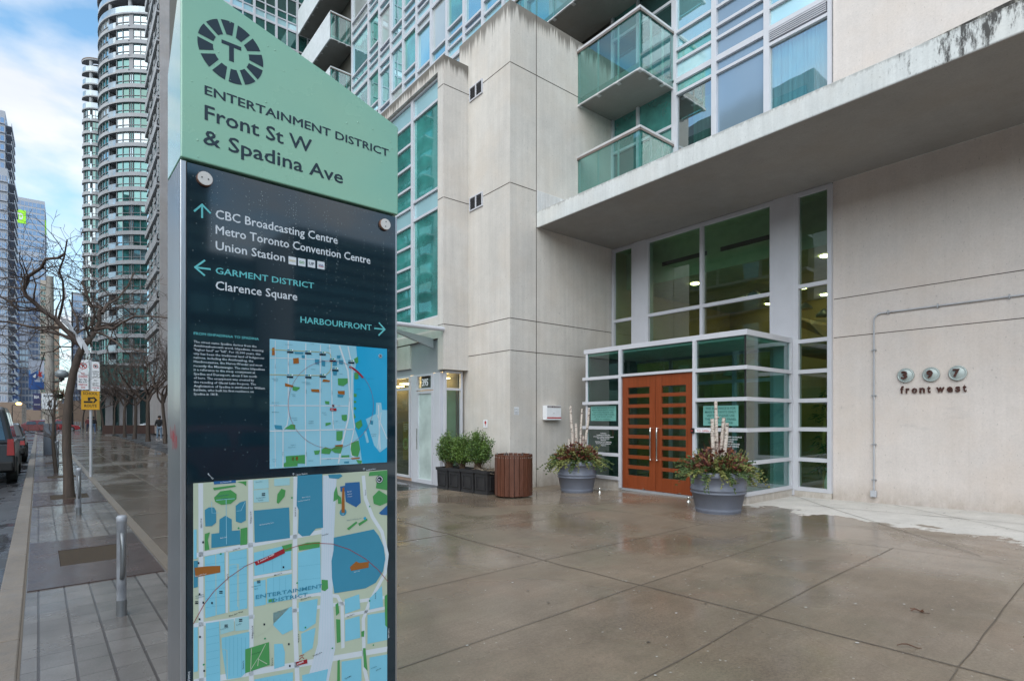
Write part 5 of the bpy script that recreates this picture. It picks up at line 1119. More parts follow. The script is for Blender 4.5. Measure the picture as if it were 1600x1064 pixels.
# letter box on the shaded wall
p0 = onY(851.5, 656, 9.6); p1 = onY(872.5, 634, 9.6)
bxx0, bxx1, bz0, bz1 = p0.x-.09, p1.x-.06, p0.z-.0, p1.z
t = thing('wall_box', 'small white metal box with a red band fixed to the shaded concrete wall', 'box', ((bxx0+bxx1)/2, 9.6, bz0))
g = MB(); g.box(bxx0, bxx1, 9.44, 9.588, bz0, bz1); g.build('case', M['white'], t, bevel=.006)
f9 = FY(9.44); g = MB(); g.fbox(f9, bxx0+.01, bxx1-.002, .0005, .002, bz0+.035, bz0+.065); g.build('red_band', M['red'], t)
g = MB(); g.fbox(f9, bxx0+.02, bxx1-.01, .0005, .002, bz1-.05, bz1-.01); put_text(g, 'FIRE ROUTE', f9, bxx0+.03, bxx1-.02, bz1-.042, .022, .0032, 1, .01); g.build('name_strip', [pbr('brown_print', (.10, .05, .04), .5), M['white']], t, recalc=False)
g = MB(); g.ball(f9((bxx0+bxx1)/2-.01, .004, (bz0+bz1)/2-.01), .012, 6); g.build('lock', M['chrome'], t)
# little notices on the pier
pa, pb = onY(803, 648, 9.6), onY(810.5, 636, 9.6)
t = thing('wall_notice', 'small white notice with black lines on the grey face of the pier', 'notice', (pa.x, 9.6, pa.z)); fz = FY(9.6)
g = MB(); g.fbox(fz, pa.x, pb.x, .0045, .007, pa.z, pb.z); g.build('plate', M['white'], t)
g = MB()
for k, tx in enumerate(('NO', 'BICYCLE', 'PARKING', 'HERE')): put_text(g, tx, fz, pa.x+.012, pb.x-.012, pb.z-.05-k*.036, .022, .0078, 0, .01)
g.build('lettering', M['black'], t, recalc=False)
pa, pb = onX(755.5, 668, 7.73), onX(762, 655.5, 7.73); fz = FX(7.73)
t = thing('parking_notice', 'tiny white plate with a red symbol on the pier above the shrubs', 'notice', (7.73, pa.y, pa.z))
g = MB(); g.fbox(fz, pb.y, pa.y, .0045, .007, pa.z, pb.z); g.build('plate', M['white'], t)
g = MB(); cy_, cz_ = (pa.y+pb.y)/2, pb.z-.07
g.poly([fz(cy_+.036*math.cos(i*.5236), .0078, cz_+.04*math.sin(i*.5236)) for i in range(12)]); g.fbox(fz, cy_-.008, cy_+.008, .0076, .008, cz_-.085, cz_-.03); g.build('symbol', M['red'], t, recalc=False)
# street number: three domed discs and lettering
f1 = FX(11.2); M['disc'] = pbr('brushed_disc', (.40, .455, .445), .45, .2, .06, 3); M['copper'] = pbr('dark_copper_letter', (.075, .026, .019), .45, .2, .15)
for ch, px, py, wpx in (('3', 1416, 586.5, 27), ('9', 1455.5, 585, 28), ('7', 1497, 583, 30)):
    c = onX(px, py, 11.2); cL, cR = onX(px-wpx/2, py, 11.2), onX(px+wpx/2, py, 11.2); r = abs(cL.y-cR.y)/2*.98
    t = thing('number_disc', {'3': 'round steel disc with the numeral 3 on the pale wall', '9': 'round steel disc with the numeral 9 on the pale wall', '7': 'round steel disc with the numeral 7 on the pale wall'}[ch], 'house number', c, 'steel number discs of the street address')
    g = MB(); prof = [(1.0, .012), (1.0, .035), (.95, .048), (.86, .05), (.83, .042), (.78, .045), (.6, .058), (.35, .068), (.12, .072), (.001, .073)]; n = 40; vs = []
    for q, d in prof: vs += [f1(c.y+r*q*math.cos(2*math.pi*i/n), d, c.z+r*q*math.sin(2*math.pi*i/n)) for i in range(n)]
    g.add(vs, [(k*n+i, k*n+(i+1) % n, (k+1)*n+(i+1) % n, (k+1)*n+i) for k in range(len(prof)-1) for i in range(n)], 0, True); g.build('dome', M['disc'], t)
    g = MB(); put_text(g, ch, f1, c.y+.42*r, c.y-.32*r, c.z-.48*r, .98*r, .098, 0, .035, .022); g.build('numeral', M['copper'], t)
a, b = onX(1407.5, 614.5, 11.2), onX(1510.5, 611.5, 11.2)
t = thing('street_lettering', 'dark copper letters reading front west below the number discs', 'lettering', (11.2, (a.y+b.y)/2, a.z))
w1 = onX(1463.5, 613, 11.2).y; w0 = onX(1454.5, 613, 11.2).y
def spaced(g, word, y0, y1, z, cap, d):
    n = len(word); wd = {'f': .62, 't': .62, 'r': .72, 'o': 1.05, 'n': 1.0, 'w': 1.45, 'e': 1.05, 's': .85}; tot = sum(wd[c] for c in word)+.42*(n-1); y = y0; u = (y1-y0)/tot
    for c in word: put_text(g, c, f1, y, y+u*wd[c], z, cap, d, 0, .028, .02); y += u*(wd[c]+.42)
g = MB(); spaced(g, 'front', a.y, w0, a.z, .118, .03); g.build('word', M['copper'], t); g = MB(); spaced(g, 'west', w1, b.y, a.z, .118, .03); g.build('word', M['copper'], t)

# conduit on the wall
ca0 = onX(1366.5, 766, 11.2); ctop = onX(1366.5, 505, 11.2); c2 = onX(1377, 490, 11.2); c3 = onX(1600, 460.5, 11.2)
t = thing('conduit', 'thin grey electrical conduit bent across the pale wall, ending in a small box', 'pipe', (11.2, ca0.y, ca0.z)); M['galv'] = pbr('galvanised_conduit', (.44, .45, .48), .5, .1, .1)
zt = (c2.z+c3.z)/2; rb_ = .12; pts = [Vector((11.17, ca0.y, ca0.z)), Vector((11.17, ca0.y, zt-rb_))]
for i in range(1, 7): an = i/6*math.pi/2; pts.append(Vector((11.17, ca0.y-rb_+rb_*math.cos(an), zt-rb_+rb_*math.sin(an))))
pts.append(Vector((11.17, -7, zt))); g = MB(); g.tube(pts, .0125, 10); g.build('tube', M['galv'], t)
g = MB(); g.box(11.12, 11.19, ca0.y-.045, ca0.y+.045, ca0.z-.11, ca0.z+.0); g.build('end_box', M['galv'], t, bevel=.006)
def clip(y, z, hor):
    g = MB()
    if hor: g.box(11.15, 11.198, y-.008, y+.008, z-.034, z+.034)
    else: g.box(11.15, 11.198, y-.034, y+.034, z-.008, z+.008)
    g.build('clip', M['alu_grey'], t)
for px, py in ((1389, 488), (1466, 477), (1578, 463)): p = onX(px, py, 11.2); clip(p.y, zt, True)
for py in (547, 618, 694, 749): p = onX(1365, py, 11.2); clip(ca0.y, p.z, False)
# door stops on the paving
for (px, py), lb in (((1076, 784), 'small chrome door stop on the wet paving by the right planter'), ((937, 768), 'small chrome door stop beside the left planter')):
    p = gnd(px, py, -.02); z = gz(p.x, p.y); g = MB(); g.lathe([(.045, .0), (.045, .012), (.018, .02), (.018, .06), (.028, .065), (.03, .085), (.02, .1), (.001, .102)], (p.x, p.y, z), 14); o = g.build('door_stop', M['chrome'], org=Vector((p.x, p.y, z))); tag(o, lb, 'door stop', 'door stops on the paving')
# litter on the plaza: pale crumbs (nobody could count them) and a few leaves
g = MB(); rp.seed(77)
for i in range(330):
    a = rp.uniform(.02, 1.0); n_ = rp.uniform(1.3, 10.5); y = rp.uniform(.4, 12); x = n_; z = gz(x, y)+.0065; s = rp.uniform(.004, .013); an = rp.uniform(0, 3.14)
    if x > 7.4 and y > 8.6: continue
    k = rp.randint(4, 6); g.poly([(x+s*rp.uniform(.6, 1.2)*math.cos(an+6.283*i2/k)*1.4, y+s*rp.uniform(.6, 1.2)*math.sin(an+6.283*i2/k), z) for i2 in range(k)], 0 if rp.random() < .72 else 1)
tag(g.build('grit', [pbr('pale_crumb', (.45, .43, .40), .7), pbr('dark_crumb', (.06, .05, .04), .6)], recalc=False), 'pale crumbs and grit scattered over the wet paving', 'grit', None, 'stuff')
for (px, py), L, lb in (((1435, 969), .085, 'curled brown leaf stalk lying on the wet paving joint'), ((1421, 1023), .12, 'thin broken twig on the joint near the bottom edge')):
    p = gnd(px, py); z = gz(p.x, p.y)+.012; g = MB(); pts = [Vector((p.x+L*(q-.5)*.8, p.y-L*(q-.5)*.9, z+.012*math.sin(q*5))) for q in (0, .2, .4, .6, .8, 1)]
    if L < .1:
        for i in range(9): leafq(g, pts[min(5, i//2+1)], Vector((rp.gauss(0, 1), rp.gauss(0, 1), .3)), .03, .008, 0)
    g.tube(pts, [.003, .004, .005, .004, .003, .002], 6); o = g.build('fallen_leaf' if L < .1 else 'twig', pbr('dead_leaf', (.10, .045, .025), .6, 0, .3, 30), org=Vector((p.x, p.y, z))); tag(o, lb, 'leaf' if L < .1 else 'twig')
# plant and vase inside the lobby window
t = thing('indoor_palm', 'leafy palm standing inside the tall narrow lobby window', 'plant', (11.75, 4.62, 0)); g = MB(); g.tube([(11.75, 4.62, 0), (11.75, 4.62, 1.2), (11.78, 4.6, 1.7)], .04, 8); g.build('trunk', M['wood_in'], t); g = MB(); rp.seed(3)
for i in range(34):
    a = rp.uniform(0, 6.28); z0 = rp.uniform(.3, 2.0); b = Vector((11.75, 4.62, z0)); out = Vector((math.cos(a), math.sin(a)*.45, 0))
    for k in range(12): s = k/12; c = b+out*.42*s+Vector((0, 0, .45*s-.5*s*s)); leafq(g, c, out+Vector((rp.gauss(0, .6), rp.gauss(0, .6), -.3)), .16, .012, 0)
g.build('fronds', M['leaf_e'], t, recalc=False)
p = onX(1291, 765, 11.5); g = MB(); g.lathe([(.09, 0), (.10, .15), (.075, .28), (.06, .36), (.085, .45)], (11.5, 4.42, .1), 20); o = g.build('white_vase', M['white'], org=Vector((11.5, 4.42, .1))); tag(o, 'pale vase on the floor inside the narrow lobby window', 'vase')
# ------------------------------------------------------------------ the street: posts, poles, trees
M['post'] = pbr('worn_white_paint', (.30, .315, .345), .45, .2, .45, 11, .15, 40, (1, 1, .6)); M['castal'] = pbr('cast_aluminium', (.20, .21, .22), .4, .6, .2)
def bike_post(px, py, ytop, label, ring=True):
    p = gnd(px, py); h = zat(px, ytop, p); t = thing('bicycle_post', label, 'bollard', p, 'round bicycle posts along the kerb'); r = .032
    g = MB(); g.lathe([(r, 0), (r, h-.05), (r+.004, h-.045), (r+.004, h-.012), (r*.8, h), (.001, h+.004)], p, 18); g.build('post', M['post'], t)
    g = MB(); g.lathe([(r+.003, 0), (r+.003, .12)], p, 18); g.build('sleeve', M['castal'], t)
    if ring:
        g = MB(); c = p+Vector((0, 0, h*.60)); pts = []
        for i in range(13): a = -math.pi/2+math.pi*i/12; pts.append(c+(SV*-math.cos(a)*.075-SV*.015+Vector((0, 0, math.sin(a)*.17))))
        g.tube(pts, .017, 8); g.build('half_ring', M['castal'], t)
bike_post(190, 961, 805, 'nearest bicycle post, scuffed white paint, just left of the pillar', True)
bike_post(123, 804, 731, 'second bicycle post, beside the leaning street tree')
bike_post(90, 730, 688, 'far bicycle post, beyond the young tree', True)
bike_post(86, 722, 690, 'farthest bicycle post, close to the big street pole', False)
# sign post
p = gnd(142, 745); t = thing('sign_post', 'galvanised post carrying two parking signs and a yellow school route sign', 'sign', p); ht = zat(142, 560, p)
g = MB(); g.tube([p, p+Vector((0, 0, ht))], .032, 10); g.build('post', M['galv'], t)
def at_t(px, py, P): a, b = ray(px); d = P[0]*fx+P[1]*fy; return Vector((a*d, b*d, CH+d*(HZ-py)/FPX))
def ssign(name, x0, y0, x1, y1, mats, lines, label=None):
    A = at_t(x0, y1, p); B = at_t(x1, y0, p); w_ = (Vector((B.x-A.x, B.y-A.y, 0))).length; o = p+SV*-.05; a0 = (A-p).dot(NV); a1 = (B-p).dot(NV)
    fr = lambda a, d, z: o+NV*a-SV*d+Vector((0, 0, z-p.z))
    g = MB(); g.fbox(fr, a0, a1, -.004, .004, A.z, B.z); b = g.build(name, mats[0], t, bevel=.0)
    if label: b['label'] = label
    g = MB(); H = B.z-A.z
    for tx, u0, u1, v, c, mi in lines: put_text(g, tx, fr, a0+(a1-a0)*u0, a0+(a1-a0)*u1, A.z+H*v, H*c, .0052, mi, .02)
    return fr, a0, a1, A.z, B.z, g, b
def ringp(g, fr, a, z, r0, r1, d, mi, n=20):
    for i in range(n): t0, t1 = 2*math.pi*i/n, 2*math.pi*(i+1)/n; g.poly([fr(a+r*math.cos(q), d, z+r*math.sin(q)) for r, q in ((r1, t0), (r1, t1), (r0, t1), (r0, t0))], mi)
fr, a0, a1, z0, z1, g, b = ssign('sign_plate', 120, 563, 138, 609, [M['white']], [('NO', .35, .65, .50, .07, 0), ('STANDING', .1, .9, .40, .075, 0), ('7am - 9am', .12, .85, .31, .06, 1), ('Mon. to Fri.', .12, .88, .23, .06, 1), ('STREETCAR', .1, .9, .13, .06, 0), ('ZONE', .3, .7, .04, .06, 0)], 'taller white sign with a struck-out P')
ac, zc, rr = (a0+a1)/2, z0+(z1-z0)*.79, (a1-a0)*.36; ringp(g, fr, ac, zc, rr*.78, rr, .0055, 0); put_text(g, 'P', fr, ac-rr*.3, ac+rr*.4, zc-rr*.5, rr, .0053, 1, .04)
g.poly([fr(ac-rr*.75, .0062, zc+rr*.55), fr(ac-rr*.55, .0062, zc+rr*.75), fr(ac+rr*.75, .0062, zc-rr*.55), fr(ac+rr*.55, .0062, zc-rr*.75)], 0); g.build('lettering', [M['red'], M['black']], b, recalc=False)
fr, a0, a1, z0, z1, g, b = ssign('sign_plate', 143, 565, 156, 589, [M['white']], [('ON STREETCAR', .08, .92, .30, .09, 1), ('ZONE ONLY', .15, .85, .17, .09, 1), ('<  >', .2, .8, .04, .09, 1)], 'small white sign with a red circle')
ac, zc, rr = (a0+a1)/2, z0+(z1-z0)*.70, (a1-a0)*.33; ringp(g, fr, ac, zc, rr*.78, rr, .0055, 0); g.poly([fr(ac+rr*.5*math.cos(i), .0055, zc+rr*.5*math.sin(i)) for i in range(6)], 1); g.build('lettering', [M['red'], M['black']], b, recalc=False)
fr, a0, a1, z0, z1, g, b = ssign('sign_plate', 142.5, 590, 157, 611, [M['white']], [('PAY', .3, .7, .74, .10, 1), ('7am-9pm', .2, .8, .55, .09, 1), ('Mon.-Sun.', .15, .85, .38, .09, 1), ('OTHER TIMES', .1, .9, .2, .09, 0), ('3 hr', .3, .7, .05, .09, 1)], 'lower white sign of small print')
g.build('lettering', [M['red'], M['black']], b, recalc=False)
M['amber'] = pbr('school_yellow', (.66, .34, .015), .4, 0, .06)
fr, a0, a1, z0, z1, g, b = ssign('sign_plate', 126, 611, 156, 640, [M['amber']], [('SCHOOL', .1, .9, .80, .14, 0), ('ROUTE', .17, .85, .14, .14, 0)], 'yellow school route sign with a black arrow')
X_ = lambda u, v: fr(a0+(a1-a0)*u, .0055, z0+(z1-z0)*v)
for q in ([(.14, .36), (.62, .36), (.62, .46), (.14, .46)], [(.36, .48), (.50, .48), (.50, .66), (.36, .66)], [(.50, .58), (.66, .58), (.66, .66), (.50, .66)], [(.62, .36), (.72, .36), (.88, .52), (.72, .68), (.62, .68), (.74, .52)]): g.poly([X_(*c) for c in q], 0)
g.build('lettering', M['black'], b, recalc=False)
# big concrete street pole with banners, speed sign, lamp and basket
p = gnd(78, 710); t = thing('street_pole', 'thick concrete street pole with blue banner and speed limit sign', 'pole', p); ht = zat(78, 432, p); M['polec'] = concrete('pole_concrete', (.33, .30, .27), (), .3, .2, .05)
g = MB(); g.tube([p, p+Vector((0, 0, 1.3))], .21, 14); g.build('base_sleeve', pbr('blue_grey_sleeve', (.13, .145, .17), .5, .1), t)
g = MB(); g.tube([p+Vector((0, 0, 1.3)), p+Vector((0, 0, ht))], [.165, .12], 14); g.build('shaft', M['polec'], t)
def panel(o, P, x0, y0, x1, y1, d=.0):
    A, B = at_t(x0, y1, P), at_t(x1, y0, P); a0, a1 = (A-P).dot(NV), (B-P).dot(NV); return (lambda a, dd, z: P+NV*a-SV*(dd+d)+Vector((0, 0, z-P.z))), a0, a1, A.z, B.z
M['bn_w'] = pbr('banner_white', (.42, .44, .52), .8, 0, .15, 2); M['bn_b'] = pbr('banner_blue', (.03, .09, .28), .8, 0, .2, 2); M['bn_l'] = pbr('banner_sky', (.10, .25, .50), .8); M['bn_n'] = pbr('banner_navy', (.05, .05, .13), .8)
fr, a0, a1, z0, z1 = panel(t, p, 45, 562, 69, 609); g = MB()
W_ = lambda u, v: fr(a0+(a1-a0)*u, .02+.05*math.sin(u*4+v*2), z0+(z1-z0)*v)
n = 8
for i in range(n):
    for j in range(n):
        u, v = i/n, j/n; g.add([W_(u, v), W_(u+1/n, v), W_(u+1/n, v+1/n), W_(u, v+1/n)], [(0, 1, 2, 3)], (0 if v > .62 else (1 if v < .2 or (v < .5 and u < .3) else (2 if (i*3+j*5) % 4 == 0 else 0))), True)
b = g.build('banner', [M['bn_w'], M['bn_b'], M['bn_l']], t, recalc=False)
g = MB(); L = lambda u, v: W_(u, v)+SV*-.012
g.poly([L(.68, .66), L(.74, .56), L(.88, .6), L(.8, .5), L(.92, .42), L(.76, .44), L(.70, .38), L(.68, .46), L(.55, .44), L(.64, .52)], 0); g.poly([L(.15, .5), L(.5, .6), L(.62, .42), L(.45, .3), L(.2, .36)], 1); g.poly([L(.25, .42), L(.48, .52), L(.42, .36)], 2); g.build('emblem', [M['red'], M['bn_b'], M['white']], b, recalc=False)
g = MB(); 
for u in (.99, .0): g.tube([fr(a0, .02, z0+(z1-z0)*u), fr(0, .02, z0+(z1-z0)*u)], .018, 6)
g.build('banner_arm', M['black'], t)
fr, a0, a1, z0, z1 = panel(t, p, 52, 615, 64, 641); g = MB(); g.fbox(fr, a0, a1, -.008, .008, z0, z1); b = g.build('banner', M['bn_n'], t); g = MB(); put_text(g, 'BIA', fr, a0+.03, a1-.05, z0+(z1-z0)*.7, .12, .012, 0, .02); put_text(g, 'district', fr, a0+.03, a1-.03, z0+(z1-z0)*.3, .07, .012, 0); g.build('lettering', M['white'], b, recalc=False)
fr, a0, a1, z0, z1 = panel(t, p, 65, 615, 90, 639, .2); g = MB(); g.fbox(fr, a0, a1, -.005, .005, z0, z1); b = g.build('speed_sign', M['white'], t); g = MB(); put_text(g, 'MAXIMUM', fr, a0+.06, a1-.06, z1-.15, .09, .0065, 0, .02); put_text(g, '40', fr, a0+.17, a1-.17, z0+.07, .29, .0065, 0, .05); put_text(g, 'km/h', fr, a1-.15, a1-.03, z0+.1, .06, .0065, 0, .01); g.build('lettering', M['black'], b, recalc=False)
fr, a0, a1, z0, z1 = panel(t, p, 97, 622, 105, 630, .1); g = MB(); g.fbox(fr, a0, a1, -.005, .005, z0, z1); g.build('small_plate', M['bn_w'], t)
g = MB(); c = at_t(96.5, 585, p); g.lathe([(.01, .2), (.12, .18), (.22, .1), (.245, 0), (.20, -.1), (.08, -.16), (.01, -.17)], c, 20); lampg = g.build('lamp_globe', glass_solid('milky_globe', (.30, .32, .33), .02, .2), t)
g = MB(); q = at_t(80, 597, p); g.tube([q, c+Vector((0, 0, -.28)), c+Vector((0, 0, -.16))], .035, 8); g.lathe([(.09, -.16), (.1, -.22), (.05, -.26)], c, 14); g.build('lamp_arm', M['black'], t)
bk = at_t(93, 616, p); tb = thing('hanging_basket', 'dry brown hanging flower basket on the street pole under the lamp globe', 'basket', bk); g = MB(); g.lathe([(.02, -.2), (.14, -.14), (.2, 0)], bk, 14); g.build('bowl', M['black'], tb); g = MB(); rp.seed(8)
for i in range(260): d = Vector((rp.gauss(0, 1), rp.gauss(0, 1), rp.gauss(.2, .8))).normalized(); leafq(g, bk+d*rp.uniform(.05, .24), d, rp.uniform(.06, .12), .02, rp.choice((0, 0, 1)))
g.build('dry_plants', [M['leaf_c'], M['leaf_a']], tb, recalc=False)
g = MB(); g.tube([bk+Vector((-.2, 0, 0)), at_t(82, 597, p)], .012, 5); g.build('hook', M['black'], tb)
# slim dark pole farther off, lit lamp far left
p = gnd(113, 672); t = thing('lamp_pole', 'slim dark street pole behind the leaning tree', 'pole', p); ht = zat(113, 456, p); g = MB(); g.tube([p, p+Vector((0, 0, ht))], [.12, .07], 8); g.build('shaft', M['black'], t); g = MB(); g.tube([p+Vector((0, 0, ht-.4)), p+NV*-1.0+Vector((0, 0, ht+.2))], .04, 6); g.build('arm', M['black'], t)
p = gnd(19, 668, -.13); t = thing('street_lamp', 'low street lamp glowing orange above the parked van', 'lamp', p); ht = zat(19, 632, p); g = MB(); g.tube([p, p+Vector((0, 0, ht))], .07, 8); g.tube([p+Vector((0, 0, ht)), p+NV*.9+Vector((0, 0, ht+.3))], .05, 6); g.build('pole', M['black'], t)
g = MB(); c = p+NV*.9+Vector((0, 0, ht+.3)); g.ball(c, .42, 8, 0, (1, 1, .6)); g.build('lantern', emis('orange_lamp', (1, .5, .12), 5), t)
# overhead wire
g = MB(); A = at_t(-60, 398, gnd(78, 712)); B = at_t(240, 470, gnd(165, 690)); pts = [A.lerp(B, i/14)+Vector((0, 0, -1.0*math.sin(math.pi*i/14)*.6)) for i in range(15)]; g.tube(pts, .018, 6); o = g.build('overhead_wire', M['black'], org=A); tag(o, 'dark overhead wire crossing in front of the far towers', 'wire')
# ------------------------------------------------------------------ trees
M['bark'] = pbr('wet_bark', (.072, .052, .040), .75, 0, .4, 9, .5, 40, (3, 3, .6)); M['twigs'] = pbr('dark_twigs', (.080, .056, .045), .8, 0, .3, 9)
rt = random.Random(2)
def grow(g, p, d, L, r, dep, zig=.22, side=(3, 5), minr=.0032, up=.05):
    n = max(3, int(L/.16)); pts = [p]; rads = [r]; q = p; dd = d.normalized()
    for i in range(n):
        dd = (dd+Vector((rt.gauss(0, zig), rt.gauss(0, zig), rt.gauss(up, zig*.8)))).normalized(); q = q+dd*(L/n); pts.append(q); rads.append(max(minr, r*(1-.62*(i+1)/n)))
    g.tube(pts, rads, 6 if r > .03 else (4 if r > .01 else 3), cap=False)
    if dep <= 0: return
    k = rt.randint(*side)
    for j in range(k):
        i = rt.randint(max(1, n//4), n); b = pts[i]; base = (pts[min(i+1, n)]-pts[max(i-1, 0)]).normalized(); s = base.cross(Vector((rt.gauss(0, 1), rt.gauss(0, 1), rt.gauss(0, 1))))
        if s.length < 1e-3: continue
        ang = rt.uniform(.5, 1.15); nd = (base*math.cos(ang)+s.normalized()*math.sin(ang)); grow(g, b, nd, L*rt.uniform(.42, .72), rads[i]*rt.uniform(.5, .75), dep-1, zig, side, minr, up)
# the near tree: limbs as seen
P0 = gnd(108, 777)
t = thing('street_tree', 'bare crooked street tree leaning over the paving, white plastic caught in its fork', 'tree', P0, 'bare street trees')
TP = lambda pts, dz=0: [at_t(x, y, P0)+SV*dz*(i/len(pts)) for i, (x, y) in enumerate(pts)]
g = MB(); tr = TP([(108, 779), (107, 745), (104, 700), (104.5, 655), (108, 615), (115, 580), (123, 556), (130, 541)]); g.tube(tr, [.095, .080, .072, .068, .066, .063, .060, .058], 12); g.build('trunk', M['bark'], t)
g = MB(); rt.seed(12)
limbs = [([(130, 541), (113, 527), (86, 502), (53, 478), (38, 461), (45, 444), (71, 421), (98, 416)], .050, -1.2), ([(118, 532), (95, 520), (68, 512), (34, 500), (-12, 492)], .036, 1.2), ([(130, 541), (142, 527), (148, 519), (158, 500), (162, 474), (140, 455), (132, 429)], .055, .9), ([(160, 490), (178, 466), (195, 451), (225, 402)], .03, 2.0), ([(150, 515), (175, 516), (205, 500), (250, 505)], .03, -1.0), ([(115, 528), (122, 490), (112, 455)], .028, 1.5), ([(90, 505), (98, 470), (90, 440), (100, 405)], .024, -2), ([(148, 519), (165, 530), (185, 552), (215, 560)], .022, -1.6), ([(60, 482), (30, 488), (2, 470), (-20, 440)], .024, -1.0), ([(120, 533), (95, 540), (70, 548), (62, 575)], .016, .8)]
for pts, r, dz in limbs:
    q = TP(pts, dz); m = []
    for a, b in zip(q, q[1:]): m += [a, a.lerp(b, .5)+Vector((rt.gauss(0, .03), rt.gauss(0, .03), rt.gauss(0, .03)))]
    m.append(q[-1]); rad = [r*(1-.62*i/len(m)) for i in range(len(m))]; g.tube(m, rad, 7, cap=False)
    for i in range(2, len(m)):
        for k in range(2 if r > .026 or i % 2 else 1):
            base = (m[i]-m[i-1]).normalized(); s = base.cross(Vector((rt.gauss(0, 1), rt.gauss(0, 1), rt.gauss(0, 1)))).normalized(); grow(g, m[i], base*.55+s, rt.uniform(.35, .95), rad[i]*.42, 2, .28, (2, 4), .0032)
g.build('crown', M['twigs'], t)
# plastic strips caught in the fork
o = MB(); rt.seed(9)
for pts in ([(100, 478), (106, 505), (114, 520), (128, 541)], [(95, 500), (104, 507), (120, 530)], [(108, 490), (112, 482)], [(112, 520), (124, 528), (137, 552)], [(103, 470), (99, 455)]):
    q = [v+SV*-.12 for v in TP(pts)]
    for i in range(len(q)-1):
        wv = Vector((rt.gauss(0, .03), rt.gauss(0, .03), rt.uniform(.04, .10))); o.add([q[i]+wv*.6, q[i+1]+wv, q[i+1]-wv, q[i]-wv*.6, q[i]+wv*.6+SV*.01, q[i+1]+wv+SV*.01, q[i+1]-wv+SV*.01, q[i]-wv*.6+SV*.01], [(0, 1, 2, 3), (4, 5, 6, 7), (0, 1, 5, 4), (2, 3, 7, 6)])
ob = o.build('plastic_strip', pbr('torn_white_plastic', (.58, .60, .64), .35, 0, .15), org=P0); tag(ob, 'torn white plastic sheet tangled in the fork of the near tree', 'plastic')
# young tree by the far pit
p = gnd(88, 739); t = thing('young_tree', 'thin young tree leaning beside the big street pole', 'tree', p); g = MB(); q = [at_t(x, y, p) for x, y in ((88, 741), (85, 715), (83, 690), (84, 655), (86, 620))]; g.tube(q, [.05, .045, .038, .032, .025], 8); g.build('trunk', M['bark'], t); g = MB(); rt.seed(31)
for i in range(16): b = q[rt.randint(2, 4)].lerp(q[rt.randint(2, 4)], rt.random()); grow(g, b, Vector((rt.gauss(0, .6), rt.gauss(0, .6), .8)), rt.uniform(.4, 1.1), .012, 2, .25, (2, 3))
g.build('crown', M['twigs'], t)
# row of trees in front of the far buildings
def row_tree(px, py, seed, h, label, tr_=.11):
    rt.seed(seed); p = gnd(px, py); p.z = gz(p.x, p.y)*.0; t = thing('street_tree', label, 'tree', p, 'bare street trees'); g = MB()
    q = [p]; d = Vector((rt.gauss(0, .04), rt.gauss(0, .04), 1))
    for i in range(6): d = (d+Vector((rt.gauss(0, .05), rt.gauss(0, .05), 0))).normalized(); q.append(q[-1]+d*(h*.40/6))
    g.tube(q, [tr_*1.25]+[tr_*(1-.05*i) for i in range(6)], 8); g.build('trunk', M['bark'], t)
    g = MB()
    for i in range(6):
        a = i*1.05+rt.uniform(-.3, .3); grow(g, q[-1-(i % 2)], Vector((math.cos(a)*.8, math.sin(a)*.8, rt.uniform(.5, 1.0))), h*rt.uniform(.34, .46), tr_*.55, 3, .17, (3, 5), .007, .07)
    g.build('crown', M['twigs'], t)
    return t
row_tree(258, 693, 41, 7.2, 'bare street tree partly hidden by the pillar edge, nearest of the row', .10)
row_tree(231.5, 690, 42, 7.6, 'bare street tree just left of the person in a dark jacket', .125); row_tree(210, 686, 43, 7.4, 'bare street tree third from the pillar edge', .12); row_tree(195, 683.5, 44, 7.4, 'bare street tree fourth from the pillar edge', .115); row_tree(178, 679, 45, 7.6, 'slender bare tree in the middle of the far row', .08); row_tree(162, 676.5, 46, 7.5, 'bare tree with a leaning trunk right of the yellow sign', .11); row_tree(151, 673, 47, 7.6, 'bare tree right behind the sign post', .09); row_tree(130, 670, 48, 8.0, 'last bare tree at the far end of the row', .10)
# short posts at the far crossing
for k, px in enumerate((115, 118.5, 122, 126, 131)):
    p = gnd(px, 668.2+k*.35); g = MB(); g.lathe([(.10, 0), (.10, .95), (.07, 1.0), (.001, 1.02)], p, 10); o = g.build('crossing_bollard', pbr('grey_bollard', (.22, .22, .22), .6), org=p); tag(o, ['pale bollard farthest left at the far crossing', 'pale bollard second from the left at the far crossing', 'middle pale bollard of five at the far crossing', 'pale bollard second from the right at the far crossing', 'pale bollard farthest right at the far crossing'][k], 'bollard', 'bollards at the far crossing')
# ------------------------------------------------------------------ the city down the street
M['t_conc'] = concrete('tower_concrete', (.36, .335, .33), (), .3, .10, .06, .1); M['t_band'] = concrete('tower_band', (.335, .34, .355), (), .3, .10, .06, .1); M['t_dark'] = pbr('dark_recess', (.06, .055, .055), .8); M['t_grey'] = pbr('grey_panel', (.24, .24, .255), .6)
M['rim'] = pbr('rusty_soffit_edge', (.20, .14, .11), .7); M['rail_g'] = glass_solid('rail_glass', (.26, .30, .33), .12, .1)
C0 = gnd(270, 654+FPX*CH/112.0); C0.z = 0
def tang(C, px): a, b = ray(px); n = math.hypot(a, b); return abs(C.x*b-C.y*a)/n
def ang_at(C, Rr, px):
    a, b = ray(px); n = math.hypot(a, b); a, b = a/n, b/n; tt = C.x*a+C.y*b; c = abs(C.x*b-C.y*a); h = math.sqrt(max(0, Rr*Rr-c*c)); P = Vector((a*(tt-h), b*(tt-h), 0)); return math.atan2(P.y-C.y, P.x-C.x)
def arcpts(C, r, a0, a1, z, n): return [(C.x+r*math.cos(a0+(a1-a0)*i/n), C.y+r*math.sin(a0+(a1-a0)*i/n), z) for i in range(n+1)]
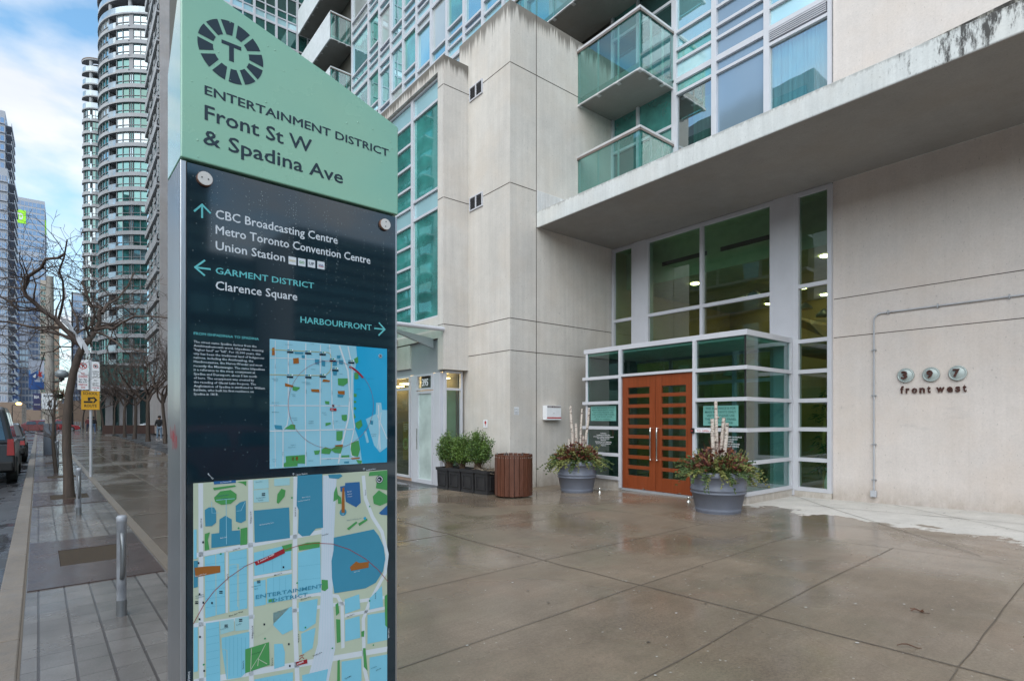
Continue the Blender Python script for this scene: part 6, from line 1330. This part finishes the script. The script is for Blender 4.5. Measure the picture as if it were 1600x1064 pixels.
def ringbox(g, C, r0, r1, a0, a1, z0, z1, n=8, mi=0):
    A = [arcpts(C, r, a0, a1, z, n) for r, z in ((r0, z0), (r1, z0), (r1, z1), (r0, z1))]; m = n+1; vs = sum(A, []); fs = []
    for k in range(4):
        for i in range(n): fs.append((k*m+i, k*m+i+1, ((k+1) % 4)*m+i+1, ((k+1) % 4)*m+i))
    fs += [(0, m, 2*m, 3*m), (n, 3*m+n, 2*m+n, m+n)]; g.add(vs, fs, mi)
def round_tower(C, pxL, pxs, ztop, fh, open_n, label, nfl):
    Rr = tang(C, pxL); t = thing('round_tower', label, 'building', C)
    g = MB(); g.lathe([(Rr-1.3, 0), (Rr-1.3, ztop-.5)], C, 40); g.build('core', M['t_dark'], t)
    A = [ang_at(C, Rr, px) for px in pxs]; aL, aR = A[0]-.55, A[-1]+.9
    for k in range(nfl):
        z1 = ztop-k*fh; z0 = z1-fh
        if z0 < 3: break
        g = MB(); ringbox(g, C, Rr-1.35, Rr+.25, aL, aR, z1-.28, z1, 26, 0)
        if k == 0: ringbox(g, C, Rr-.4, Rr+.32, aL, aR, z1, z1+.18, 26, 1)
        g.build('floor_band', [M['t_band'], M['rim']], t)
        if k < open_n:
            g = MB(); ringbox(g, C, Rr+.05, Rr+.13, aL, aR, z0, z0+1.15, 26); g.build('railing', M['rail_g'], t)
            for a in A[1:-1:2]: g = MB(); g.lathe([(.35, z0), (.35, z1-.28)], (C.x+(Rr-.3)*math.cos(a), C.y+(Rr-.3)*math.sin(a), 0), 10); g.build('column', M['t_band'], t)
            continue
        segs = list(zip(A, A[1:])); segs = [(aL, A[0])]+segs+[(A[-1], aR)]
        for i, (p, q) in enumerate(segs):
            kind = ('w', 'w', 'b', 'w', 'g', 'w', 'w')[i % 7] if k < 6 else ('w', 'w', 'b', 'w', 'w', 'w', 'w')[i % 7]
            if kind == 'w':
                g = MB(); n = max(2, int(abs(q-p)*Rr/1.0)); ringbox(g, C, Rr-.25, Rr-.12, p, q, z0, z1-.28, n, 0 if k < 5 else 1)
                for j in range(n+1): a = p+(q-p)*j/n; da = .05/Rr; ringbox(g, C, Rr-.11, Rr+.0, a-da, a+da, z0+.32, z1-.28, 1, 2)
                ringbox(g, C, Rr-.10, Rr+.22, p, q, z0, z0+.42, n, 3); ringbox(g, C, Rr-.10, Rr+.01, p, q, z0+1.0, z0+1.07, n, 2); ch_ = rw.random(); g.build('window', [M['rt_sky'] if ch_ > .2 else M['s_blind'], M['rt_teal'] if ch_ > .3 else M['rt_sky'] if ch_ > .1 else M['s_blind'], M['t_grey'], M['t_band']], t)
            elif kind == 'g': g = MB(); ringbox(g, C, Rr-.25, Rr+.02, p, q, z0, z1-.28, 2); g.build('grey_panel', M['t_grey'], t)
            else:
                g = MB(); ringbox(g, C, Rr+.05, Rr+.15, p, q, z0, z0+1.1, 3); g.build('balcony', M['rail_g'], t); g = MB(); ringbox(g, C, Rr-1.2, Rr+.05, p-.012, p, z0, z1-.28, 1); g.build('side_wall', M['t_grey'], t)
    return t, Rr
zt = 1.5+112*(HZ-47)/FPX
t1, R1 = round_tower(C0, 155, (157, 170.5, 182, 202, 208, 231), zt, 2.66, 2, 'tall curved glass tower with grey floor bands beside the slab tower', 30)
g = MB(); g.lathe([(R1*.78, zt-.4), (R1*.78, zt+7)], C0, 40); g.build('penthouse', M['s_sky'], t1)
g = MB()
for k in range(26): a = -2.9+k*.085; ringbox(g, C0, R1*.78, R1*.78+.1, a-.004, a+.004, zt, zt+7, 1)
for k in range(4): ringbox(g, C0, R1*.78, R1*.78+.14, -3.0, -.6, zt+.4+k*1.7, zt+.65+k*1.7, 24)
g.build('penthouse_frame', M['t_grey'], t1)
C1 = gnd(156, 654+FPX*CH/126.0); C1.z = 0
t2, R2 = round_tower(C1, 130, (132, 141, 144, 155), 1.5+124*(HZ-97)/FPX, 2.72, 4, 'narrow round tower half hidden behind the tall curved tower', 29)
# podium of the curved tower, glass and columns
g0 = onY(158, 660, 88); pod = thing('podium', 'glazed podium with pale columns and white canopy behind the bare trees', 'building', (g0.x, 88, 0)); xa, xb = onY(158, 660, 88).x, onY(262, 660, 88).x
g = MB(); g.box(xa, xb+8, 88.3, 100, 0, 8.5); g.build('wall', M['s_dark'], pod)
for k in range(5): x = xa+(xb-xa)*(k+.3)/5; g = MB(); g.box(x, x+.75, 87.6, 88.29, 0, 5.2); g.build('column', M['t_conc'], pod)
g = MB(); g.box(xa-.5, xb+8, 85.6, 88.28, 5.25, 5.7); g.build('canopy', M['t_band'], pod)
for k in range(9): x = xa+(xb-xa)*k/9; g = MB(); g.box(x+.1, x+(xb-xa)/9-.1, 88.22, 88.28, 6.0, 8.1); g.build('window', M['s_teal'], pod)
p = onY(160, 668, 66); q = onY(243, 668, 66); g = MB(); g.box(p.x, q.x, 66, 66.4, 0, .85); o = g.build('low_wall', pbr('dark_brick', (.09, .05, .04), .8, 0, .3, 8), org=Vector((p.x, 66, 0))); tag(o, 'low dark brick wall behind the row of bare trees', 'wall')
# slab tower with blank concrete end
sx = onY(250, 600, 62).x; st_ = thing('slab_tower', 'tall slab tower with a blank jointed concrete end wall, just left of the sign', 'building', (sx, 62, 0)); H = 120
g = MB(); g.box(sx, sx+26, 62, 72, 0, H); 
for k in range(43): z = 3+k*2.75; g.box(sx+.9, sx+26, 61.985, 62.05, z, z+.05, 1)
g.box(sx+.75, sx+.85, 61.98, 62.05, 0, H, 1); g.build('wall', [M['t_conc'], M['t_grey']], st_)
rr_ = random.Random(6); fsl = FX(sx)
for k in range(42):
    z = 4.6+k*2.75
    for j, (y0, y1) in enumerate(((62.4, 65.0), (65.3, 68.2), (68.5, 71.8))):
        g = MB(); g.fbox(fsl, y0, y1, .01, .05, z+.35, z+2.45, 0); g.fbox(fsl, y0, y1, .05, .10, z+1.2, z+1.28, 1); g.fbox(fsl, y0, y1, .05, .16, z+.75, z+.86, 1); g.fbox(fsl, y0, y1, .05, .14, z+1.75, z+1.87, 1); g.fbox(fsl, y0, y0+.5, .05, .13, z+.35, z+2.45, 1); g.fbox(fsl, (y0+y1)/2-.04, (y0+y1)/2+.04, .05, .1, z+.35, z+2.45, 1); g.build('window', [M['s_dark'] if rr_.random() < .6 else M['s_sky'], M['t_band']], st_)
    g = MB(); g.fbox(fsl, 62.3, 72, .0, .26, z-.02, z+.16); g.fbox(fsl, 62.3, 72, .22, .26, z+.16, z+.5+.35*(k % 2)); g.build('balcony', M['t_band'], st_)
# generic far towers on the left
M['f_glass'] = glass_solid('far_blue_glass', (.13, .17, .26), .24, .05, (.7, .82, 1)); M['f_navy'] = glass_solid('far_navy_glass', (.03, .05, .12), .10, .05, (.5, .65, 1)); M['f_pale'] = pbr('far_pale_frame', (.40, .41, .45), .6); M['f_tan'] = pbr('far_tan_wall', (.27, .19, .14), .8); M['f_cream'] = pbr('far_cream_wall', (.42, .36, .30), .8)
def far_tower(name, label, px0, px1, ytop, Y, depth, wall, glass, fh, style='ribbon', rib=.6, mull=6, top_slope=0):
    xa, xb = onY(px0, 600, Y).x, onY(px1, 600, Y).x; H = onY((px0+px1)/2, ytop, Y).z; t = thing(name, label, 'building', ((xa+xb)/2, Y, 0)); g = MB(); g.box(xa, xb, Y, Y+depth, -.1, H); g.build('wall', M[wall], t)
    fy_, fxp = FY(Y), FX(xb, -1); n = int((H-4)/fh); sx_ = 1 if xb < 0 else 0
    for k in range(n):
        z0 = 4+k*fh; z1 = z0+fh*rib; g = MB(); g.fbox(fy_, xa+.3, xb-.3, -.05, .06, z0, z1, 0)
        for j in range(1, mull): a = xa+.3+(xb-xa-.6)*j/mull; g.fbox(fy_, a-.12, a+.12, .06, .14, z0, z1, 1)
        if style == 'balc': g.fbox(fy_, xa, xb, .0, .5, z0-.35, z0-.1, 1)
        g.build('window', [M[glass], M[wall]], t)
        if sx_:
            g = MB(); g.fbox(fxp, Y+1, Y+depth-1, -.05, .06, z0, z1, 0)
            for j in range(1, mull): a = Y+1+(depth-2)*j/mull; g.fbox(fxp, a-.12, a+.12, .06, .14, z0, z1, 1)
            g.build('window', [M[glass], M[wall]], t)
            if style == 'balc':
                g = MB(); g.fbox(fxp, Y+1, Y+depth-1, .0, 1.6, z0-.3, z0-.1, 0); g.fbox(fxp, Y+1, Y+depth-1, 1.5, 1.6, z0-.1, z0+.9, 0); g.build('balcony', M['f_pale'], t)
    return t, xa, xb, H
far_tower('apartment_tower', 'grey balcony tower cut by the left edge of the picture', -40, 8, 168, 250, 20, 'f_pale', 'f_glass', 3.0, 'balc', .58, 7)
far_tower('apartment_tower', 'lower pale balcony tower stepping out from the grey tower at far left', -10, 12, 262, 235, 20, 'f_pale', 'f_glass', 3.0, 'balc', .55, 5)
tdt, xa, xb, H = far_tower('office_tower', 'blue glass office tower with a green square sign near its top', 12, 70, 310, 520, 45, 'f_pale', 'f_glass', 4.0, 'ribbon', .72, 9)
A, B = onY(21, 347, 520), onY(40.5, 330, 520); fq = FY(519.8); g = MB(); g.fbox(fq, A.x, B.x, .0, .4, A.z, B.z); sg = g.build('logo_sign', emis('lit_green_sign', (.22, .52, .02), .35), tdt); g = MB(); put_text(g, 'TD', fq, A.x+(B.x-A.x)*.18, A.x+(B.x-A.x)*.78, A.z+(B.z-A.z)*.28, (B.z-A.z)*.46, .5, 0, .05); g.build('lettering', M['white'], sg, recalc=False)
A2, B2 = onY(71.0, 356, 520), onY(73, 342, 520); g = MB(); g.box(xb, xb+.6, 524, 540, A2.z, B2.z); g.build('logo_sign', emis('lit_green_side', (.22, .52, .02), .3), tdt)
far_tower('office_tower', 'dark navy glass tower standing in front of the blue office tower', 16, 27, 405, 430, 30, 'f_navy', 'f_navy', 4, 'ribbon', .8, 3)
far_tower('office_tower', 'mid blue glass block with a slanted top before the blue office tower', 28, 61, 396, 440, 30, 'f_pale', 'f_glass', 4, 'ribbon', .7, 6)
far_tower('apartment_tower', 'cream tower of small balconies right of the blue office blocks', 63, 75, 438, 400, 25, 'f_cream', 's_dark', 3, 'balc', .5, 3)
far_tower('brick_block', 'plain tan tower right of the cream balcony tower', 75.5, 92, 497, 360, 30, 'f_tan', 's_dark', 3.3, 'ribbon', .35, 6)
far_tower('office_tower', 'hazy blue glass tower seen between the near tree and the curved towers', 112, 136, 458, 420, 30, 'f_pale', 'f_glass', 4, 'ribbon', .7, 5)
for a in ((-60, 34, 628, 210, 25, 'dark brown low block behind the parked van'), (34, 64, 640, 300, 20, 'low brown shop building at the end of the street'), (92, 168, 626, 150, 20, 'low dark building behind the far end of the tree row')):
    far_tower('low_building', a[5], a[0], a[1], a[2], a[3], a[4], 'f_tan', 's_dark', 3.2, 'ribbon', .5, 6)
# buildings across the road and behind the camera: they show only as reflections
def back_block(name, label, x0, x1, y0, y1, H, wall, glass, fh, faces, mull=10, rib=.6, balc=False):
    t = thing(name, label, 'building', ((x0+x1)/2, (y0+y1)/2, -.13)); g = MB(); g.box(x0, x1, y0, y1, -.2, H); g.build('wall', M[wall], t)
    for f in faces:
        fr, a0, a1 = {'+x': (FX(x1, -1), y0, y1), '+y': (lambda a, d, z: Vector((a, y1+d, z)), x0, x1)}[f]
        for k in range(int((H-3)/fh)):
            z0 = 3+k*fh; z1 = z0+fh*rib; g = MB(); g.fbox(fr, a0+.5, a1-.5, -.05, .05, z0, z1, 0)
            for j in range(1, mull): a = a0+.5+(a1-a0-1)*j/mull; g.fbox(fr, a-.15, a+.15, .05, .15, z0, z1, 1)
            if balc: g.fbox(fr, a0, a1, .0, 1.4, z0-.3, z0-.05, 1)
            g.build('window', [M[glass], M[wall]], t)
    return t
M['dk_brick'] = pbr('reflected_brick', (.085, .065, .055), .8)
back_block('brick_block', 'dark brick block across the road, mirrored in the lobby glass', -52, -24, -46, 20, 11, 'dk_brick', 's_dark', 4, ('+x',), 14)
back_block('apartment_tower', 'balcony tower across the road, mirrored in the tall lobby window', -60, -30, 21.5, 62, 33, 't_band', 's_dark', 3, ('+x', '+y'), 9, .6, True)
back_block('apartment_tower', 'second tower across the road farther along, mirrored in the bay windows', -62, -30, 74, 120, 55, 't_grey', 's_teal', 3, ('+x',), 12, .6, True)
back_block('brick_block', 'dark block behind the viewer, mirrored low in the navy sign panel', 3, 24.5, -100, -75, 23, 'dk_brick', 's_dark', 4, ('+y',), 8)
back_block('slab_tower', 'slim dark tower behind the viewer, mirrored left in the navy panel', 29, 36.5, -175, -150, 62, 'dk_brick', 's_dark', 4, ('+y',), 3)
back_block('apartment_tower', 'balcony tower behind the viewer, mirrored right in the navy panel', 50, 78, -160, -130, 48, 't_grey', 's_dark', 3, ('+y',), 9, .6, True)
back_block('brick_block', 'low wide block behind the viewer, mirrored at mid height in the panel', 24.5, 60, -124, -104, 14, 'dk_brick', 's_dark', 4, ('+y',), 12)
# ------------------------------------------------------------------ vehicles
M['tyre'] = pbr('tyre_rubber', (.018, .018, .018), .8); M['rimm'] = pbr('wheel_rim', (.30, .30, .31), .35, .8); M['carglass'] = glass_solid('car_glass', (.012, .016, .018), .06, .03); M['tail'] = emis('tail_light', (.22, .010, .008), .05); M['headl'] = pbr('head_light', (.6, .6, .6), .15); M['plate'] = pbr('blank_plate', (.5, .5, .52), .4)
def paint(nm, c): return pbr(nm, c, .25, .0, .04, 2, coat=.6)
def car(name, label, loc, hd, L, W, Hh, col, boxy=False, group=None):
    # hd: direction the nose points in, radians from +X
    t = thing(name, label, 'car' if name != 'parked_van' else 'van', loc, group); c, s = math.cos(hd), math.sin(hd); T = lambda x, y, z: Vector((loc[0]+c*x-s*y, loc[1]+s*x+c*y, loc[2]+z)); h = L/2
    if boxy: low = [(-h, .42), (-h+.06, 1.02), (h-1.35, 1.04), (h-.12, .90), (h, .62), (h-.02, .38), (h-.3, .26), (-h+.2, .28)]; cab = [(-h+.05, 1.0), (-h+.22, Hh-.08), (-h+.5, Hh), (h-2.3, Hh), (h-2.0, Hh-.06), (h-1.2, 1.02)]
    else: low = [(-h, .40), (-h+.05, .92), (-h+.5, .97), (h-1.2, .93), (h-.15, .74), (h, .55), (h-.02, .36), (h-.3, .22), (-h+.2, .24)]; cab = [(-h+.35, .94), (-h+.95, Hh-.06), (-h+1.3, Hh), (h-2.1, Hh), (h-1.85, Hh-.05), (h-1.05, .92)]
    def loft(prof, w0, w1, zs, ze):
        g = MB(); n = len(prof); vs = []
        for sd in (-1, 1):
            for x, z in prof: q = (z-zs)/(ze-zs); w_ = (w0+(w1-w0)*max(0, min(1, q)))/2; vs.append(T(x, sd*w_, z))
        g.add(vs, [tuple(range(n)), tuple(range(n, 2*n))[::-1]]+[(i, (i+1) % n, n+(i+1) % n, n+i) for i in range(n)]); return g
    loft(low, W, W*.97, .3, 1.0).build('body', col, t, bevel=.05, seg=3); loft(cab, W*.95, W*.76, .95, Hh).build('cabin', col, t, bevel=.05, seg=3)
    # glazing a little proud of the cabin
    x0, x1 = cab[0][0], cab[-1][0]; zb, zt_ = 1.03 if boxy else .97, Hh-.14
    def wq(z): return (W*.95+(W*.76-W*.95)*(z-.95)/(Hh-.95))/2+.006
    for sd in (-1, 1):
        for u0, u1, nm in ((.08, .46, 'window'), (.49, .80, 'window')):
            xa_, xb_ = x0+(x1-x0)*u0+.12, x0+(x1-x0)*u1; g = MB(); g.prism([T(xa_, sd*wq(zb), zb), T(xb_+.12, sd*wq(zb), zb), T(xb_, sd*wq(zt_), zt_), T(xa_+.1, sd*wq(zt_), zt_)], T(0, sd*.006, 0)-T(0, 0, 0)); g.build(nm, M['carglass'], t)
    (ax, az_), (bx2, bz2) = cab[0], cab[1]; k = .12; g = MB()
    def rp_(q, y, o): return T(ax+(bx2-ax)*q-o, y, az_+(bz2-az_)*q)
    g.prism([rp_(k, -W*.40, .01), rp_(k, W*.40, .01), rp_(.92, W*.34, .01), rp_(.92, -W*.34, .01)], T(-.012, 0, 0)-T(0, 0, 0)); g.build('rear_window', M['carglass'], t)
    (ax, az_), (bx2, bz2) = cab[-1], cab[-2]; g = MB(); g.prism([rp_(.1, -W*.42, -.012), rp_(.1, W*.42, -.012), rp_(.95, W*.35, -.012), rp_(.95, -W*.35, -.012)], T(.012, 0, 0)-T(0, 0, 0)); g.build('windscreen', M['carglass'], t)
    for sd in (-1, 1):
        g = MB(); z0, z1 = (.72, 1.12) if boxy else (.66, .84); g.prism([T(-h-.015, sd*(W/2-.17), z0), T(-h-.015, sd*(W/2-.03), z0), T(-h+.05, sd*(W/2-.05), z1), T(-h+.05, sd*(W/2-.16), z1)], T(.12, sd*.01, 0)-T(0, 0, 0)); g.build('tail_light', M['tail'], t)
        g = MB(); g.prism([T(h-.06, sd*(W/2-.45), .58), T(h-.10, sd*(W/2-.04), .60), T(h-.14, sd*(W/2-.05), .74), T(h-.10, sd*(W/2-.42), .72)], T(.07, 0, 0)-T(0, 0, 0)); g.build('headlight', M['headl'], t)
        for x in (-h+.85, h-.85):
            g = MB(); cc = T(x, sd*(W/2-.10), .33); ax3 = T(0, sd, 0)-T(0, 0, 0); g.tube([cc-ax3*.10, cc-ax3*.09, cc+ax3*.09, cc+ax3*.115], [.30, .33, .33, .29], 20); wl_ = g.build('wheel', M['tyre'], t); g = MB(); g.tube([cc+ax3*.10, cc+ax3*.122], [.20, .18], 14); g.build('rim', M['rimm'], wl_)
    g = MB(); T2 = lambda p_: T(p_.x, p_.y, p_.z); g.box(-h-.09, -h+.12, -W*.47, W*.47, .34, .56, 0, T2); g.box(h-.10, h+.06, -W*.47, W*.47, .30, .50, 0, T2); g.build('bumper', M['tyre'], t, bevel=.03)
    g = MB(); g.box(-h-.03, -h+.03, -.18, .18, .72, .84, 0, T2); g.build('number_plate', M['plate'], t)
    return t
UP = math.pi/2+SA; v = st(-1.40, 21.0, -.13); car('parked_van', 'dark grey van parked at the kerb, cut by the left edge', v, UP, 5.0, 1.95, 1.93, pbr('van_paint', (.012, .013, .016), .35, .0, .04, 2, coat=.15), True)
v = st(-1.25, 29.5, -.13); car('parked_car', 'dark car parked at the kerb in front of the grey van', v, UP, 4.5, 1.8, 1.46, paint('dark_paint', (.02, .021, .024)))
v = st(-2.35, 44, -.13); car('white_truck', 'pale car in the traffic lane beyond the parked dark car', v, UP, 4.8, 1.9, 1.75, paint('pale_paint', (.5, .52, .54)), True)
p = gnd(53, 676, -.13); car('red_car', 'red car crossing the street far off, left of the big pole', p, math.pi, 4.4, 1.8, 1.45, paint('red_paint', (.22, .012, .015)))
p = gnd(90, 674.5, -.13); car('red_car', 'bright red car at the far crossing, right of the big pole', p, 0, 4.4, 1.8, 1.5, paint('red_paint_b', (.36, .012, .02)))
p = gnd(66, 672, -.13); car('blue_car', 'small blue-white car between the two red cars far off', p, math.pi, 4.2, 1.75, 1.5, paint('bluewhite_paint', (.25, .32, .5)))
p = gnd(236, 676, 0); car('white_car', 'white car partly hidden behind the person in the dark jacket', p+Vector((1.4, 1.0, 0)), .1, 4.5, 1.8, 1.5, paint('white_paint', (.6, .62, .64)))
car('red_car', 'dark red car behind the viewer, mirrored low in the navy sign panel', (4.2, -11.5, -.13), 0.02, 4.5, 1.8, 1.45, paint('wine_paint', (.20, .012, .02)))
car('white_car', 'silver car behind the viewer, mirrored beside the sign map', (9.5, -15.5, -.13), 3.1, 4.6, 1.8, 1.5, paint('silver_paint', (.35, .36, .38)))
# ------------------------------------------------------------------ people
def person(p, rz, h, label, jac, tro, hair, pose='stand', seed=1):
    t = thing('person', label, 'person', p); S = h/1.75; c, s = math.cos(rz), math.sin(rz)
    def Q(x, y, z): return Vector((p[0]+S*(c*x-s*y), p[1]+S*(s*x+c*y), p[2]+S*z))     # +x right, +y front
    a = .16 if pose == 'walk' else .02
    J = {'pel': (0, 0, .93), 'wai': (0, 0, 1.06), 'che': (0, .01, 1.27), 'nek': (0, 0, 1.46), 'hea': (0, .02, 1.60), 'top': (0, .01, 1.70), 'hl': (-.09, 0, .90), 'hr': (.09, 0, .90), 'kl': (-.10, a*.6+.02, .49), 'kr': (.11, -a*.3+.02, .49), 'al': (-.11, a, .08), 'ar': (.13, -a*1.1, .09), 'tl': (-.12, a+.15, .03), 'tr': (.15, -a*1.1+.14, .03), 'sl': (-.17, 0, 1.40), 'sr': (.17, 0, 1.40), 'el': (-.24, -.02, 1.13), 'er': (.24, -.02, 1.13), 'wl': (-.21, .14, .98), 'wr': (.21, .14, .98), 'fl': (-.19, .20, .92), 'fr': (.19, .20, .92)}
    def skin(nm, joints, edges, rad, m, root, parent=t):
        idx = {j: i for i, j in enumerate(joints)}; me = bpy.data.meshes.new(nm); me.from_pydata([Q(*J[j])-Vector(p) for j in joints], [(idx[a_], idx[b_]) for a_, b_ in edges], []); o = bpy.data.objects.new(nm, me); COL.objects.link(o); o.parent = parent; WLOC[o.name] = Vector(p)
        md = o.modifiers.new('skin', 'SKIN'); sv = me.skin_vertices[0].data
        for j in joints: r = rad[j]*S; sv[idx[j]].radius = (r, r)
        sv[idx[root]].use_root = True; o.modifiers.new('sub', 'SUBSURF').levels = 1; o.modifiers['sub'].render_levels = 2; me.materials.append(m); return o
    rad = dict(pel=.125, wai=.12, che=.135, nek=.052, hea=.088, top=.068, hl=.085, hr=.085, kl=.058, kr=.058, al=.038, ar=.038, tl=.034, tr=.034, sl=.062, sr=.062, el=.044, er=.044, wl=.030, wr=.030, fl=.032, fr=.032)
    E = [('pel', 'wai'), ('wai', 'che'), ('che', 'nek'), ('nek', 'hea'), ('hea', 'top'), ('pel', 'hl'), ('hl', 'kl'), ('kl', 'al'), ('al', 'tl'), ('pel', 'hr'), ('hr', 'kr'), ('kr', 'ar'), ('ar', 'tr'), ('che', 'sl'), ('sl', 'el'), ('el', 'wl'), ('wl', 'fl'), ('che', 'sr'), ('sr', 'er'), ('er', 'wr'), ('wr', 'fr')]
    bo = skin('body', list(J), E, rad, pbr('skin', (.42, .25, .18), .6), 'pel')
    rj_ = {k: v+.022 for k, v in rad.items()}; rj_.update(pel=.155, wai=.150, che=.165, nek=.075)
    skin('jacket', ['pel', 'wai', 'che', 'nek', 'sl', 'el', 'wl', 'sr', 'er', 'wr'], [('pel', 'wai'), ('wai', 'che'), ('che', 'nek'), ('che', 'sl'), ('sl', 'el'), ('el', 'wl'), ('che', 'sr'), ('sr', 'er'), ('er', 'wr')], rj_, jac, 'pel')
    rt_ = {k: v+.016 for k, v in rad.items()}
    skin('trousers', ['pel', 'hl', 'kl', 'al', 'hr', 'kr', 'ar'], [('pel', 'hl'), ('hl', 'kl'), ('kl', 'al'), ('pel', 'hr'), ('hr', 'kr'), ('kr', 'ar')], rt_, tro, 'pel')
    g = MB()
    for f in ('l', 'r'): a_, b_ = J['a'+f], J['t'+f]; g.tube([Q(a_[0], a_[1]-.05, .04), Q(a_[0], a_[1]+.02, .05), Q(b_[0], b_[1]-.02, .035), Q(b_[0], b_[1]+.05, .025)], [.045*S, .052*S, .045*S, .025*S], 10)
    g.build('shoes', pbr('pale_shoe', (.5, .5, .5), .6), t)
    g = MB(); g.ball(Q(0, -.012, 1.665), .108*S, 8, 0, (1, 1.08, 1.02)); g.ball(Q(0, -.05, 1.58), .085*S, 8, 0, (1, .8, 1)); g.build('hair', hair, t)
    g = MB()
    for x in (-.035, .035): g.ball(Q(x, .098, 1.625), .012*S, 5)
    g.build('eyes', M['black'], bo); g = MB(); g.ball(Q(0, .112, 1.595), .017*S, 5, 0, (1, 1, 1.4)); g.build('nose', pbr('nose_skin', (.42, .24, .18), .6), bo)
    g = MB(); g.box(-.025*S, .025*S, -.004, .004, -.005*S, .005*S, 0, lambda v_: Q(v_.x/S, .10+v_.y/S, 1.557+v_.z/S)); g.build('mouth', pbr('lip', (.30, .10, .09), .6), bo)
    return t
J_b = pbr('black_jacket', (.014, .015, .018), .8); Jn = pbr('light_jeans', (.20, .27, .36), .8); Jd = pbr('dark_trousers', (.03, .04, .07), .8); Jr = pbr('dull_red_coat', (.13, .03, .035), .8); Hd = pbr('dark_hair', (.018, .012, .01), .6)
q = gnd(249, 687.5); person(q, math.pi*.95, 1.70, 'person in a dark jacket and pale jeans standing by the trees, near the pillar edge', J_b, Jn, Hd)
q = gnd(146, 677); person(q, math.pi*.0, 1.72, 'person in dark clothes walking away beyond the sign post', J_b, pbr('blue_jeans', (.06, .11, .20), .8), Hd, 'walk')
q = gnd(138, 676); person(q, math.pi*1.0, 1.66, 'person in a dull red coat left of the sign post, far off', Jr, Jd, Hd, 'walk')
